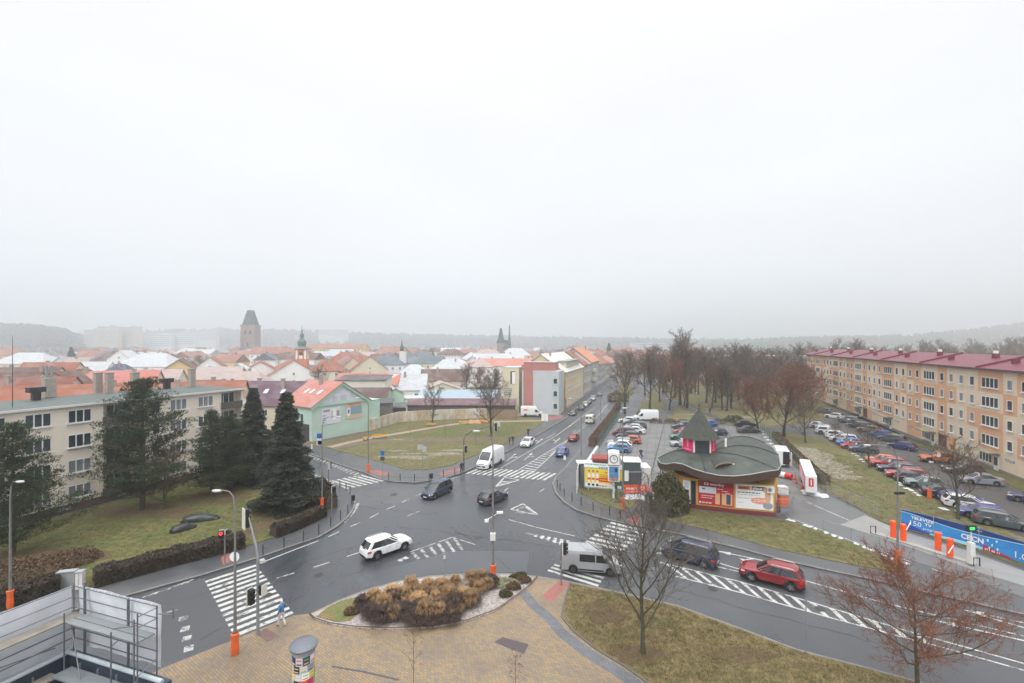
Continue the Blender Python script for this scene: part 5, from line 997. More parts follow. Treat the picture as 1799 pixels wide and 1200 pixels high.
def panel(parent, c, w_, h, m, name='billboard', rz=0, th=.05):     # faces local -y rotated by rz
    q = MB(); q.box((0, 0, 0), (w_, th, h)); o = q.build(name, m, parent); o.location = c; o.rotation_euler = (0, 0, rz); return o
def on(parent, name, x0, x1, z0, z1, m, d=.006, base=.026):         # flat piece on a panel face, local coords of panel
    q = MB(); y = -base - d; q.quad((x0, y, z0), (x1, y, z0), (x1, y, z1), (x0, y, z1)); return q.build(name, m, parent)
def ton(parent, s, x, z, size, m, sx_=1, d=.014, align='LEFT', bold=0, name='lettering'):
    return text(name, s, size, m, parent, (x, -.026 - d, z), (R(90), 0, 0), .003, align, sx_, bold)
def flatm(n, c, r=.6): return mat(n, c, r, .03, 2)
PBL, PWH, PRD, PYL, PBK, POR, PDB, PGN, PSK, PLB, PGY, PPK = flatm('print_blue', (.03, .12, .45)), flatm('print_white', (.80, .80, .80)), flatm('print_red', (.60, .02, .03)), flatm('print_yellow', (.85, .58, .03)), flatm('print_black', (.015, .015, .015)), flatm('print_orange', (.85, .16, .02)), flatm('print_dark_red', (.28, .02, .025)), flatm('print_green', (.08, .42, .10)), flatm('print_skin', (.65, .38, .26)), flatm('print_light_blue', (.08, .38, .72)), flatm('print_grey', (.30, .31, .33)), flatm('print_magenta', (.70, .01, .14))
# on local +x face: rz = 90deg makes -y face +x
bb1 = panel(mg, (Lg / 2 + .05, -hwg + 4.2, 4.6), 4.3, 3.2, flatm('poster_pale', (.66, .66, .74)), 'billboard', pi / 2)
for k in range(4): on(bb1, 'print', -2.0, -1.2 + .1 * (k % 2), -1.3 + k * .45, -1.12 + k * .45, PGY)
on(bb1, 'print', -1.8, -.3, .85, 1.25, PGY, .01); on(bb1, 'print', .1, 1.9, -.6, .9, PGY, .007); on(bb1, 'print', .3, 1.2, -.9, 1.2, PWH, .011)
bb2 = panel(mg, (Lg / 2 + .05, -hwg + 9.7, 5.0), 4.1, 3.4, flatm('poster_peach', (.60, .47, .37)), 'billboard', pi / 2)
on(bb2, 'print', -.9, 1.9, -.8, 1.0, flatm('poster_teal', (.22, .34, .40)), .007); on(bb2, 'print', -1.8, -1.0, -1.0, .6, PWH, .010); on(bb2, 'print', -1.6, 1.7, 1.15, 1.45, flatm('poster_rust', (.55, .17, .08)), .009); on(bb2, 'print', -1.6, -1.2, -.5, .3, PBL, .014)
for y, z, w_, h in ((-1.7, 7.9, .8, 1.1), (.4, 7.9, 1.3, 1.1), (2.6, 8.4, .8, 1.3)): window(mg, (xg + .01, y, z), pi / 2, w_, h, 1, fr=flatm('lilac_frame', (.55, .56, .62)), dark=flatm('lilac_glass', (.52, .55, .62), .2), sill=False)
for k, x in enumerate((3.2, .6, -1.2)):
    q = MB(); s = (11.0 - 6.9) / hwg; t = .55; y = -hwg * .48; z = 6.9 + 4.1 * .52 + .2; q.quad((x - .45, y - .6, z - .6 * s), (x + .45, y - .6, z - .6 * s), (x + .45, y + .6, z + .6 * s), (x - .45, y + .6, z + .6 * s)); q.build('roof_window', mat('skylight_glass', (.50, .54, .58), .08, .1, 2, spec=.9), [c_ for c_ in mg.children if c_.name.startswith('roof')][0])
window(mg, (2.6, -hwg - .005, 4.4), 0, 1.0, 1.7, 1, fr=TRM); q = MB(); q.box((2.2, -hwg - .03, 1.7), (5.5, .08, 3.3)); q.build('gate', mat('dark_gate', (.05, .045, .05), .7), mg)
# mint side annex right of gable
ax = PB[1] + dgn * 1.6 + back * 3; house('annex', 'narrow mint annex right of the mint gable', (ax.x, ax.y), rotm, 5.5, 3.4, 6.4, 6.4, MINT, (.40, .58, .50), 'flat', 'building', 0, 0, .1)
# purple roofed house behind it, barn, cream wall hall, mint back house
def AY(px, Y): return ((px - CX) * Y / F, Y)
house('town_house', 'broad house with dark mauve roof and two skylights', (-51.5, 98.5), -3, 14.5, 12.5, 6.4, 10.7, CRM, (.11, .062, .085), 'gable', 'house', 4, 2, sky_=3, gwin=1)
house('barn', 'barn with brown roof between mint gable and mint back wall', AY(648, 119), 2, 11, 8, 4.9, 7.3, (.45, .62, .52), (.11, .065, .06), 'gable', 'barn', 0, 0)
house('shed', 'pale mint outbuilding with ochre gable top', AY(691, 124), -66, 6, 4.5, 5.4, 7.0, (.50, .66, .52), (.45, .40, .32), 'gable', 'shed', 0, 0)
house('hall', 'long cream fire wall under a dark roof edge', AY(641, 138), 0, 14.5, 8, 8.0, 9.0, (.62, .58, .50), (.10, .08, .085), 'shed', 'building', 0, 0)
house('canopy', 'cluttered open lean to behind the beige wall', AY(668, 109), 10, 5.6, 4, 4.8, 5.3, (.16, .14, .13), (.09, .10, .11), 'shed', 'shed', 0, 0)
house('shed', 'small dark shed at the end of the lean to', AY(698, 114), 6, 4, 3, 3.0, 3.6, (.09, .08, .08), (.10, .10, .11), 'shed', 'shed', 0, 0)
house('workshop', 'long workshop with pale blue metal roof', AY(812, 136), 1, 24, 16, 2.9, 5.0, (.55, .55, .52), (.30, .40, .45), 'gable', 'building', 0, 0, rmat=mat('blue_metal_roof', (.27, .35, .40), .45, .08, .4, stretch=(6, .3, 1)))
house('shed', 'white garage with snowy flat roof', AY(722, 126), 0, 7.5, 7, 3.9, 4.1, WH, SN, 'flat', 'garage', 0, 0)
house('shed', 'long open shed with mauve roof behind the beige wall', AY(812, 120), -1, 28, 4, 2.9, 3.9, (.10, .09, .09), (.15, .085, .095), 'shed', 'shed', 0, 0)
house('shed', 'grey roofed shed left of the grey end wall', AY(890, 131), -58, 8, 6, 3.6, 5.2, (.22, .20, .19), (.17, .19, .20), 'gable', 'shed', 0, 0)
# beige boundary wall
def wallrun(name, pts, h, th, m, label, cat='wall', cap=None):
    b = MB()
    for i in range(len(pts) - 1):
        a, c = pts[i], pts[i + 1]; d = (c - a).normalized(); n_ = Vector((-d.y, d.x, 0)) * th / 2; up = Vector((0, 0, h)); a2, c2 = a - d * (.002 + th * .3 * (i > 0)), c
        b.mesh([a2 - n_, c2 - n_, c2 + n_, a2 + n_, a2 - n_ + up, c2 - n_ + up, c2 + n_ + up, a2 + n_ + up], [(0, 3, 2, 1), (4, 5, 6, 7), (0, 1, 5, 4), (1, 2, 6, 5), (2, 3, 7, 6), (3, 0, 4, 7)])
    o = b.build(name, m); return tag(o, label, cat)
BW = mat('stained_wall', (.46, .36, .24), .9, .25, .5, col2=(.58, .54, .47), stretch=(1.2, 1.2, .25), contrast=(.4, .6))
wallrun('boundary_wall', [G(649, 757, .1), G(700, 742, .1), G(770, 737.5, .1), G(855, 735, .1)], 2.5, .3, BW, 'stained beige wall behind the triangular green')
wallrun('boundary_wall', [G(856, 735, .1), G(908, 735.5, .1)], 2.2, .2, mat('plank_wall', (.28, .20, .13), .9, .2, 1, stretch=(6, 6, .5)), 'brown plank wall at the right end of the beige wall')
# ---- street row along the north street
SD = Vector((.310, .951)); SNv = Vector((-.951, .310))     # along, and away from the street (to the left)
S0 = Vector((14.3, 127.5))
def row(name, label, t0, t1, depth, eave, ridge, wall, roof, wins, floors, cat='building', **kw):
    L = t1 - t0; c = S0 + SD * (t0 + t1) / 2 + SNv * depth / 2; return house(name, label, (c.x, c.y), math.degrees(atan2(SD.y, SD.x)), L, depth, eave, ridge, wall, roof, 'gable', cat, wins, 2, .4, floors=floors, gwin=0, **kw)
CY = (.68, .56, .36)
yb = row('tenement', 'yellow office block with three rows of windows on the north street', 2.0, 36, 14, 10.8, 15.6, CY, (.62, .60, .57), 11, 3, over=.4) if False else house('office_building', 'yellow office block with three rows of windows on the north street', tuple(S0 + SD * 18.6 + SNv * 7), math.degrees(atan2(SD.y, SD.x)), 33, 14, 10.8, 15.8, CY, (.62, .60, .57), 'gable', 'building', 11, 3, .4, floors=3, gwin=0)
q = MB(); q.box((1.5, -4.6, 12.6), (22, 3.2, 1.7)); q.build('dormer', mat('cream_render', (.62, .52, .38), .9), yb); q = MB(); q.box((1.5, -4.6, 13.55), (23, 4.0, .18)); q.build('dormer_roof', mat('green_copper', (.22, .29, .28), .6), yb)
for k in range(9): window(yb, (-7.5 + k * 2.25, -6.205, 12.6), 0, 1.1, 1.1, 2, sill=False)
q = MB(); q.box((-16.2, -7.06, 5.4), (1.2, .12, 10.8)); q.build('corner_strip', mat('tan_pilaster', (.45, .30, .16), .9), yb)
for k in range(11): window(yb, (-15 + k * 3, -7.005, .75), 0, 1.3, .6, 2, sill=False)
q = MB(); q.box((-15.2, -7.05, 1.5), (1.4, .1, 3.0)); q.build('door', mat('dark_red_door', (.10, .03, .03), .6), yb)
row('tenement', 'grey tenement with orange roof next to the yellow office', 36, 46, 13, 11.2, 16, (.40, .37, .33), OR, 4, 3)
row('tenement', 'narrow grey tenement with pale mauve roof', 46, 54, 13, 11.2, 15.9, (.42, .40, .37), (.38, .27, .25), 3, 3)
tb = row('tenement', 'corner tenement with broad orange roof and stacked bays', 54, 78, 14, 11.6, 17.2, (.34, .34, .34), (.56, .24, .13), 6, 3)
for z in (4.6, 8.0): q = MB(); q.box((-6, -7.6, z), (7, 1.2, 1.0)); q.build('balcony', mat('cream_balcony', (.55, .50, .38), .9), tb)
row('tenement', 'grey house beyond the corner tenement', 79, 100, 12, 9.6, 13.5, (.36, .34, .34), PK, 5, 3)
row('tenement', 'far grey house at the end of the street row', 101, 125, 12, 8.6, 12, (.38, .35, .34), OR, 6, 2)
row('tenement', 'farthest misty house of the street row', 127, 160, 12, 8, 11.4, (.4, .37, .36), (.42, .2, .16), 7, 2)
# grey and salmon end building
E0 = Vector(((917 - CX) * 122 / F, 122.5)); E1 = Vector((12.3, 119.6)); ed = E1 - E0; eL = ed.length; en = ed.normalized(); eb = Vector((-en.y, en.x))
er = empty('end_building', ((E0 + E1) / 2).to_3d(), atan2(ed.y, ed.x), 'grey and salmon end wall building with a white lit sign box', 'building')
q = MB(); q.box((0, 3.5, 5.8), (eL, 7, 11.6)); q.build('wall', mat('pale_grey_render', (.50, .52, .54), .85, .05, .3), er).location = (0, 0, 0)
q = MB(); q.box((-.7, 4.4, 12.7), (eL - 1.4, 5, 2.1)); q.build('attic', mat('salmon_render', (.44, .19, .165), .9, .08, .3), er)
q = MB(); q.box((-.7, 4.4, 13.83), (eL - 1.2, 5.3, .12)); q.build('roof', mat('grey_sheet', (.35, .36, .37), .6), er)
q = MB(); q.box((-eL / 2 + 1.75, -.06, 6.4), (2.6, .10, 12.0)); q.box((-.8, -.06, 12.6), (eL - 1.4, .10, 1.2)); q.build('salmon_band', MATS['salmon_render'], er)
q = MB(); q.box((eL / 2 - .9, -.04, 5.2), (1.5, .06, 10.2)); q.build('stair_strip', mat('mint_grey_strip', (.42, .50, .48), .8), er)
for z in (2.4, 5.7, 9.0): window(er, (eL / 2 - .9, -.075, z), 0, 1.1, 1.5, 1, sill=False)
er2 = house('side_wing', 'cream side wing with painted lettering behind the salmon band', (E0.x - 2.2, E0.y + 5.5), math.degrees(atan2(ed.y, ed.x)), 5, 7, 12.2, 12.2, (.64, .58, .42), (.55, .56, .57), 'flat', 'building', 0, 0, .1)
q = MB(); q.box((-.2 + 1.0, -3.56, 9.6), (1.3, .1, 3.4)); q.build('sign_box', PBK, er2); q = MB(); q.box((-.2 + 1.25, -3.63, 9.5), (.9, .06, 3.2)); q.build('sign_face', PWH, er2)
for k in range(4): q = MB(); q.box((-.6, -3.53, 6.6 - k * .55), (2.2, .03, .28)); q.build('painted_line', PGY, er2)
q = MB(); q.box((1.2, -3.53, 2.9), (.8, .03, .9)); q.box((-.6, -3.53, 2.2), (2.8, .03, .1)); q.build('painted_line', PBK, er2)
# ---- churches
STN = mat('old_stone', (.27, .225, .20), .95, .2, .3); SLT = mat('church_slate', (.07, .085, .085), .8, .2, .5); COPR = mat('green_copper_roof', (.10, .17, .15), .6, .25, .8)
Y = 450; X = (440.5 - CX) * Y / F; r = empty('gothic_tower', (X, Y, -4), .1, 'tall grey stone gothic tower with a truncated steep roof', 'tower'); r.scale = (1.2, 1.2, 1.2)
b = MB(); b.box((0, 0, 17), (10.8, 10.8, 34)); b.box((0, 0, 33.6), (11.6, 11.6, .8)); 
for s in (-1, 1): b.box((s * 4.9, -5.4, 14), (1.2, 1.0, 28))
for z in (12, 22): b.box((0, 0, z), (11.2, 11.2, .5))
b.build('wall', STN, r)
b = MB(); z0, z1 = 34, 46.2; b.mesh([(-4.7, -4.7, z0), (4.7, -4.7, z0), (4.7, 4.7, z0), (-4.7, 4.7, z0), (-2.1, -1.6, z1), (2.1, -1.6, z1), (2.1, 1.6, z1), (-2.1, 1.6, z1)], [(0, 1, 5, 4), (1, 2, 6, 5), (2, 3, 7, 6), (3, 0, 4, 7), (4, 5, 6, 7)]); b.build('roof', SLT, r)
for x, z in ((-2, 28), (2, 28), (0, 18), (0, 8)): q = MB(); q.box((x, -5.42, z), (1.3, .1, 3.2)); q.build('window', PBK, r)
Y = 225; X = (530.5 - CX) * Y / F; r = empty('clock_tower', (X, Y, 0), .25, 'orange clock tower with green onion dome spire', 'church tower')
b = MB(); b.box((0, 0, 8), (5.6, 5.6, 16)); b.box((0, 0, 16.1), (6.4, 6.4, .3)); b.build('wall', mat('orange_tower_render', (.58, .20, .09), .9, .1, .5), r)
b = MB(); b.lathe([(3.9, 16.2), (3.2, 16.9), (1.7, 17.6), (1.9, 18.4), (2.15, 19.3), (1.8, 20.3), (1.0, 21.0), (.85, 22.0), (1.05, 22.8), (.8, 23.6), (.35, 24.2), (.45, 25.0), (.15, 25.8), (.06, 28.2), (0, 28.2)], 12); b.build('spire', COPR, r, smooth=50)
for rz in (0, -pi / 2, pi / 2):
    q = MB(); q.lathe([(0, -.02), (.95, -.02), (.95, .02), (0, .02)], 18, axis='y', c=(0, 13.9)); o = q.build('clock_face', flatm('clock_dark', (.05, .06, .05)), r); o.rotation_euler = (0, 0, rz); o.location = (2.86 * sin(rz), -2.86 * cos(rz), 0)
    q = MB()
    for s in (-1, 1): q.box((s * 1.9, 0, 13.4), (.8, .06, 4.4)); 
    q.box((0, 0, 12.2), (1.5, .06, 1.6)); o = q.build('white_trim', PWH, r); o.rotation_euler = (0, 0, rz); o.location = (2.83 * sin(rz), -2.83 * cos(rz), 0)
Y = 420
for px, h0, h1, w_, l in ((880, 19, 33, 7, 'left spire of the twin spired church in the mist'), (895, 16, 36, 2.6, 'thin needle spire right of the twin spired church'), (889, 14, 22, 9, 'dark nave roof between the misty spires')):
    r = empty('church_spire', ((px - CX) * Y / F, Y, 0), 0, l, 'church'); b = MB(); b.box((0, 0, h0 / 2), (w_, w_, h0)); b.build('wall', STN, r); b = MB(); b.lathe([(w_ * .62, h0), (w_ * .30, h0 + (h1 - h0) * .5), (w_ * .12, h1)], 6); b.build('roof', SLT, r)
Y = 235; r = empty('chimney_tower', ((708 - CX) * Y / F, Y, 0), 0, 'square white tower right of the slate villa', 'tower'); b = MB(); b.box((0, 0, 7.5), (3, 3, 15)); b.build('wall', OFFW, r); b = MB(); b.box((0, 0, 15.1), (3.2, 3.2, .2)); b.build('roof', SLT, r)
Y = 260; r = empty('roof_turret', ((706 - CX) * Y / F, Y, 0), 0, 'little dark turret spire above the slate villa', 'tower'); b = MB(); b.box((0, 0, 8), (1.6, 1.6, 16)); b.build('wall', SLT, r); b = MB(); b.lathe([(1.3, 16), (.5, 18), (.1, 21)], 6); b.build('roof', SLT, r)
# ---- misty slab blocks on the left horizon
PNB = mat('panel_block', (.50, .44, .36), .9, .15, .2); PNB2 = mat('panel_block_pale', (.55, .58, .58), .9, .15, .2)
def slabblock(px0, px1, py0, Y, m, label, bays, floors):
    X0, X1 = (px0 - CX) * Y / F, (px1 - CX) * Y / F; Y *= 1.5; X0 *= 1.5; X1 *= 1.5; z = H - (py0 - HY) * Y / F; r = empty('slab_block', ((X0 + X1) / 2, Y, 0), random.uniform(-.1, .1), label, 'apartment block', 'misty slab blocks on the horizon')
    b = MB(); L = X1 - X0; b.box((0, 6, z / 2), (L, 12, z)); b.box((L * .1, 6, z + 1.2), (5, 5, 2.4)); b.build('wall', m, r); w_ = MB()
    for f in range(floors): w_.box((0, -.05, z - 2.6 - f * 4), (L - 2, .1, 1.7))
    w_.build('window_band', PGY, r)
for a in [(146, 172, 579, 560, PNB, 'beige slab block farthest left', 6, 7), (172, 205, 573, 560, PNB, 'beige slab block with roof box, second from left', 8, 8), (207, 242, 574, 575, PNB, 'beige slab block with roof box, third from left', 8, 8), (262, 300, 587, 600, PNB2, 'pale grey slab block left of the gothic tower', 8, 6), (302, 342, 584, 610, PNB2, 'pale grey slab block nearest the gothic tower', 8, 6), (345, 380, 579, 720, PNB2, 'faint slab block above the pale blocks', 8, 6), (560, 610, 579, 900, PNB2, 'very faint long block on the skyline', 8, 4), (1110, 1170, 603, 520, PNB2, 'pale misty block beyond the street end', 8, 3), (1175, 1215, 606, 420, PNB2, 'white misty hall behind the rusty trees', 8, 2)]: slabblock(*a)
c = ((1325 - CX) * 235 / F, 235); house('hall', 'pale windowless hall hidden behind the park trees', c, 0, 52, 20, 12.5, 13, (.62, .60, .52), (.5, .5, .5), 'flat', 'building', 0, 0)
# ---- far town: many small houses in the mist
FARW = mat('far_house_wall', (1, 1, 1), .9, .05, .5, objcol=True)
def farproto(L, W, ev, rg, hip):
    b = MB(); hl, hw = L / 2, W / 2; rl = hl - (hw * .8 if hip else 0)
    b.mesh([(-hl, -hw, 0), (hl, -hw, 0), (hl, hw, 0), (-hl, hw, 0), (-hl, -hw, ev), (hl, -hw, ev), (hl, hw, ev), (-hl, hw, ev), (-hl, 0, rg - .1), (hl, 0, rg - .1)], [(0, 1, 5, 4), (2, 3, 7, 6)] + ([(1, 2, 6, 5), (3, 0, 4, 7)] if hip else [(1, 2, 6, 9, 5), (3, 0, 4, 8, 7)]))
    for f in range(int(ev / 3)):
        for k in range(int(L / 2.6)):
            x = -hl + L * (k + .5) / int(L / 2.6); b.box((x, -hw - .02, 1.7 + 3 * f), (.95, .06, 1.3), 1)
        for s in (-1, 1):
            for k in range(3): b.box((s * (hl + .02), -hw + W * (k + .5) / 3, 1.7 + 3 * f), (.06, .9, 1.3), 1)
    w1 = b.build('wall', [FARW, PGY]); q = MB(); o = .4; q.mesh([(-hl - o, -hw - o, ev - .2), (hl + o, -hw - o, ev - .2), (hl + o, hw + o, ev - .2), (-hl - o, hw + o, ev - .2), (-rl - (0 if hip else o), 0, rg), (rl + (0 if hip else o), 0, rg)], [(0, 1, 5, 4), (2, 3, 4, 5), (1, 2, 5), (3, 0, 4)])
    q.box((rl * .5, 0, rg), (.8, .7, 1.8)); q.box((-rl * .6, .8, rg - .2), (.7, .6, 1.6)); r1 = q.build('roof', ROOFC); e = empty('town_house'); w1.parent = e; r1.parent = e; return e
FP = [farproto(14, 10, 6.4, 10.6, 0), farproto(18, 11, 8.2, 12.6, 0), farproto(12, 10, 6.2, 10.4, 1), farproto(22, 12, 9, 13.8, 1), farproto(10, 9, 5.6, 9.6, 0), farproto(30, 12, 8.6, 12.8, 0)]
ff = [True] * 6; rf = random.Random(12); names = {'pink': PK, 'orange': OR, 'brown': BR, 'snowy white': SN, 'slate grey': SL, 'frosted': PSN}
far = 0
for Y0 in [238, 268, 300, 340, 385, 440, 510]:
    px = 120 + rf.uniform(0, 20) if Y0 > 230 else rf.uniform(20, 60)
    while px < (1000 if Y0 < 300 else 1190):
        step = 15.5 * F / Y0 * rf.uniform(.8, 1.35); px += step
        if Y0 < 290 and rf.random() < .3: continue
        if 905 < px < 1100 and Y0 < 320: continue
        if 420 < px < 462 and Y0 < 372: 
            if rf.random() < .6: continue
        Y = Y0 + rf.uniform(-9, 9); k = rf.choice([0, 1, 2, 3, 4, 5] if Y0 > 260 else [0, 2, 4]); rn = rf.choice(['pink'] * 4 + ['orange'] * 3 + ['brown'] * 3 + ['snowy white'] * 2 + ['slate grey'] * 2 + ['frosted'] * 3)
        src = FP[k]; o = src if ff[k] else copy_tree(src); ff[k] = False; o.location = ((px - CX) * Y / F, Y, max(0, (Y - 400) * .012)); o.rotation_euler = (0, 0, R(rf.choice([0, 14, -18, 72, -75, 95]) + rf.uniform(-8, 8)))
        if Y0 < 240: o.scale = (.8, .8, .72)
        wc = rf.choice([WH, CRM, YL, (.6, .58, .55), (.62, .52, .44)])
        for c_ in o.children: c_.color = (*(names[rn] if c_.name.startswith('roof') else wc), 1)
        tag(o, 'small distant town house with %s roof in the mist' % rn, 'house', 'distant houses with %s roofs' % rn); far += 1
print('far houses', far)
# trees in the town and between
TW = [Vector(((x - CX) * Y_ / F, Y_, 0)) for x, Y_ in [(820, 165), (845, 160), (870, 158), (600, 160), (560, 165), (350, 240), (300, 300), (240, 310), (170, 320), (640, 340), (760, 350), (820, 330), (930, 330), (520, 350), (1010, 330), (980, 360), (410, 360), (200, 380), (130, 360), (1060, 300), (1085, 270), (1105, 330), (1130, 400), (1150, 360)]]
for i, p in enumerate(TW): bt([0, 3, 1, 0][i % 4], p, random.uniform(.5, .85), 'misty bare tree standing among the town roofs', group='bare trees among the town roofs')
bush(Vector(((855 - CX) * 150 / F, 150, 0)), 10, 4, 5.5, BM, 'dark hedge mass behind the workshop', 2500, .35, 3, 'hedge', 'hedge')
# ================================================================== left cream apartment house
LA = Vector((-49.8, 50.05)); LD = Vector((.395, .919)); LN = Vector((-.919, .395)); t0, t1 = -14.0, 21.6; Lh = t1 - t0; cc = LA + LD * (t0 + t1) / 2 + LN * 5.5
la = empty('apartment_house', (cc.x, cc.y, 0), atan2(LD.y, LD.x), 'long cream four storey apartment house with flat roof behind the pines', 'apartment house')
CRW = mat('cream_plaster', (.80, .72, .62), .9, .09, .3, stretch=(1, 1, .5)); PLI = mat('brown_plinth', (.14, .085, .07), .9, .15, 2)
hx = Lh / 2; hy = 5.5; tx = lambda t: t - (t0 + t1) / 2
bal = [(4.0, 8.2), (18.2, 21.3)]; b = MB()     # wall with loggia recesses
segs = []; x = t0
for a, c in bal: segs.append((x, a)); x = c
segs.append((x, t1))
for a, c in segs: b.box((tx((a + c) / 2), 0, 6.45), (c - a, 11, 10.9))
for a, c in bal: b.box((tx((a + c) / 2), .65, 6.45), (c - a, 9.7, 10.9))
for a, c in bal:
    for z in (1.0, 3.85, 6.7, 9.55, 11.95): b.box((tx((a + c) / 2), -4.86 + .0, z), (c - a - .01, 1.26, .16))
b.build('wall', CRW, la)
b = MB(); b.box((0, .0, .5), (Lh + .06, 10.9, 1.0)); b.build('plinth', PLI, la)
b = MB(); b.box((0, 0, 12.02), (Lh + .5, 11.6, .2)); b.box((0, -5.86, 12.02), (Lh + .5, .1, .24), 1); b.build('roof', [mat('grey_green_felt', (.10, .12, .115), .8, .15, .6), OFFW], la)
zf = [2.45, 5.3, 8.15, 11.0]; zf = [2.3, 5.15, 8.0, 10.75]
for z in zf:
    for t in (-12.2, -8.8, -5.2, -1.7, 1.8, 12.3, 15.9): window(la, (tx(t), -hy - .005, z), 0, 2.1, 1.45, 3, dark=GLASS if random.random() < .6 else CURT)
    window(la, (tx(9.6), -hy - .005, z), 0, .9, 1.45, 1)
    for a, c in bal:
        window(la, (tx((a + c) / 2), -4.2 - .005, z - .05), 0, 2.6, 1.7, 3, sill=False); q = MB(); L = c - a; q.box((tx((a + c) / 2), -5.62, z - .95), (L + .2, .06, 1.0)); q.build('balcony_rail', mat('dark_balcony_sheet', (.10, .085, .08), .7, .2, 2), la)
    window(la, (hx + .005, 0, z), pi / 2, 1.2, 1.45, 2)
for t in (-10, -4, .5, 6, 11, 14.5, 17): q = MB(); q.box((tx(t), -hy + .02, .62), (1.1, .1, .36)); q.build('cellar_window', PGY, la)
q = MB(); q.box((tx(6.1), -5.0, 10.2), (1.4, .8, .9)); q.build('teal_cover', mat('teal_tarp', (.02, .22, .18), .7), la)
def rooftop(name, label, px, py, fn, cat):
    p = V(px, py, F * (H - 12.2) / (py - HY)); r = empty(name, p, R(66), label, cat); fn(r); return r
def flue(r):
    b = MB(); b.box((0, 0, .5), (.7, .7, 1.0)); b.box((0, 0, 1.25), (1.5, 1.0, .6)); b.build('hood', BLACK, r)
rooftop('vent', 'black ventilation hood on the flat grey roof', 63, 703, flue, 'roof vent'); rooftop('vent', 'dark ventilation hood behind the tallest pine', 293, 683, flue, 'roof vent')
def stack(r):
    b = MB(); b.box((0, 0, 1.2), (1.1, 1.0, 2.4)); b.build('brick', mat('old_stack', (.33, .29, .25), .9, .2, 2), r)
    for s in (-.25, .25): q = MB(); q.tube([(s, 0, 2.4), (s, 0, 4.0)], .14, 8); q.build('steel_flue', GREY, r)
rooftop('chimney_stack', 'chimney stack with two steel flues behind the flat roof', 86, 704 - 6, stack, 'chimney')
def st2(r): b = MB(); b.box((0, 0, 1.35), (.78, .7, 2.7)); b.box((0, 0, 2.75), (.9, .82, .1)); b.build('brick', mat('old_stack', (.33, .29, .25), .9, .2, 2), r)
for px, py, l in ((172, 690, 'tall brown chimney stack, left one of the pair'), (192, 690, 'wide brown chimney stack, right one of the pair'), (337, 679, 'brown chimney stack near the roof end'), (237, 690, 'grey chimney stack behind the tallest pine top')): rooftop('chimney_stack', l, px, py, st2, 'chimney')
def mast(r): b = MB(); b.tube([(0, 0, 0), (0, 0, 7.5 if r['label'].startswith('thin black') else 2.5)], [.05, .02], 5); b.build('pole', DGREY, r)
rooftop('antenna_mast', 'thin black aerial mast on the flat grey roof', 22, 716, mast, 'aerial')
rooftop('antenna_mast', 'thin aerial mast on the roof behind the tallest pine', 233, 690, mast, 'aerial')
r = empty('satellite_dish', V(427, 704, 73), 0, 'white satellite dish at the end of the cream house', 'satellite dish'); b = MB(); b.lathe([(0, .15), (.35, .06), (.55, -.05)], 14, axis='y'); b.build('dish', WHITE, r)
# ================================================================== long orange and cream block on the right
RA = Vector((73.2, 71.2)); RDv = Vector((.335, .942)); RN = Vector((.942, -.335)); t0, t1 = -24.0, 98.7; Lr = t1 - t0; cc = RA + RDv * (t0 + t1) / 2 + RN * 6
rb = empty('apartment_block', (cc.x, cc.y, 0), atan2(-RDv.y, -RDv.x), 'very long five storey block in orange and cream with magenta roof', 'apartment block')
# local +x runs from the far end to the near end, local -y faces the street
tl = lambda t: (t0 + t1) / 2 - t
ORW = mat('orange_panel', (.66, .37, .215), .9, .08, .3); BEW = mat('beige_panel', (.70, .57, .43), .9, .08, .3); RPL = mat('grey_plinth', (.22, .20, .19), .9, .1, 1)
b = MB(); b.box((0, .05, 7.5), (Lr, 11.9, 15.0), 1)
rp = random.Random(4)
# facade panels: modules per section of 17.5 m: one wide (5.85) and four narrow (2.9125)
mods = []; c0 = -2.4 - 17.45 * 2
for s in range(8):
    c = c0 + 17.45 * s; mods.append((c, 5.8, 'B'))
    for k in range(4): mods.append((c + 2.9 + 2.9125 * (k + .5), 2.9125, 'S'))
wl = []
for i, (c, w_, kk) in enumerate(mods):
    a, d = max(c - w_ / 2, t0), min(c + w_ / 2, t1)
    if d - a < .3: continue
    sct, col = i // 5, i % 5
    for f in range(6):
        z0, z1 = (0, 2.85) if f == 0 else (2.85 + 2.9 * (f - 1), 2.85 + 2.9 * f); z1 = min(z1, 14.9) if f < 5 else 14.9
        if f == 5: z0 = 14.45 - .0; continue
        if f == 4: z1 = 14.9
        pat = [[1, 1, 0, 0, 1], [0, 1, 1, 0, 1], [0, 0, 0, 1, 1], [1, 1, 0, 1, 0], [1, 0, 0, 0, 1], [0, 1, 1, 0, 0]][(f * 2 + sct) % 6][col] if f else (0 if kk == 'B' else (sct + (col > 2)) % 2)
        passage = (f == 0 and col == 4 and sct in (2, 4))
        if passage:
            b.box(((tl(a) + tl(d)) / 2, -6.01, 2.75), (d - a - .01, .12, .2), 0); q = MB(); q.box(((tl(a) + tl(d)) / 2, -5.905, 1.32), (d - a - .12, .02, 2.64)); q.build('passage', mat('passage_red', (.12, .045, .035), .9), rb); continue
        b.box(((tl(a) + tl(d)) / 2, -5.96, (z0 + z1) / 2), (d - a - .02, .12, z1 - z0 - .02), 2 if pat else 1)
        if d - a < w_ - .1: continue
        if f == 0: wl.append((c, f, kk, col, sct))
        else: wl.append((c, f, kk, col, sct))
b.build('wall', [RPL, BEW, ORW], rb)
b = MB(); b.box((0, .0, .25), (Lr + .1, 12.2, .5)); b.build('plinth', RPL, rb)
wl.sort(key=lambda e: e[0]); nwin = 0; rest = MB()
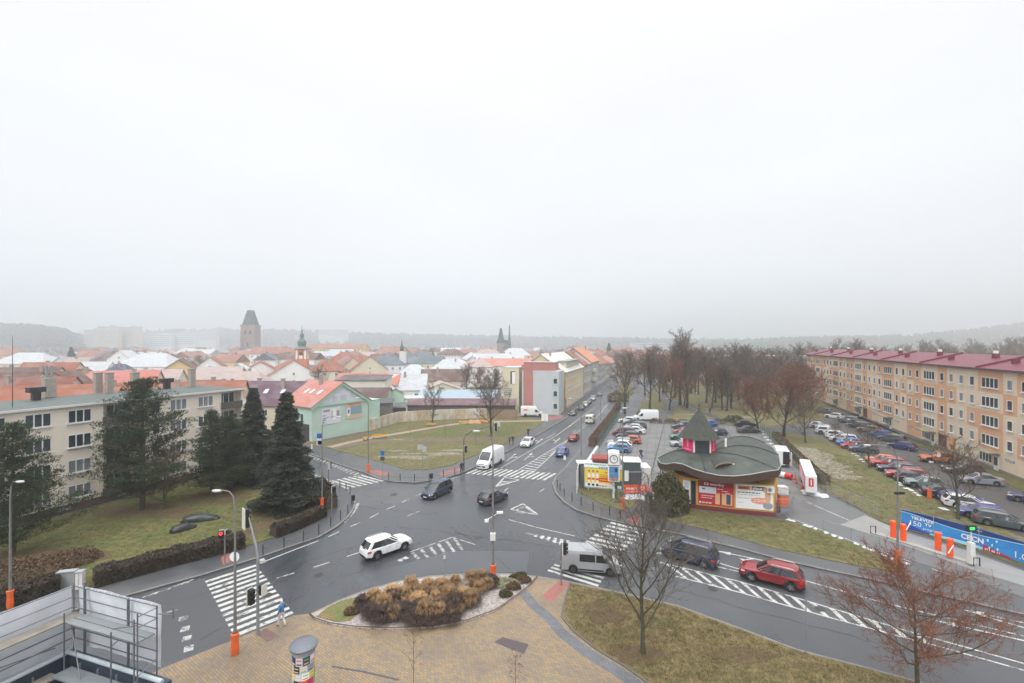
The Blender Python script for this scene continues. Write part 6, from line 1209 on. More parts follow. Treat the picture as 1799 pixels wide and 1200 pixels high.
for c, f, kk, col, sct in wl:
    z = 1.45 + 2.9 * f - (0.05 if f else 0)
    if f == 0:
        if kk == 'B':
            window(rb, (tl(c) - 1.0, -6.025, 1.55), 0, 3.0, 1.3, 4); q = MB(); q.box((tl(c) + 1.5, -6.06, 1.15), (1.1, .1, 2.2)); dr = q.build('door', WHITE, rb); q = MB(); q.box((tl(c) + 1.5, -6.13, 1.5), (.75, .03, 1.2)); q.build('pane', GLASS, dr)
            q = MB(); q.box((tl(c) + .6, -6.8, 2.75), (3.4, 1.6, .12)); q.build('canopy', mat('mossy_canopy', (.30, .27, .17), .8), rb)
        elif col in (2, 4) or (col == 1): q = MB(); q.box((tl(c), -6.04, 2.25), (1.9, .06, .34)); o = q.build('strip_window', PGY, rb); q = MB(); [q.box((tl(c) + dx, -6.08, 2.25), (.06, .03, .34)) for dx in (-.5, 0, .5)]; q.build('frame', WHITE, o)
        continue
    w_, h, pn = (3.9, 1.55, 4) if kk == 'B' else (1.15, 1.45, 1)
    if nwin < 96: window(rb, (tl(c), -6.025, z), 0, w_, h, pn, dark=GLASS if (kk == 'B' or rp.random() < .45) else CURT); nwin += 1
    else:
        x = tl(c); rest.box((x, -6.04, z), (w_, .05, h), 0)
        for k in range(pn): rest.quad(*[(x - w_ / 2 + w_ * (k + u) / pn, -6.07, z + v) for u, v in ((.08, -h / 2 + .08), (.92, -h / 2 + .08), (.92, h / 2 - .08), (.08, h / 2 - .08))], m=1)
        rest.box((x, -6.1, z - h / 2 - .06), (w_ + .15, .2, .08), 0)
tag(rest.build('far_windows', [WHITE, GLASS], rb), kind='stuff')
for k in range(2):
    for f in range(5): window(rb, (-Lr / 2 - .01, -2.5 + 5 * k, 1.6 + 2.9 * f), -pi / 2, 1.1, 1.4, 1)
MAG = mat('magenta_roof', (.145, .018, .035), .45, .12, .8, stretch=(4, .4, 1))
b = MB(); hl = Lr / 2 + .4; E = [(-hl, -6.6, 15.0), (hl, -6.6, 15.0), (hl, 0, 16.9), (-hl, 0, 16.9), (hl, 6.6, 15.0), (-hl, 6.6, 15.0)]
b.mesh(E + [(x, y, z + .16) for x, y, z in E], [(6, 7, 8, 9), (9, 8, 10, 11), (0, 1, 7, 6), (1, 2, 8, 7), (2, 4, 10, 8), (0, 6, 9, 3), (3, 9, 11, 5), (4, 5, 11, 10), (1, 0, 3, 2), (2, 3, 5, 4)])
rr = b.build('roof', MAG, rb)
b = MB(); b.box((0, -6.62, 15.02), (2 * hl, .12, .34)); b.build('gutter', mat('dark_fascia', (.07, .03, .035), .6), rb)
for s in range(7):
    x = tl(-2.4 + 17.45 * s - 26.2 + 11); q = MB(); q.mesh([(x - .12, -6.6, 15.17), (x + .12, -6.6, 15.17), (x + .12, 0, 17.07), (x - .12, 0, 17.07), (x - .12, -6.6, 15.45), (x + .12, -6.6, 15.45), (x + .12, 0, 17.35), (x - .12, 0, 17.35)], [(4, 5, 6, 7), (0, 1, 5, 4), (1, 2, 6, 5), (3, 0, 4, 7)]); q.build('parapet_rib', MAG, rr)
for s in range(15):
    x = tl(-20 + 8.3 * s); y = -1.6 if s % 2 else -3.6; z = 16.9 + y * .288 + .1; q = MB(); q.box((x, y, z + .35), (.7, .7, .9)); 
    if s % 2: q.tube([(x, y, z + .8), (x, y, z + 1.25)], .33, 8, 1); 
    q.build('roof_vent', [MAG, WHITE], rr)
# ================================================================== kiosk with the wavy copper roof and turret
COPG = mat('weathered_copper_sheet', (.020, .026, .021), .5, .3, .7, col2=(.060, .068, .058), detail=7, stretch=(1, 1, 1))
SHG = mat('dark_shingles', (.028, .030, .026), .85, .35, 3, col2=(.07, .075, .06))
FASC = mat('brown_fascia', (.065, .034, .026), .75, .2, 1, stretch=(5, 5, .5)); YEL = mat('yellow_render', (.62, .36, .09), .9, .08, .6)
kp = V(1228, 790, 57.0); KC = Vector((kp.x + 3.6, 56.6, 0)); kr = empty('kiosk', (KC.x, KC.y, .12), 0, 'yellow kiosk with wavy green copper roof and pointed turret', 'kiosk')
eav = [(1155, 806, 57.5), (1160, 814, 55.5), (1170, 816, 53.8), (1185, 813.5, 52.6), (1200, 816, 51.8), (1218, 824, 51.0), (1240, 831, 50.4), (1265, 836, 49.8), (1290, 837, 49.3), (1318, 834, 49.0), (1345, 829, 48.9), (1367, 826, 49.2), (1372, 818, 51.5), (1368, 800, 55.0), (1358, 786, 58.5), (1345, 779, 61), (1325, 777, 62.5), (1300, 776, 63.5), (1270, 777, 63.8), (1240, 780, 63.8), (1210, 786, 63.4), (1185, 792, 62.4), (1167, 798, 60.5), (1157, 803, 58.8)]
E = [V(*e) - Vector((KC.x, KC.y, .12)) for e in eav]; ne = len(E)
T_ = Vector((kp.x, 57.0, kp.z - .12)) - Vector((KC.x, KC.y, 0)); tz = 5.55
b = MB(); rings = 7; 
def rp_(i, k):      # from turret foot (k=0) to eave (k=rings)
    t = k / rings; e = E[i]; a = atan2(e.y - T_.y, e.x - T_.x); s = Vector((T_.x + cos(a) * 1.75, T_.y + sin(a) * 1.75, tz)); p = s.lerp(e, t); far = min(1, (e - s).length / 9)
    p.z = tz + (e.z - tz) * (t ** (.98 + .1 * far)) + (1.05 if e.x > T_.x + 2 and e.y > -3 else .35 if e.x > T_.x + 2 else .12) * sin(pi * t) + .16 * sin(a * 5) * sin(pi * t); return p
vs = [rp_(i, k) for k in range(rings + 1) for i in range(ne)]
b.mesh(vs, [(k * ne + i, (k + 1) * ne + i, (k + 1) * ne + (i + 1) % ne, k * ne + (i + 1) % ne) for k in range(rings) for i in range(ne)])
krf = b.build('roof', COPG, kr, smooth=12)
b = MB()
for i in range(ne):
    if i in (0, 6, 11, 13, 15, 18, 21):
        pts = [rp_(i, k) + Vector((0, 0, .04)) for k in range(rings + 1)]; b.tube(pts, .06, 4)
b.build('roof_seam', COPG, krf)
b = MB(); cen = Vector((sum(e.x for e in E) / ne, sum(e.y for e in E) / ne, 0)); n_ = ne
lo = [e + Vector((0, 0, -.80)) for e in E]; inn = [cen + (e - cen) * .93 for e in E]; inn = [Vector((p.x, p.y, lo[i].z + .02)) for i, p in enumerate(inn)]
b.mesh(E + lo + inn, [(i, n_ + i, n_ + (i + 1) % n_, (i + 1) % n_) for i in range(n_)] + [(n_ + i, 2 * n_ + i, 2 * n_ + (i + 1) % n_, n_ + (i + 1) % n_) for i in range(n_)]); b.build('fascia', FASC, kr, smooth=50)
b = MB()
for i in range(ne): b.tube([E[i] + Vector((0, 0, .03)), E[(i + 1) % ne] + Vector((0, 0, .03))], .06, 4, cap=False)
b.build('drip_edge', mat('light_flashing', (.28, .32, .30), .5), krf)
# walls: polygon under the eaves
wp = [(1171, 884 - 14, 0), (1200, 888, 0), (1224, 893, 0), (1290, 901, 0), (1360, 907, 0), (1366, 880, 0), (1352, 858, 0), (1320, 850, 0), (1270, 846, 0), (1215, 848, 0), (1180, 858, 0)]
Wp = [G(x, y, .12) - Vector((KC.x, KC.y, .12)) for x, y, _ in wp]; nwp = len(Wp)
b = MB(); b.prism([(p.x, p.y) for p in Wp], 0, 3.35, 0); b.build('wall', YEL, kr)
inn2 = [(cen.x * .25 + p.x * .75, cen.y * .25 + p.y * .75) for p in Wp]; b = MB(); b.prism(inn2, 3.35, 4.1); b.build('core', FASC, kr)
b = MB()
cw = sum(Wp, Vector()) / nwp; b.prism([(cw.x + (p.x - cw.x) * 1.03, cw.y + (p.y - cw.y) * 1.03) for p in Wp], 0, .42); b.build('plinth', mat('dark_red_plinth', (.16, .03, .03), .7, .1, 1), kr)
def wallpanel(i, u0, u1, z0, z1, m, name='billboard', off=.08):
    a, c = Wp[i], Wp[i + 1]; d = (c - a); p0, p1 = a + d * u0, a + d * u1; mid_ = (p0 + p1) / 2; rz = atan2(d.y, d.x); n2 = Vector((sin(rz), -cos(rz), 0)); o = panel(kr, mid_ + n2 * off + Vector((0, 0, (z0 + z1) / 2)), (p1 - p0).length, z1 - z0, m, name, rz); return o, (p1 - p0).length, z1 - z0
def dashes(par, x, z, w, h, m, d=.014, base=.026, seed=0):      # lines of print too small to read: rows of word-long strokes
    rd = random.Random(int(abs(x) * 97 + abs(z) * 31) + seed); u = x
    while u < x + w:
        l = min(rd.uniform(.10, .34), x + w - u); on(par, 'print', u, u + l, z, z + h, m, d, base); u += l + .07
k1, w1_, h1_ = wallpanel(2, .04, .98, .62, 3.3, PRD)       # red board
on(k1, 'print', -w1_ / 2, w1_ / 2, h1_ / 2 - .62, h1_ / 2, PDB); ton(k1, 'KB interiéry', -w1_ * .05, h1_ / 2 - .48, .42, PWH, 1.0, align='CENTER', d=.018, bold=.008); on(k1, 'print', -w1_ / 2 + .1, .05, -.05, h1_ / 2 - .68, flatm('print_ice', (.66, .70, .78))); on(k1, 'print', -1.4, -1.1, .35, .5, PBK, .010)
on(k1, 'print', -.05, w1_ / 2 - .12, -h1_ / 2 + .15, -.05 + .1, flatm('print_sand', (.72, .42, .24)), .008); on(k1, 'print', w1_ * .12, w1_ * .17, -h1_ / 2 + .15, .05, PDB, .012); on(k1, 'print', w1_ * .30, w1_ * .42, -h1_ / 2 + .25, .0, flatm('print_slate', (.05, .08, .13)), .012)
dashes(k1, .2, h1_ / 2 - .85, .6, .08, PWH); dashes(k1, .65, h1_ / 2 - 1.05, .6, .08, PWH); dashes(k1, 1.0, h1_ / 2 - 1.25, .5, .08, PWH)
on(k1, 'print', -w1_ / 2 + .05, -.1, -h1_ / 2 + .05, -.12, flatm('print_crimson', (.45, .02, .03)), .007); ton(k1, '728 405 801', -w1_ / 2 + .35, -h1_ / 2 + .12, .24, PWH, .9, bold=.006); dashes(k1, -w1_ / 2 + .35, -.38, 1.3, .08, PWH); dashes(k1, -w1_ / 2 + .35, -.62, 1.1, .07, PWH); on(k1, 'print', -w1_ / 2 + .12, -w1_ / 2 + .28, -h1_ / 2 + .1, -h1_ / 2 + .3, PWH, .012)
k2, w2_, h2_ = wallpanel(3, .03, .97, .62, 3.25, PWH)
on(k2, 'print', -w2_ / 2 + .2, -w2_ / 2 + 1.5, h2_ / 2 - .55, h2_ / 2 - .12, flatm('print_rust', (.62, .20, .08))); ton(k2, 'auto', -w2_ / 2 + .35, h2_ / 2 - .46, .44, PBK, 1.1, bold=.01); on(k2, 'print', -w2_ / 2 + 1.6, -w2_ / 2 + 3.0, h2_ / 2 - .55, h2_ / 2 - .12, PBK); ton(k2, 'place', -w2_ / 2 + 1.7, h2_ / 2 - .46, .42, PWH, 1.1, bold=.01)
dashes(k2, -w2_ / 2 + .2, h2_ / 2 - .9, 2.3, .10, PBK); dashes(k2, -w2_ / 2 + .2, h2_ / 2 - 1.12, 2.2, .05, PGY); dashes(k2, -w2_ / 2 + .2, h2_ / 2 - 1.5, 1.5, .06, PGY); dashes(k2, -w2_ / 2 + .2, h2_ / 2 - 2.0, .7, .05, PGY)
def blob(par, cx, cz, rx, rz_, m, d=.01, n=16):
    q = MB(); y = -.026 - d; q.mesh([(cx + cos(2 * pi * k / n) * rx, y, cz + sin(2 * pi * k / n) * rz_) for k in range(n)], [tuple(range(n))]); return q.build('print', m, par)
blob(k2, w2_ * .16, -.35, .95, .36, flatm('print_salmon', (.78, .28, .18)), .008); dashes(k2, w2_ * .16 - .6, -.28, 1.2, .07, PWH, .02); dashes(k2, w2_ * .16 - .65, -.46, 1.3, .07, PWH, .02)
blob(k2, w2_ * .36, .1, .3, .75, PSK, .012); blob(k2, w2_ * .33, .75, .28, .3, PSK, .018); blob(k2, w2_ * .31, .9, .36, .28, flatm('print_blonde', (.40, .24, .10)), .015); blob(k2, w2_ * .36, -.85, .5, .38, PGY, .010)
wd = MB(); q, ww, hh = wallpanel(1, .02, .55, .15, 3.0, PWH, 'door'); on(q, 'pane', -ww / 2 + .15, ww / 2 - .15, -.9, .4, PBK); on(q, 'pane', -ww / 2 + .15, ww / 2 - .15, .55, 1.3, flatm('pale_poster', (.55, .60, .68)))
q, ww, hh = wallpanel(1, .62, .95, .3, 3.1, GLASS, 'window'); q, ww, hh = wallpanel(0, .1, .75, 2.1, 2.8, WHITE, 'awning'); q, ww, hh = wallpanel(0, .2, .6, .3, 2.0, flatm('brown_door', (.2, .12, .05)), 'door')
c_, cw_, ch_ = wallpanel(3, .80, .985, 2.62, 3.3, mat('ac_white', (.66, .66, .64), .5), 'air_conditioner', .38); blob(c_, -.1, 0, .25, .25, PGY, .01); blob(c_, -.1, 0, .1, .1, PBK, .02)
# turret
b = MB(); hx8 = [(cos(R(-130 + 60 * k)) * 1.95, sin(R(-130 + 60 * k)) * 1.95) for k in range(6)]; trt = MB()
tr_o = Vector((T_.x, T_.y, 0)); zb_, zt_ = 4.6, 7.35
trt.prism(hx8, zb_, zt_); to = trt.build('turret', mat('turret_white', (.78, .78, .77), .6), kr); to.location = tr_o
for k in range(6):
    a, c = Vector((*hx8[k], 0)), Vector((*hx8[(k + 1) % 6], 0)); d = c - a; rz = atan2(d.y, d.x); mid_ = (a + c) / 2; n2 = Vector((sin(rz), -cos(rz), 0)); 
    if n2.y > .2: continue
    nm = 'turret_window' if abs(n2.x) < .35 else 'pink_banner'; m = GLASS if nm == 'turret_window' else flatm('print_pink', (.80, .01, .14))
    z0 = 5.0; p = panel(to, mid_ + n2 * .03 + Vector((0, 0, (z0 + 7.1) / 2 + .08)), d.length - (.28 if nm == 'turret_window' else .2), 7.1 - z0 + .15, m, nm, rz)
    if nm == 'pink_banner': on(p, 'print', -.12, .14, -.1, .85, flatm('print_pale_pink', (.78, .30, .40)), .008); on(p, 'print', -.55, .55, -.42, -.26, flatm('print_pale_pink', (.78, .30, .40)), .008)
b = MB(); n8 = 8; r0, r1 = 2.75, 1.1; 
prof = [(2.5, 7.15), (2.25, 7.45), (1.4, 8.65), (.7, 9.75), (.12, 10.5)]
vs = []
for r_, z in prof:
    for k in range(8): a = R(22.5 + 45 * k - 8); vs.append((cos(a) * r_, sin(a) * r_, z))
b.mesh(vs, [(j * 8 + k, j * 8 + (k + 1) % 8, (j + 1) * 8 + (k + 1) % 8, (j + 1) * 8 + k) for j in range(4) for k in range(8)] + [(7, 6, 5, 4, 3, 2, 1, 0)]); o = b.build('turret_roof', SHG, kr); o.location = tr_o
b = MB(); b.lathe([(.05, 10.4), (.16, 10.6), (.05, 10.75), (.03, 11.0), (.14, 11.1), (.02, 11.2), (.015, 12.3)], 8); b.build('finial', SHG, o, smooth=60)
# eyebrow dormer
dpt = V(1278, 822, 51.5) - Vector((KC.x, KC.y, .12)); b = MB(); n = 12; fr_ = []; bk = []
for k in range(n + 1):
    a = pi * k / n; fr_.append(dpt + Vector((cos(a) * 1.5, -.1, sin(a) * .68 - .12))); bk.append(dpt + Vector((cos(a) * .5 - .3, 3.4, .55 + sin(a) * .1)))
b.mesh(fr_ + bk, [(i, i + 1, n + 2 + i, n + 1 + i) for i in range(n)]); o = b.build('dormer', COPG, krf, smooth=60)
b = MB(); b.mesh([p + Vector((0, .12, -.06)) for p in fr_], [tuple(range(n + 1))]); b.build('dormer_window', mat('dark_brown_board', (.05, .025, .025), .6), o); b = MB(); b.tube([p + Vector((0, -.02, 0)) for p in fr_], .07, 5); b.build('dormer_trim', mat('copper_brown', (.20, .11, .06), .6), o)
q = MB(); q.box((dpt.x + .75, dpt.y - .25, dpt.z + .32), (.5, .12, .42)); q.build('white_box', WHITE, o); vq = V(1275, 778, 55) - Vector((KC.x, KC.y, .12)); q = MB(); q.tube([vq - Vector((0, 0, .5)), vq + Vector((0, 0, .5))], .12, 8); q.build('vent_pipe', WHITE, krf)
# ================================================================== poles, lamps, signals
POLE = mat('weathered_pole', (.15, .145, .14), .6, .2, 3, col2=(.22, .21, .20)); ALU = mat('pale_lamp_head', (.55, .56, .57), .4, .05, 3)
def pole(px, py, top, label, arm=None, sleeve=True, name='street_lamp', cat='street lamp', z=.12, r=.085, sl=1.25, head=True, th=0.0, group=None):
    p = G(px, py, z); hgt = H - (top - HY) * p.y / F - z; o = empty(name, p, th, label, cat, group); b = MB(); 
    pts = [(0, 0, 0), (0, 0, 1.5), (0, 0, hgt * .6), (0, 0, hgt - (1.2 if arm else 0))]; rs = [r * 1.15, r * 1.1, r * .8, r * .6]
    if arm:
        a = arm; pts += [(a * .12, 0, hgt - .35), (a * .4, 0, hgt - .05), (a, 0, hgt + .05)]; rs += [r * .5, r * .42, r * .36]
    b.tube(pts, rs, 8); b.build('pole', POLE, o, smooth=60)
    if head:
        q = MB(); e = pts[-1]; s = (1 if (arm or 1) > 0 else -1); q.lathe([(0, -.02), (.10, 0), (.13, .10), (.10, .2), (0, .22)], 8); hd = q.build('lamp_head', ALU, o, smooth=60); hd.location = (e[0] + s * .2, 0, e[2] - .12); hd.scale = (2.6, 1.1, .6)
    if sleeve:
        q = MB(); q.lathe([(.21, .02), (.24, .3), (.21, sl * .7), (.24, sl), (.17, sl + .03)], 7); q.build('orange_sleeve', ORANGE, o)
    return o
pole(18, 1068, 846, 'lamp post with orange sleeve at the left picture edge', arm=.5, z=.14)
pole(413, 1149, 862, 'lamp post with orange sleeve standing on the left zebra edge', arm=-.9)
pl = pole(866, 1020, 757, 'lamp post with white cabinet and camera at the tip of the grass bed', arm=-1.1)
q = MB(); q.box((0, -.12, 3.55), (.42, .3, .55)); q.build('white_cabinet', OFFW, pl)
q = MB(); q.tube([(-.4, 0, 4.9), (.5, 0, 5.4)], .03, 5); q.box((.55, -.1, 5.45), (.5, .16, .16)); q.box((-.5, -.1, 4.8), (.3, .2, .2)); q.build('camera', WHITE, pl)
for x, y, t, a, l in [(1577, 992, 782, -2.4, 'tall curved lamp post with orange sleeve by the barrier lane'), (566, 894, 732, 1.6, 'lamp post beside the short hedge with its arc over the side street'), (647, 830, 699, -1.4, 'lamp post with orange sleeve on the far pavement corner'), (1094, 893, 716, None, 'lamp post with orange sleeve before the yellow billboard'), (1489, 789, 736, None, 'lamp post with orange sleeve beside the far parked row'), (1633, 877, 811, None, 'short lamp post with orange sleeve behind the small bare tree')]:
    o = pole(x, y, t, l, arm=a, head=True)
q = MB(); q.box((.15, 0, 6.1), (.8, .15, .2)); q.build('camera', BLACK, [o for o in bpy.data.objects if o.get('label', '').startswith('tall curved')][0])
pole(1021, 800, 700, 'lamp post on the right pavement of the north street', arm=-1.6, sleeve=False); pole(1055, 738, 672, 'lamp post farther up the north street', arm=-3.0, sleeve=False); pole(1090, 772, 722, 'lamp post standing in the fenced car row', arm=None, sleeve=False, z=.14)
pole(1170, 735, 700, 'thin black lamp post at the park path', arm=None, sleeve=False); pole(1222, 736, 690, 'thin lamp post behind the turret', arm=None, sleeve=False); pole(1375, 765, 735, 'low globe lamp in the park by the fence', arm=None, sleeve=False)
SIGW = mat('signal_white_housing', (.62, .62, .56), .6, .05, 3); SG_ = mat('signal_green_lens', (.02, .25, .08), .3); SRL = mat('signal_red_lit', (.6, .02, .02), .3, emit=((1, .03, .03), 3.0)); SDK = mat('signal_dark_lens', (.03, .03, .03), .3)
def sig(o, loc, rz, lit=None, n=3, back=True, s=1.0):
    h = MB(); h.box((0, 0, 0), (.30 * s, .26, .32 * n * s), 0); 
    if back: h.box((0, .15, 0), (.42 * s, .04, .36 * n * s), 1)
    hd = h.build('signal_head', [BLACK, SIGW], o); hd.location = loc; hd.rotation_euler = (0, 0, rz)
    for k in range(n):
        q = MB(); z = (n / 2 - .5 - k) * .30 * s; q.lathe([(0, -.14), (.10 * s, -.14), (.11 * s, -.25), (.12 * s, -.25), (.12 * s, -.13)], 10, c=(0, z), axis='y'); q.build('lens', SRL if lit == k else SDK, hd)
def sigpole(px, py, h, label, heads, r=.055, z=.12):
    o = empty('traffic_light', G(px, py, z), 0, label, 'traffic light'); b = MB(); b.tube([(0, 0, 0), (0, 0, h)], r, 8); b.build('pole', POLE, o)
    for (dx, dz, rz, lit, n, s) in heads: sig(o, (dx, -.05, dz), rz, lit, n, True, s)
    return o
o = sigpole(395, 990, 2.9, 'pedestrian traffic light showing red across the left zebra', [(-.25, 2.5, .3, 0, 2, 1), (.3, 2.75, 1.7, None, 1, 1)])
o = sigpole(986, 1028, 3.3, 'traffic light between plaza and silver van', [(.28, 2.9, 1.4, None, 3, 1)])
o = sigpole(583, 912, 3.4, 'slim traffic light on the curved pavement', [(.25, 3.2, .9, None, 2, 1)])
o = sigpole(577, 858, 3.2, 'small traffic light at the side street zebra', [(.2, 3.0, 2.9, None, 3, .9)])
# mast arm signal at the left zebra
p = G(453, 1115, .12); o = empty('traffic_light', p, 0, 'tall bent mast with overhead signal beside the left zebra', 'traffic light'); b = MB(); b.tube([(0, 0, 0), (0, 0, 4.9), (-.15, .1, 5.6), (-.9, .5, 7.5)], [.10, .085, .07, .045], 8); b.build('pole', GREY, o); sig(o, (-1.05, .5, 7.35), 2.4, None, 3, True, 1.25); sig(o, (-.38, -.1, 2.5), 1.2, None, 3, True, 1.0); sig(o, (.32, -.05, 2.95), -1.9, None, 2, True, 1.0)
# gantry at the north zebra
p = G(815, 827, .12); o = empty('traffic_light', p, 0, 'dark mast with long arm over the north street', 'traffic light'); b = MB(); b.tube([(0, 0, 0), (0, 0, 4.6), (.25, .05, 5.3), (1.4, .3, 5.9), (4.9, 1.0, 6.7)], [.09, .08, .07, .06, .04], 8); b.build('pole', DGREY, o); sig(o, (4.7, .9, 6.3), 0, None, 3, True, 1.2); sig(o, (.25, -.05, 3.2), 1.3, None, 3, True, 1)
p = G(1139, 919, .12); o = empty('traffic_light', p, 0, 'grey mast arching left beside the round bush', 'traffic light'); b = MB(); b.tube([(0, 0, 0), (0, 0, 4.6), (-.15, 0, 5.1), (-.6, 0, 5.35), (-2.2, 0, 5.35)], [.09, .08, .07, .06, .045], 8); b.build('pole', POLE, o); sig(o, (-2.3, 0, 5.0), 3.0, None, 3, True, 1.0); sig(o, (.3, -.1, 2.9), -1.7, None, 2, True, 1)
b = MB(); b.box((.08, -.1, 3.6), (.5, .04, .5)); b.build('pink_sign', mat('pink_sign', (.62, .2, .22), .5), o)
# ---- signs
def sign(px, py, label, plates, h=2.6, z=.12, rz=0):
    o = empty('road_sign', G(px, py, z), rz, label, 'road sign'); b = MB(); b.tube([(0, 0, 0), (0, 0, h)], .03, 6); b.build('post', GREY, o)
    for (zz, w_, hh, m, shp, dx) in plates:
        q = MB()
        if shp == 'o': q.lathe([(0, -.02), (w_ / 2, -.02), (w_ / 2, .01), (0, .01)], 18, axis='y', c=(dx, zz))
        elif shp == 't': q.mesh([(dx - w_ / 2, -.05, zz - hh / 2), (dx + w_ / 2, -.05, zz - hh / 2), (dx, -.05, zz + hh / 2), (dx - w_ / 2, -.02, zz - hh / 2), (dx + w_ / 2, -.02, zz - hh / 2), (dx, -.02, zz + hh / 2)], [(0, 1, 2), (5, 4, 3), (0, 3, 4, 1), (1, 4, 5, 2), (2, 5, 3, 0)])
        else: q.box((dx, -.045, zz), (w_, .03, hh))
        q.build('plate', m, o)
    return o
LG = mat('plate_back', (.42, .43, .44), .5, .08, 4)
sign(672, 838, 'blue pedestrian sign with green light below on the corner', [(3.4, .55, .6, PBL, 'b', 0), (2.6, .6, .55, DGREY, 'b', 0)], 3.6)
q = sign(742, 824, 'sign post with two grey plate backs in the green', [(3.3, .75, .75, LG, 'b', -.35), (3.0, .6, .9, LG, 'b', .3)], 3.6)
sign(562, 866, 'blue direction signs before the mint wall', [(7.2, .7, .6, PBL, 'b', 0), (6.4, .75, .75, PWH, 'b', 0), (6.35, .5, .5, PBL, 'b', 0)], 7.4)
sign(412, 1034, 'round white no entry back plate before the left hedge', [(2.45, .75, .75, PWH, 'o', 0)], 2.7)
sign(992, 838, 'slim post with white plate at the north zebra right end', [(2.7, .3, .6, PWH, 'b', 0)], 3.0)
sign(781, 1017, 'short bollard lamp behind the grass clumps', [(1.75, .2, .25, ALU, 'b', 0)], 1.9)
sign(874, 768, 'green plate sign by the tall bare tree', [(2.6, .5, .9, mat('pale_green_plate', (.50, .56, .45), .6), 'b', .3)], 3.0); sign(1453, 858 - 18, 'white triangular sign behind the trailer', [(2.3, .7, .7, LG, 't', 0)], 2.7); sign(1556, 862, 'dark slim post on the lawn by the red estate', [(2.6, .1, .1, DGREY, 'b', 0)], 2.6); sign(1416, 1150, 'thin grey post on the lower right lawn', [(3.3, .06, .1, GREY, 'b', 0)], 3.4); sign(548, 797, 'black and white bollard post at the mint house', [(1.2, .2, .8, PWH, 'b', 0)], 1.8)
# ---- bollards with rails along the kerb curves
def bollards(pix, label, group, h=1.0, rail=True):
    P = [G(x, y, .12) for x, y in pix]; src = None; n = len(P)
    for i, p in enumerate(P):
        if src is None: b = MB(); b.lathe([(.055, 0), (.055, h * .9), (.075, h * .92), (.06, h), (0, h + .02)], 8); src = b.build('bollard', DGREY, smooth=50); o = src
        else: o = src.copy(); COL.objects.link(o)
        o.location = p; tag(o, label, 'bollard', group)
    if rail:
        b = MB()
        for i in range(n - 1):
            a, c = P[i] + Vector((0, 0, h * .62)), P[i + 1] + Vector((0, 0, h * .62)); mdl = (a + c) / 2 - Vector((0, 0, .16)); b.tube([a, a.lerp(mdl, .5) - Vector((0, 0, .04)), mdl, c.lerp(mdl, .5) - Vector((0, 0, .04)), c], .018, 4)
        tag(b.build('chain', DGREY), 'chain slung between the bollards ' + label.split('bollard')[1].strip(), 'chain')
bollards([(462, 976), (499, 962), (533, 951), (560, 938), (581, 924), (598, 913), (611, 902), (618, 886), (615, 868), (608, 862), (597, 857)], 'dark bollard along the curved left pavement', 'bollards on the left curve')
bollards([(683, 843), (703, 845), (728, 846), (754, 845), (779, 839), (799, 834)], 'dark bollard along the middle corner by the green', 'bollards on the middle corner')
bollards([(979, 856), (984, 863), (991, 872), (1005, 881), (1021, 888), (1042, 897), (1071, 905), (1090, 911)], 'dark bollard along the billboard corner', 'bollards on the billboard corner')
for x, y, l in ((616, 886, 'dark litter bin on the curved left pavement'), (754, 846, 'dark litter bin on the middle corner')):
    b = MB(); b.lathe([(.0, .45), (.2, .45), (.22, 1.05), (.16, 1.12), (0, 1.12)], 10); b.tube([(0, 0, 0), (0, 0, .5)], .04, 6); o = b.build('litter_bin', BLACK, smooth=40); o.location = G(x, y, .12) + Vector((.3, 0, 0)); tag(o, l, 'litter bin')
# ---- advertising column
Yc = 23.6; p = Vector(((533.5 - CX) * Yc / F, Yc, .12)); ac = empty('advertising_column', p, 0, 'round advertising column with grey cap and pasted posters', 'advertising column')
b = MB(); b.lathe([(.53, 0), (.53, 2.95), (.49, 2.95), (.49, 3.2), (0, 3.2)], 24); b.build('drum', mat('column_grey', (.35, .35, .37), .7), ac, smooth=40)
b = MB(); b.lathe([(0, 3.46), (.35, 3.43), (.62, 3.36), (.70, 3.28), (.68, 3.2), (.45, 3.16)], 26); b.build('cap', mat('column_cap', (.13, .145, .17), .35, .1, 3), ac, smooth=40)
cols_ = [(.05, .12, .4), (.8, .8, .8), (.7, .12, .02), (.03, .03, .04), (.75, .6, .1), (.5, .03, .12), (.1, .4, .12), (.78, .78, .76), (.03, .05, .12), (.25, .35, .5), (.6, .55, .6), (.8, .3, .05)]
rc = random.Random(3); z = 2.9
for row_ in range(6):
    hh = rc.choice([.42, .5, .36]); a0 = rc.uniform(0, .5)
    for k in range(9):
        a1 = a0 + k * .68; da = rc.choice([.65, .67]); q = MB(); n = 5; rr = .536 + .002 * ((k + row_) % 3)
        vs = [(cos(a1 + da * j / n) * rr, sin(a1 + da * j / n) * rr, zz) for zz in (z - hh, z) for j in range(n + 1)]; q.mesh(vs, [(j, j + 1, n + 2 + j, n + 1 + j) for j in range(n)])
        c = cols_[rc.randrange(12)]; q.build('poster', flatm('poster_tone_%d' % cols_.index(c), c), ac)
        am = a1 + da / 2
        if sin(am) < -.1:
            for u in range(2):
                q = MB(); c2 = cols_[rc.randrange(12)]; rr2 = rr + .006; z2 = z - hh * (.25 + .45 * u); vs = [(cos(a1 + .1 + (da - .2) * j / 3) * rr2, sin(a1 + .1 + (da - .2) * j / 3) * rr2, zz) for zz in (z2 - hh * .14, z2) for j in range(4)]; q.mesh(vs, [(j, j + 1, 5 + j, 4 + j) for j in range(3)]); q.build('print', flatm('poster_tone_%d' % cols_.index(c2), c2), ac)
    z -= hh + .012
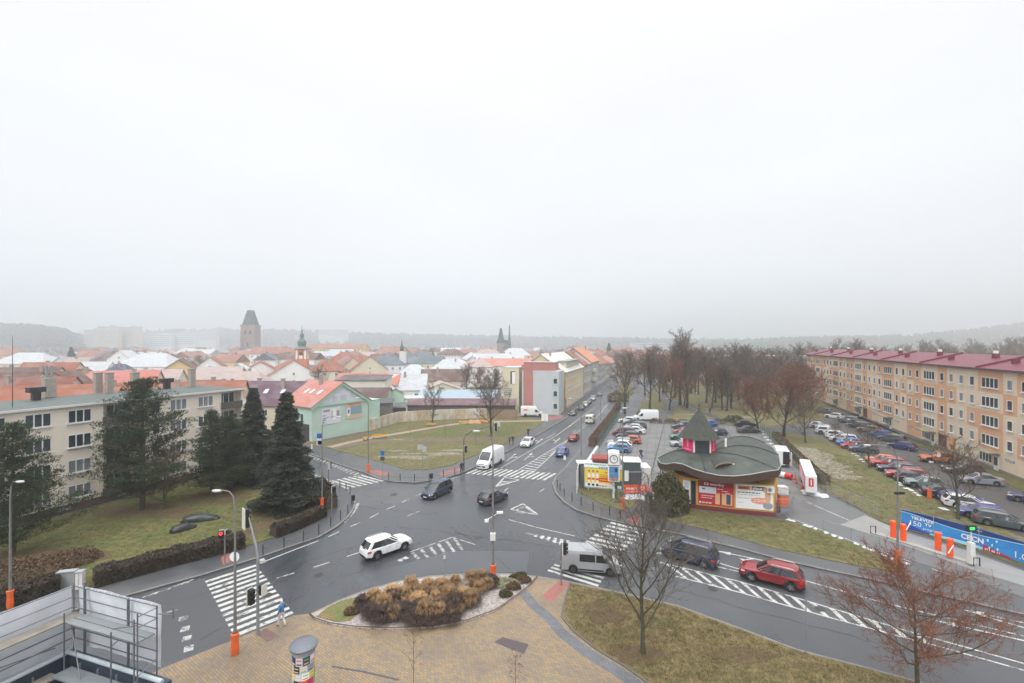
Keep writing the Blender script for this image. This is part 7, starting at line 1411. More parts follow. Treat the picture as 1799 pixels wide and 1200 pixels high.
# ---- billboard cluster at the car park corner
d0 = G(1028, 862, .14); d1 = G(1093, 868, .14)
bp = empty('billboard', (d0 + d1) / 2, atan2((d1 - d0).y, (d1 - d0).x), 'yellow billboard with three figures in red and white sashes under a white header', 'billboard'); wB = (d1 - d0).length
pb_ = panel(bp, (0, 0, 1.75), wB, 2.3, PYL, 'board', 0, .16)
b = MB(); b.box((0, 0, 1.75), (wB + .25, .12, 2.6)); b.box((-wB / 2 + .4, 0, .3), (.12, .1, .6)); b.box((wB / 2 - .4, 0, .3), (.12, .1, .6)); b.build('frame', mat('billboard_green_frame', (.30, .40, .34), .6), bp)
on2 = lambda n_, x0, x1, z0, z1, m, d=.006: on(pb_, n_, x0, x1, z0, z1, m, d, .08)
on2('print', -wB / 2, wB * .25, -1.15, -.62, PWH); on2('print', -wB * .12, wB * .28, -.42, .08, PRD, .009); on2('print', wB * .30, wB / 2, -1.15, -.1, flatm('print_dark_green', (.05, .16, .10)), .008); on2('print', wB * .38, wB * .48, -1.1, -.75, PWH, .012)
for k in range(3):
    x = -wB / 2 + .5 + .52 * k
    for (zz, rx, rz_, m) in ((.82, .13, .15, PBK), (.72, .11, .13, PSK), (.30, .19, .34, PWH), (-.12, .20, .16, PRD), (-.50, .14, .28, PWH), (-.85, .17, .18, PBK)):
        q = MB(); n = 12; y = -.095 - .002 * int(zz * 10 % 4); q.mesh([(x + cos(2 * pi * j / n) * rx, y, zz + sin(2 * pi * j / n) * rz_) for j in range(n)], [tuple(range(n))]); q.build('print', m, pb_)
for x, z, w_, h_, m in ((.2, .72, 1.0, .14, PRD), (-.45, .42, 1.5, .10, POR), (-.45, .2, 1.7, .08, PDB), (-.45, -.22, 1.6, .12, PYL), (-.55, -1.0, 1.0, .14, PRD)): dashes(pb_, x, z, w_, h_, m, .018, .08)
hd_ = panel(bp, (0, .05, 3.25), wB + .3, .75, PWH, 'header_board'); dashes(hd_, -wB / 2, .12, 2.6, .12, PGN); dashes(hd_, -.6, -.2, 1.6, .12, PBL); on(hd_, 'print', -wB / 2, wB / 2, -.36, -.30, PGN)
s_ = G(1016, 861, .14); o = empty('printed_hoarding', s_, R(78), 'white printed panel turned sideways left of the yellow billboard', 'billboard'); k_ = panel(o, (0, 0, 1.9), 3.0, 2.7, OFFW, 'board'); [on(k_, 'print', -1.2, .9, z, z + .12, m) for z, m in ((.8, PRD), (.4, PGY), (0, PGN), (-.5, PGY))]; b = MB(); b.tube([(-1.4, .1, 0), (-1.4, .1, 3)], .05, 6); b.tube([(1.4, .1, 0), (1.4, .1, 3)], .05, 6); b.build('post', OFFW, o)
o = empty('advert_cabinet', G(1022, 858, .14), 0, 'dark grey cabinet with white roof beside the yellow billboard', 'cabinet'); b = MB(); b.box((.2, .5, 1.6), (.8, .9, 3.2)); b.build('body', mat('slate_cabinet', (.12, .13, .15), .6), o); b = MB(); b.box((.4, .5, 3.3), (2.0, 1.2, .2)); b.build('lid', PWH, o)
# clock column
cp_ = G(1078, 875, .14); ck = empty('clock_column', cp_, .35, 'white clock column with a glowing advert box', 'street clock'); b = MB(); b.tube([(0, 0, 0), (0, 0, 2.2)], .13, 10); b.build('post', PWH, ck)
def triprism(r, z0, z1, m, name, par, n=3, a0=-90 + 60): q = MB(); q.prism([(cos(R(a0 + 360 * k / n)) * r, sin(R(a0 + 360 * k / n)) * r) for k in range(n)], z0, z1); return q.build(name, m, par)
bx = triprism(.92, 2.2, 4.1, PWH, 'advert_box', ck, 4, 15); triprism(.98, 4.1, 4.2, mat('wood_trim', (.3, .16, .08), .6), 'ledge', ck, 4, 15); cb = triprism(.92, 4.2, 5.6, PWH, 'clock_box', ck, 4, 15); triprism(.7, 5.6, 5.75, PWH, 'cap', ck, 8, 0)
for k in range(4):
    a = R(15 + 45 + 90 * k); n2 = Vector((cos(a), sin(a), 0)); q = MB(); q.lathe([(.42, -.03), (.50, -.03), (.50, .01)], 20, axis='y', c=(0, 0)); q.box((0, -.03, .14), (.05, .02, .3)); q.box((.10, -.03, 0), (.22, .02, .05)); o = q.build('clock_face', PBK, cb); o.location = n2 * .67 + Vector((0, 0, 4.9)); o.rotation_euler = (0, 0, a + pi / 2)
    pp = panel(ck, n2 * .665 + Vector((0, 0, 3.15)), 1.1, 1.7, flatm('advert_sea_blue', (.06, .22, .45)) if k % 2 == 0 else PWH, 'advert_face', a + pi / 2, .03); on(pp, 'print', -.5, .5, -.8, -.5, flatm('print_brick', (.5, .2, .12)), .006, .016); on(pp, 'print', .1, .4, .2, .7, PDB if k % 2 else PBK, .006, .016); on(pp, 'print', -.45, .0, 0, .1, PGY, .006, .016)
# container + blue machine + snack booth + orange banner
o = empty('container', G(1110, 862, .14), -.12, 'tall dark grey container behind the orange banner', 'container'); b = MB(); b.box((0, 1, 1.9), (2.2, 2.2, 3.5)); b.build('body', mat('graphite_cladding', (.07, .085, .10), .6, .1, 1, stretch=(8, 8, .3)), o); b = MB(); b.box((0, 1, 3.72), (2.4, 2.4, .14)); b.build('lid', PWH, o)
o = empty('vending_machine', G(1124, 856, .14), -.05, 'white vending booth with blue front panel', 'vending booth'); b = MB(); b.box((.35, 1.2, 1.3), (2.1, 2.5, 2.6)); b.build('body', PWH, o); k_ = panel(o, (-.25, -.1, 1.3), .9, 2.3, PBL, 'front_panel'); on(k_, 'print', -.33, .33, .75, .9, PWH, .01); on(k_, 'print', -.2, .25, -.5, .3, PLB); on(k_, 'print', -.2, .2, -1.0, -.7, PWH)
o = empty('snack_booth', G(1057, 838, .14), R(-8), 'snack booth with red canopy behind the billboard header', 'booth'); b = MB(); b.box((0, 1.2, 1.2), (2.4, 2.4, 2.4)); b.build('body', mat('booth_brown', (.32, .16, .08), .7), o); b = MB(); b.box((0, -.1, 2.45), (2.5, .3, .2)); b.box((0, 1.1, 2.56), (2.6, 2.5, .12)); b.build('canopy', mat('booth_red', (.26, .05, .04), .7), o); b = MB(); b.box((0, -.03, 1.6), (2.0, .06, .9)); b.build('counter_window', PBK, o)
for k in range(4): b = MB(); b.box((-.75 + .5 * k, -.09, 1.4), (.3, .04, .35)); b.build('menu_card', PWH, o)
d0, d1 = G(1096, 873, .14), G(1136, 872, .14); o = empty('banner', (d0 + d1) / 2, atan2((d1 - d0).y, (d1 - d0).x), 'orange banner reading expert beside the round bush', 'banner'); w_ = (d1 - d0).length; k_ = panel(o, (0, 0, .95), w_, 1.0, ORANGE2, 'cloth'); text('lettering', 'expert', .5, PWH, k_, (-w_ * .42, -.04, -.06), (R(90), 0, 0), .004, 'LEFT', 1.1, .012); dashes(k_, -w_ * .4, -.36, w_ * .8, .06, PWH); blob(k_, w_ * .32, .08, .24, .24, PWH); blob(k_, w_ * .32, .08, .14, .14, ORANGE2, .02)
for s in (-1, 1): b = MB(); b.tube([(s * w_ / 2, 0, 0), (s * w_ / 2, 0, 1.5)], .04, 6); b.build('post', GREY, o)
# long blue banner on the fence
Bn = [G(1583, 930, .14), G(1640, 945, .14), G(1720, 968, .14), G(1800, 995, .14), G(1870, 1018, .14)]
BLU = mat('banner_blue', (.02, .16, .50), .45, .06, .4, col2=(.03, .30, .66)); NAV = flatm('banner_navy', (.01, .03, .16))
o = empty('fence_banner', Bn[0], 0, 'long bright blue internet advert banner on the lane fence', 'banner'); o.scale = (1, 1, .88); hs = 2.05
lo_ = [p - Bn[0] + Vector((0, 0, .25)) for p in Bn]; hi_ = [p - Bn[0] + Vector((0, 0, .25 + hs)) for p in Bn]
b = MB(); b.mesh(lo_ + hi_ + [p + Vector((.03, .05, 0)) for p in lo_ + hi_], [(i, i + 1, 6 + i, 5 + i) for i in range(4)] + [(11 + i, 10 + i, 15 + i, 16 + i) for i in range(4)] + [(5 + i, 6 + i, 16 + i, 15 + i) for i in range(4)]); bo = b.build('cloth', BLU, o)
def onb(t, z): # point on banner by distance fraction
    s = t * 4; i = min(3, int(s)); return lo_[i].lerp(lo_[i + 1], s - i) + Vector((0, 0, z))
def bstrip(t0, t1, f0, f1, m, name='print', off=.02):
    n = 24; q = MB(); dn = Vector((-.25, -.9, 0)).normalized() * off; vs = []
    for k in range(n + 1): t = t0 + (t1 - t0) * k / n; vs += [onb(t, f0(t) * hs) + dn, onb(t, f1(t) * hs) + dn]
    q.mesh(vs, [(2 * k, 2 * k + 2, 2 * k + 3, 2 * k + 1) for k in range(n)]); return q.build(name, m, bo)
wv = lambda t: .80 + .12 * cos(t * 7.5); bstrip(0, 1, lambda t: wv(t), lambda t: 1.0, NAV); bstrip(0, 1, lambda t: wv(t) - .035, lambda t: wv(t), flatm('banner_sky', (.35, .68, .85)), off=.026)
bstrip(.22, .60, lambda t: .0, lambda t: .06 + .10 * sin((t - .22) / .38 * pi), flatm('banner_sky', (.35, .68, .85)), off=.03); bstrip(.52, .70, lambda t: 0, lambda t: .26 * (1 - (t - .52) / .18) + .03, flatm('banner_red', (.45, .01, .08)), off=.036); bstrip(0, .27, lambda t: 0, lambda t: .34 * (1 - t / .27), flatm('banner_violet', (.03, .06, .36)), off=.024)
def btext(s, t, z, size, m, bold=.01, sx=1.0, tilt=0):
    i = min(3, int(t * 4)); d = (lo_[i + 1] - lo_[i]).normalized(); p = onb(t, z) + Vector((d.y, -d.x, 0)) * .06; return text('lettering', s, size, m, bo, p, (R(90), 0, atan2(d.y, d.x)), .004, 'LEFT', sx, bold)
btext('TELEVIZE', .08, 1.30, .42, PWH); btext('150', .06, .58, .75, PWH, 0, .9); btext('TV', .185, .85, .42, PWH); btext('programů', .17, .40, .36, PWH, 0); btext('CBCNET.CZ', .405, .62, .72, PWH, .02, .78); btext('INTERNET', .80, 1.15, .45, PWH); btext('1.0 Gb', .69, .35, .85, PWH, 0, .9); btext('311 55 11', .535, .12, .26, PWH); btext('www.cbcnet.cz', .43, 1.78, .18, PWH, 0); 
for t, z in ((.55, 1.15), (.575, .8), (.60, 1.3), (.605, .55), (.56, .45)): c = onb(t, z); q = MB(); n = 12; q.mesh([c + Vector((cos(2 * pi * k / n) * .16, -.06 - .0, sin(2 * pi * k / n) * .14)) for k in range(n)], [tuple(range(n))]); q.build('print', flatm('banner_pale', (.55, .78, .85)), bo)
for i, p in enumerate(lo_): b = MB(); b.tube([p - Vector((0, 0, .3)), p + Vector((0, 0, hs + .1))], .035, 6); b.build('post', GREY, o)
# ---- lane island with orange barrier posts, display, gates
LI = [G(1533, 937, .15), G(1714, 993, .15)]; d = (LI[1] - LI[0]).normalized(); n_ = Vector((-d.y, d.x, 0)) * .28; b = MB(); b.prism([(p.x, p.y) for p in (LI[0] - n_, LI[1] - n_, LI[1] + n_, LI[0] + n_)], .14, .30); tag(b.build('lane_island', CONC), kind='structure')
def hexpost(x, y, label, h=1.55, arm=None):
    o = empty('barrier_post', G(x, y, .28), .2, label, 'barrier'); b = MB(); b.lathe([(.23, 0), (.23, h), (.18, h + .05), (0, h + .07)], 12); b.build('housing', ORANGE2, o, smooth=40)
    if arm: b = MB(); e = Vector(arm); b.tube([(0, -.26, 1.1), Vector((0, -.26, 1.1)) + e], .045, 6); b.build('barrier_arm', mat('arm_white_red', (.72, .55, .54), .5), o)
hexpost(1569, 944, 'orange barrier post left of the tall curved lamp'); hexpost(1587, 950, 'orange barrier post right of the tall curved lamp', arm=(.9, .3, .55)); hexpost(1648, 966, 'orange barrier post in the middle of the lane island'); hexpost(1669, 978, 'orange barrier post nearest the camera with tilted white arm', arm=(-1.3, -.5, -.35))
o = empty('parking_display', G(1706, 990, .28), 0, 'grey pillar with green lit parking display', 'display'); b = MB(); b.box((0, 0, .9), (.4, .35, 1.8)); b.box((0, 0, 2.2), (.08, .08, 1.5)); b.build('pillar', OFFW, o); b = MB(); b.box((0, 0, 3.0), (.75, .2, .5)); b.build('display_box', BLACK, o); b = MB(); b.box((0, -.11, 3.0), (.4, .02, .22)); b.build('display_screen', mat('green_led', (.02, .6, .15), .5, emit=((.05, 1, .2), 1.2)), o)
for x, y, l in ((1534, 937, 'small black wheel stop hoop at the island head'), (1716, 995, 'small black hoop at the island end')): b = MB(); b.tube([(-.25, 0, 0), (-.25, 0, .7), (.25, 0, .7), (.25, 0, 0)], .05, 6); q = b.build('hoop', BLACK); q.location = G(x, y, .28); tag(q, l, 'hoop')
# ---- fences
def fence(pix, h, sp, label, z=.14, mesh=True, m=GREY, name='fence', r=.035, rails=(1.0,), mm=None):
    P = [G(x, y, z) for x, y in pix]; o = empty(name, P[0], 0, label, 'fence'); O = P[0]
    for i in range(len(P) - 1):
        L = (P[i + 1] - P[i]).length; n = max(1, round(L / sp))
        for k in range(n + (i == len(P) - 2)):
            q = P[i].lerp(P[i + 1], k / n) - O; b = MB(); b.tube([q, q + Vector((0, 0, h))], r, 5); b.build('post', m, o)
        b = MB()
        for f in rails: b.tube([P[i] - O + Vector((0, 0, h * f - .03)), P[i + 1] - O + Vector((0, 0, h * f - .03))], r * .8, 5)
        if mesh:
            d = (P[i + 1] - P[i]); nn_ = int(L / .45); 
            for k in range(nn_): q = P[i].lerp(P[i + 1], (k + .5) / nn_) - O; b.tube([q, q + Vector((0, 0, h))], .008, 3, cap=False)
            for f in (.2, .4, .6, .8): b.tube([P[i] - O + Vector((0, 0, h * f)), P[i + 1] - O + Vector((0, 0, h * f))], .008, 3, cap=False)
        b.build('rail', mm or m, o)
    return o
GRNF = mat('green_fence_steel', (.10, .17, .15), .6)
fence([(1050, 793), (1071, 758), (1094, 727)], 2.3, 2.6, 'green wire fence between street hedge and parked row', m=GRNF)
fence([(1336, 756), (1366, 792), (1420, 842), (1450, 866)], 2.2, 3, 'green wire fence along the right car park edge', m=GRNF)
fence([(1453, 868), (1490, 886), (1545, 910)], 1.5, 2.6, 'low galvanised gate fence by the lane entrance'); fence([(1446, 932), (1495, 947), (1545, 964), (1605, 985), (1680, 1010)], 1.1, 2.6, 'low rail fence between the lower lawn and the lane', mesh=False)
fence([(1363, 907), (1390, 908), (1392, 890), (1366, 884)], 1.9, 1.4, 'small wire cage with an orange bin beside the kiosk')
b = MB(); b.prism([(p[0], p[1]) for p in [G(x, y, 0)[:2] for x, y in ((1022, 832), (1048, 792), (1052, 793), (1026, 834))]], .13, .95); tag(b.build('low_wall', mat('white_low_wall', (.5, .52, .5), .8, .15, 1)), 'low white wall below the parked row', 'wall')
o = empty('bin_container', G(1376, 900, .14), 0, 'orange waste box in the wire cage', 'bin'); b = MB(); b.box((0, 0, 1.35), (.95, .6, 1.2)); b.build('body', mat('faded_orange', (.62, .14, .06), .6), o); b = MB(); b.box((0, 0, 1.98), (1.0, .66, .08)); b.box((0, 0, .4), (.9, .5, .7)); b.build('stand', GREY, o)
# trailer with red lettered side
a, c = G(1415, 872, .14), G(1404.5, 838, .14); d = c - a; o = empty('trailer', (a + c) / 2, atan2(d.y, d.x), 'red and white long box trailer beside the fence', 'trailer'); L = d.length; b = MB(); b.box((0, -.6, 1.55), (L, 1.2, 2.0)); b.build('box', mat('trailer_white', (.70, .71, .72), .5), o)
b = MB(); b.box((0, .02, 1.5), (L * .96, .04, 1.5)); b.build('red_side', mat('trailer_red', (.50, .03, .06), .5), o); b = MB(); 
for k in range(5): b.box((-.2, .05, .95 + .26 * k), (L * .8, .02, .07))
b.build('white_stripe', WHITE, o); b = MB(); b.box((-L / 2 - .02, -.6, 1.8), (.04, .5, 1.0)); b.build('red_plate', RED, o); b = MB(); b.box((-L / 2 - .05, -.6, 1.8), (.03, .12, .7)); b.build('white_mark', WHITE, o); b = MB(); b.box((L * .0, -.6, 2.6), (L * .22, .9, .14)); b.build('roof_hatch', OFFW, o)
for k in (-.2, .2): 
    for s in (0, 1): b = MB(); b.lathe([(0, -.1), (.3, -.1), (.3, .1), (0, .1)], 14, axis='y', c=(0, 0)); w_ = b.build('wheel', TYRE, o); w_.location = (L * k, -.1 - 1.0 * s, .3)
o = empty('gas_tank', G(1387, 842, .14), R(40), 'red and white roll on the ground behind the open van', 'roll'); b = MB(); b.lathe([(0, -.3), (.42, -.3), (.42, .5), (0, .5)], 14, axis='y', c=(0, .42)); b.build('red_end', RED, o, smooth=50); b = MB(); b.lathe([(0, .5), (.40, .5), (.40, 1.3), (0, 1.3)], 14, axis='y', c=(0, .42)); b.build('white_body', WHITE, o, smooth=50)
for i, (x, y) in enumerate(((1399, 849), (1409, 859), (1397, 842))): o = empty('traffic_cone', G(x, y, .14), 0, ('orange cone left behind the roll', 'orange cone nearest the standing man by the trailer', 'orange cone closest to the open van')[i], 'traffic cone'); b = MB(); b.lathe([(.16, .04), (.03, .72), (0, .72)], 10); b.build('cone', ORANGE2, o, smooth=50); b = MB(); b.box((0, 0, .02), (.4, .4, .04)); b.build('base', BLACK, o)
b = MB(); b.box((0, 0, .5), (1.6, 1.0, 1.0)); o = b.build('pallet_box', OFFW); o.location = G(1370, 868, .14); tag(o, 'pale low box at the kiosk right corner', 'box')
# white cabinet and street cabinets
for x, y, w_, h, m, l, nm in [(957, 740, 1.6, 1.9, WHITE, 'white street cabinet in front of the courier van', 'street_cabinet'), (115, 1037, 1.15, 1.35, mat('grey_metal_cabinet', (.30, .31, .31), .6, .1, 3, stretch=(9, 1, 1)), 'grey louvred cabinet behind the scaffold', 'street_cabinet'), (138, 1036, .45, 1.3, OFFW, 'narrow pale cabinet beside the louvred one', 'street_cabinet')]:
    o = empty(nm, G(x, y, .14), R(14 if x < 500 else -10), l, 'cabinet'); b = MB(); b.box((0, .2, h / 2), (w_, .4, h)); b.build('body', m, o); b = MB(); b.box((0, -.008, h / 2), (.02, .012, h * .9)); b.box((0, .2, h + .03), (w_ + .08, .5, .06)); b.build('door_seam', PGY, o)
# covered heaps on the left lawn
CV = mat('black_sheet', (.022, .024, .026), .35, .4, 1.5)
def heap(x, y, sx, sy, h, rz, label, seed):
    rnd = random.Random(seed); b = MB(); n, m_ = 18, 7; vs = []
    for j in range(m_ + 1):
        t = j / m_
        for k in range(n): a = 2 * pi * k / n; rr = cos(t * pi / 2) ** .6 * rnd.uniform(.9, 1.08) if j < m_ else 0; e = 3.0; ca, sa = cos(a), sin(a); kk = (abs(ca) ** e + abs(sa) ** e) ** (-1 / e); vs.append((ca * kk * sx * rr, sa * kk * sy * rr, h * sin(t * pi / 2) * rnd.uniform(.93, 1.05) * (1 - .35 * (ca * kk * rr > .35))))
    b.mesh(vs, [(j * n + k, j * n + (k + 1) % n, (j + 1) * n + (k + 1) % n, (j + 1) * n + k) for j in range(m_) for k in range(n)]); o = b.build('covered_heap', CV, smooth=80); o.location = G(x, y, .15); o.rotation_euler = (0, 0, rz); tag(o, label, 'covered heap')
heap(322, 931, 1.15, .55, .65, .9, 'smaller heap under black sheeting on the left lawn', 1); heap(352, 914, 1.75, .65, .7, .35, 'longer heap under black sheeting on the left lawn', 2)
# yellow play items on the green
YLW = mat('yellow_plastic', (.55, .29, .03), .6)
def bench(x, y, rz, label, m=YLW, L=2.2, nm='bench'):
    o = empty(nm, G(x, y, .17), rz, label, 'bench'); b = MB(); b.box((0, 0, .45), (L, .5, .08)); b.build('seat', m, o); b = MB(); b.box((0, .28, .62), (L, .07, .2)); b.build('backrest', m, o)
    for s in (-1, 1): b = MB(); b.box((s * L * .38, 0, .21), (.1, .42, .41)); b.build('leg', DGREY, o)
bench(758, 749, 0, 'yellow bench under the gnarled bare tree'); bench(667, 770, .35, 'long yellow bench by the soil strip', L=3.0); bench(642, 774, .6, 'short yellow stool near the mint house', L=.8); bench(815, 745, 0, 'yellow seat left of the sand pile'); bench(850, 743, 0, 'orange yellow bench right of the sand pile', L=3.0)
b = MB(); rr = random.Random(2)
for k in range(16): c = G(826 + 1.8 * k, 742 + rr.uniform(-2, 1.5), .17); s = rr.uniform(.5, .9); n = 7; b.mesh([c + Vector((cos(2 * pi * q / n) * s, sin(2 * pi * q / n) * s, 0)) for q in range(n)] + [c + Vector((0, 0, s * .9))], [(q, (q + 1) % n, n) for q in range(n)])
tag(b.build('sand_pile', mat('orange_sand', (.42, .24, .16), .9, .3, 2)), 'row of reddish sand heaps beside the path', 'sand heap')
# ================================================================== scaffold and the roof edge it stands on
C0 = Vector((-20.2, 21.0, 0)); e1 = Vector((-.39, -.92, 0)).normalized(); e2 = Vector((.952, -.305, 0)).normalized(); up = Vector((0, 0, 1))
def S(a, b_, z): return C0 + e1 * a + e2 * b_ + up * z
NAVC = mat('dark_blue_cladding', (.035, .05, .075), .5, .15, 1, stretch=(4, 4, .3)); ROOFF = mat('roof_slab_grey', (.16, .165, .17), .8, .2, 1); TARP = mat('white_tarpaulin', (.66, .68, .72), .5, .10, 1.2, bump=.5); DECK = mat('perforated_steel_deck', (.20, .22, .23), .5, .2, 2, stretch=(1, 12, 1)); WDK = mat('worn_plywood_deck', (.22, .20, .17), .85, .3, 2); TUBE = mat('scaffold_tube', (.17, .18, .21), .4, .2, 5, metal=.5)
lb_ = empty('low_building', S(0, 0, 0), 0, 'dark blue clad roof edge below the scaffold in the lower left corner', 'building')
def obx(b, a0, a1, c0, c1, z0, z1, m=0): pts = [S(a0, c0, 0), S(a1, c0, 0), S(a1, c1, 0), S(a0, c1, 0)]; b.prism([((p - S(0, 0, 0)).x, (p - S(0, 0, 0)).y) for p in pts], z0, z1, m)
b = MB(); obx(b, .35, 13, .35, 6.0, .1, 3.6); b.build('wall', NAVC, lb_)
b = MB(); obx(b, .05, .30, .0, 6.3, .1, 4.95); obx(b, .30, 13, .0, .25, .1, 4.95); b.build('parapet', NAVC, lb_)
for t in (1, 2.2, 3.4, 4.6, 5.6): b = MB(); obx(b, .30, .36, t, t + .06, 3.6, 4.68); b.build('panel_rib', GREY, lb_)
for t in (1.5, 3, 4.5, 6, 7.5): b = MB(); obx(b, t, t + .06, .25, .31, 3.6, 4.68); b.build('panel_rib', GREY, lb_)
b = MB(); O_ = S(0, 0, 0); b.tube([S(.35, .35, 5.04) - O_, S(.35, 6.2, 5.04) - O_], .09, 8); b.tube([S(.35, .35, 5.06) - O_, S(12, .35, 5.06) - O_], .09, 8); b.build('handrail', mat('pale_capping', (.42, .47, .50), .4), lb_)
b = MB(); obx(b, .4, 13, .4, 5.95, 3.6, 3.66); b.build('roof', ROOFF, lb_)
scf = empty('scaffold', S(0, 0, 0), 0, 'steel scaffold with white tarpaulins and perforated decks', 'scaffold')
def tb(name, segs, r=.026, m=TUBE, parent=scf):
    b = MB()
    for a, c in segs: b.tube([a - O_, c - O_], r, 7)
    return b.build(name, m, parent)
ZT = 7.84
for a, c, z0, z1 in [(0, 0, 3.7, ZT + .1), (0, .75, 3.7, ZT + .25), (0, 3.6, 3.7, ZT), (0, 5.35, 3.7, ZT), (.72, 5.35, .1, ZT + .05), (.72, 5.15, 3.7, 7.6), (.75, .8, 3.7, 7.1), (.8, 3.9, 3.7, 6.9), (3.0, 0, 3.7, ZT), (3.0, .72, 3.7, 6.7), (5.8, .0, 3.7, ZT)]:
    tb('standard', [(S(a, c, z0), S(a, c, z1))], .03 if (a, c) not in ((0, .75), (0, 3.6)) else .055)
for z in (ZT - .03, ZT - .52, 6.85, 5.9, 5.45): tb('ledger', [(S(0, 0, z), S(0, 5.4, z)), (S(0, 0, z), S(8, 0, z))], .024)
tb('guard_rail', [(S(0, 5.35, 7.75), S(.72, 5.35, 7.75)), (S(0, 5.35, 7.3), S(.72, 5.35, 7.3)), (S(.75, 3.9, 7.0), S(.72, 5.35, 7.4)), (S(0, 5.35, 5.6), S(.72, 5.35, 5.3))], .024)
tb('brace', [(S(.3, .3, 6.7), S(1.2, 3.0, 3.8)), (S(3.0, .72, 6.0), S(.9, .5, 5.6)), (S(0, 5.4, 7.5), S(0, 6.3, 7.6)), (S(0, 6.3, 7.45), S(0, 6.3, 7.9)), (S(.8, 3.9, 6.3), S(.8, 4.3, 6.6))], .024)
b = MB(); 
for k in range(2): obx(b, .04 + .36 * k, .36 + .36 * k, .75, 5.3, 6.62, 6.68)
b.build('deck', DECK, scf); b = MB(); obx(b, .04, 8, .04, .70, 6.60, 6.66); b.build('deck', WDK, scf)
b = MB(); obx(b, .5, 1.2, .8, 5.3, 4.55, 4.61); b.build('deck', DECK, scf); b = MB(); obx(b, 1.0, 8, .4, 1.0, 4.5, 4.56); b.build('deck', WDK, scf)
def tarp(name, a0, c0, a1, c1, z0, z1, seed, sg=1):
    rnd = random.Random(seed); b = MB(); n, m_ = 44, 8; A, Cc = S(a0, c0, 0), S(a1, c1, 0); d = (Cc - A).normalized(); nn_ = Vector((d.y, -d.x, 0)); vs = []
    for j in range(m_ + 1):
        for k in range(n + 1): t = k / n; z = z0 + (z1 - z0) * j / m_; w_ = .035 * sin(t * 40 + seed + 2 * sin(j)) * sin(pi * j / m_) + .03 * sin(t * 13 + j * .8) - .13; vs.append(A.lerp(Cc, t) + nn_ * w_ * sg + up * (z + .02 * sin(t * 25) * (j == 0)) - O_)
    b.mesh(vs, [(j * (n + 1) + k, j * (n + 1) + k + 1, (j + 1) * (n + 1) + k + 1, (j + 1) * (n + 1) + k) for j in range(m_) for k in range(n)]); b.build(name, TARP, scf, smooth=180)
tarp('tarpaulin', -.05, 0, -.05, 5.35, 5.1, ZT - .05, 1); tarp('tarpaulin', 0, -.05, 9, -.05, 5.0, ZT - .05, 2, -1)
b = MB()
for k in range(12): b.box(S(-.02, .4 + .42 * k, ZT) - O_, (.06, .06, .06))
b.build('clamp', ALU, scf)
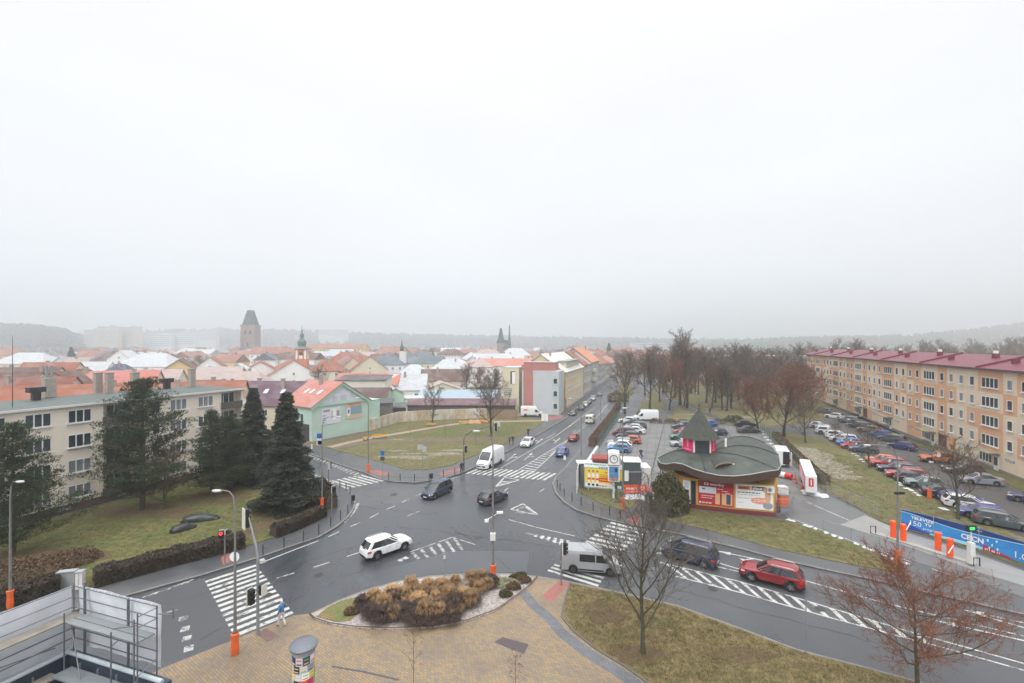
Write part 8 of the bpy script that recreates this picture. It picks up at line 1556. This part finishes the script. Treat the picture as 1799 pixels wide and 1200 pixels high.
# ================================================================== people
def person(p, rz, label, h=1.76, jacket=(.05, .05, .06), trousers=(.04, .04, .05), hair=(.05, .035, .03), skin=(.55, .36, .28), stride=.3, shoes=(.02, .02, .02), pose='walk', bag=None, cap=None):
    root = empty('person', p, rz, label, 'person'); s = h / 1.76
    # local: +x forward, +y left
    st = stride; J = {'pel': (0, 0, .93), 'wst': (0, 0, 1.06), 'chest': (.01, 0, 1.28), 'neck': (.01, 0, 1.47), 'hd': (.03, 0, 1.60), 'top': (.02, 0, 1.72),
         'lh': (0, .10, .90), 'lk': (st * .62 + .03, .11, .50), 'la': (st * .9, .11, .09), 'lt': (st * .9 + .17, .12, .05), 'rh': (0, -.10, .90), 'rk': (-st * .25 + .05, -.11, .49), 'ra': (-st * 1.0, -.11, .12), 'rt': (-st * 1.0 + .16, -.12, .05),
         'ls': (0, .19, 1.42), 'le': (-.06 - st * .3, .26, 1.15), 'lw': (.10 - st * .2, .26, .93), 'rs': (0, -.19, 1.42), 're': (.02 + st * .2, -.26, 1.15), 'rw': (.20 + st * .3, -.24, .98)}
    if pose == 'arms': J['lw'] = (.28, .16, 1.12); J['rw'] = (.28, -.14, 1.12); J['le'] = (.05, .27, 1.16); J['re'] = (.05, -.27, 1.16)
    Rr = {'pel': .145, 'wst': .135, 'chest': .165, 'neck': .062, 'hd': .098, 'top': .075, 'lh': .10, 'lk': .070, 'la': .050, 'lt': .040, 'ls': .078, 'le': .055, 'lw': .036}
    for k in list(Rr): 
        if k[0] == 'l': Rr['r' + k[1:]] = Rr[k]
    ed = [('pel', 'wst'), ('wst', 'chest'), ('chest', 'neck'), ('neck', 'hd'), ('hd', 'top'), ('pel', 'lh'), ('lh', 'lk'), ('lk', 'la'), ('la', 'lt'), ('pel', 'rh'), ('rh', 'rk'), ('rk', 'ra'), ('ra', 'rt'), ('chest', 'ls'), ('ls', 'le'), ('le', 'lw'), ('chest', 'rs'), ('rs', 're'), ('re', 'rw')]
    names = list(J); V_ = [Vector(J[n]) * s for n in names]; Rd = [Rr[n] * s for n in names]; Ed = [(names.index(a), names.index(b)) for a, b in ed]
    for sd, wn, en in ((1, 'lw', 'le'), (-1, 'rw', 're')):      # palm and five fingers
        w_, e = Vector(J[wn]), Vector(J[en]); d = (w_ - e).normalized(); pm = w_ + d * .07; V_.append(pm * s); Rd.append(.036 * s); pi_ = len(V_) - 1; Ed.append((names.index(wn), pi_)); sidev = d.cross(Vector((0, sd, 0))).normalized()
        for k in range(4):
            o_ = sidev * (-.026 + .0175 * k); L = (.066, .076, .072, .056)[k]; V_.append((pm + o_ + d * .045) * s); Rd.append(.0095 * s); V_.append((pm + o_ + d * (.045 + L * .6) + Vector((.0, -sd * .010, 0))) * s); Rd.append(.0085 * s); V_.append((pm + o_ + d * (.045 + L) + Vector((0, -sd * .026, 0))) * s); Rd.append(.0075 * s); n_ = len(V_); Ed += [(pi_, n_ - 3), (n_ - 3, n_ - 2), (n_ - 2, n_ - 1)]
        V_.append((pm - sidev * .045 + d * .01) * s); Rd.append(.011 * s); V_.append((pm - sidev * .055 + d * .055) * s); Rd.append(.009 * s); n_ = len(V_); Ed += [(pi_, n_ - 2), (n_ - 2, n_ - 1)]
    me = bpy.data.meshes.new('body'); me.from_pydata(V_, Ed, []); o = bpy.data.objects.new('body', me); COL.objects.link(o); md = o.modifiers.new('s', 'SKIN'); md.use_smooth_shade = True
    for i, sv in enumerate(me.skin_vertices[0].data): sv.radius = (Rd[i], Rd[i]); sv.use_root = (i == 0)
    nm = {'chest': (.13, .19), 'pel': (.13, .165), 'wst': (.115, .15)}
    for n, (rx, ry) in nm.items(): me.skin_vertices[0].data[names.index(n)].radius = (ry * s, rx * s)
    o.modifiers.new('u', 'SUBSURF').levels = 1; dg = bpy.context.evaluated_depsgraph_get(); m2 = bpy.data.meshes.new_from_object(o.evaluated_get(dg)); bpy.data.objects.remove(o)
    ms = [flatm('cloth_%.2f_%.2f_%.2f' % jacket, jacket, .85), flatm('cloth_%.2f_%.2f_%.2f' % trousers, trousers, .9), flatm('skin', skin, .6), flatm('shoe_%.2f' % shoes[0], shoes, .7), flatm('hair_%.2f' % hair[0], hair, .8)]
    m2.materials.clear(); [m2.materials.append(m) for m in ms]
    lw, rw = Vector(J['lw']) * s, Vector(J['rw']) * s
    for pl_ in m2.polygons:
        c = pl_.center; z = c.z / s; pl_.use_smooth = True
        k = 0 if z > .95 else 1
        if z < .095: k = 3
        if z > 1.475: k = 2
        if z > 1.475 and (c.x < -.02 * s or z > 1.655): k = 4
        if min((c - lw).length, (c - rw).length) < .06 * s or ((c - lw - (lw - Vector(J['le']) * s).normalized() * .09).length < .1 * s) or ((c - rw - (rw - Vector(J['re']) * s).normalized() * .09).length < .1 * s): k = 2
        pl_.material_index = k
    b = link('body', m2, root)
    f = MB(); hx, hz = .115 * s, 1.60 * s
    for sd in (-1, 1): f.lathe([(0, hz + .02), (.012 * s, hz + .014), (0, hz + .006)], 6, c=(hx, sd * .034 * s))
    f.box((hx - .008, 0, hz - .055 * s), (.012, .045 * s, .010), 0); f.build('face_features', PBK, b); q = MB(); q.box((hx + .008, 0, hz - .012 * s), (.028, .022 * s, .045 * s)); [q.box((.03 * s, sd * .098 * s, hz - .005), (.035 * s, .016 * s, .055 * s)) for sd in (-1, 1)]; q.build('nose_and_ears', ms[2], b)
    if bag:
        for sd, wn in ((1, 'lw'), (-1, 'rw')):
            if bag == 'one' and sd > 0: continue
            w_ = Vector(J[wn]) * s; q = MB(); q.box((w_.x, w_.y, w_.z - .42), (.34, .14, .36)); q.tube([(w_.x - .1, w_.y, w_.z - .24), (w_.x, w_.y, w_.z - .09), (w_.x + .1, w_.y, w_.z - .24)], .01, 4); o = q.build('shopping_bag', flatm('bag_%d' % sd, (.10, .10, .45) if sd > 0 else (.6, .12, .18))); o.location = p; o.rotation_euler = (0, 0, rz); tag(o, 'blue bag in the left hand of the car park shopper' if sd > 0 else 'red bag in the right hand of the car park shopper', 'bag')
    return root
person(G(495, 1100, .12), R(150), 'person in blue jacket and white trousers with a pale cap stepping off the left zebra', 1.78, (.06, .17, .36), (.62, .60, .62), (.60, .56, .54), stride=.22)
person(G(811, 832, .12), R(100), 'person in black coat waiting at the north zebra corner', 1.76, (.018, .018, .02), (.02, .02, .02), stride=.06)
person(G(901, 781, .12), R(60), 'person in dark coat, right one of the pair walking past the green', 1.8, (.03, .03, .035), (.03, .03, .035), stride=.3)
person(G(895, 780, .12), R(60), 'person in grey blue coat, left one of the pair walking past the green', 1.7, (.12, .14, .17), (.03, .035, .06), stride=.25)
person(G(928, 766, .12), R(-110), 'person in black walking alone ahead of the pair', 1.75, (.02, .02, .022), (.02, .02, .022), stride=.3)
person(G(1126, 806, .14), R(-95), 'person in dark coat carrying two bags across the car park', 1.75, (.02, .022, .045), (.05, .03, .04), stride=.2, bag='two')
person(G(1417, 858, .14), R(165), 'person in dark jacket and blue jeans standing by the red trailer', 1.8, (.03, .03, .035), (.08, .13, .24), stride=.1, pose='arms')
person(G(1247, 727, .15), R(90), 'person in dark clothes far off on the park path', 1.75, (.03, .03, .05), (.03, .03, .04), stride=.2)
person(G(1081, 727 - 1, .14), R(-100), 'person in dark blue behind the rusty hedge', 1.75, (.02, .03, .08), (.03, .03, .04), stride=.2)
# ================================================================== haze: the misty winter air
hz_ = MB(); hz_.box((0, 1340, 73.5), (5200, 2900, 151)); hm = bpy.data.materials.new('winter_haze'); hm.use_nodes = True; t = hm.node_tree; t.nodes.clear()
ho = N(t, 'ShaderNodeOutputMaterial'); hv = N(t, 'ShaderNodeVolumePrincipled'); hv.inputs['Color'].default_value = (.92, .96, 1.0, 1); hv.inputs['Density'].default_value = .00092; hv.inputs['Anisotropy'].default_value = .68
t.links.new(hv.outputs[0], ho.inputs['Volume']); tag(hz_.build('haze', hm), 'thin winter mist', None, None, 'stuff')
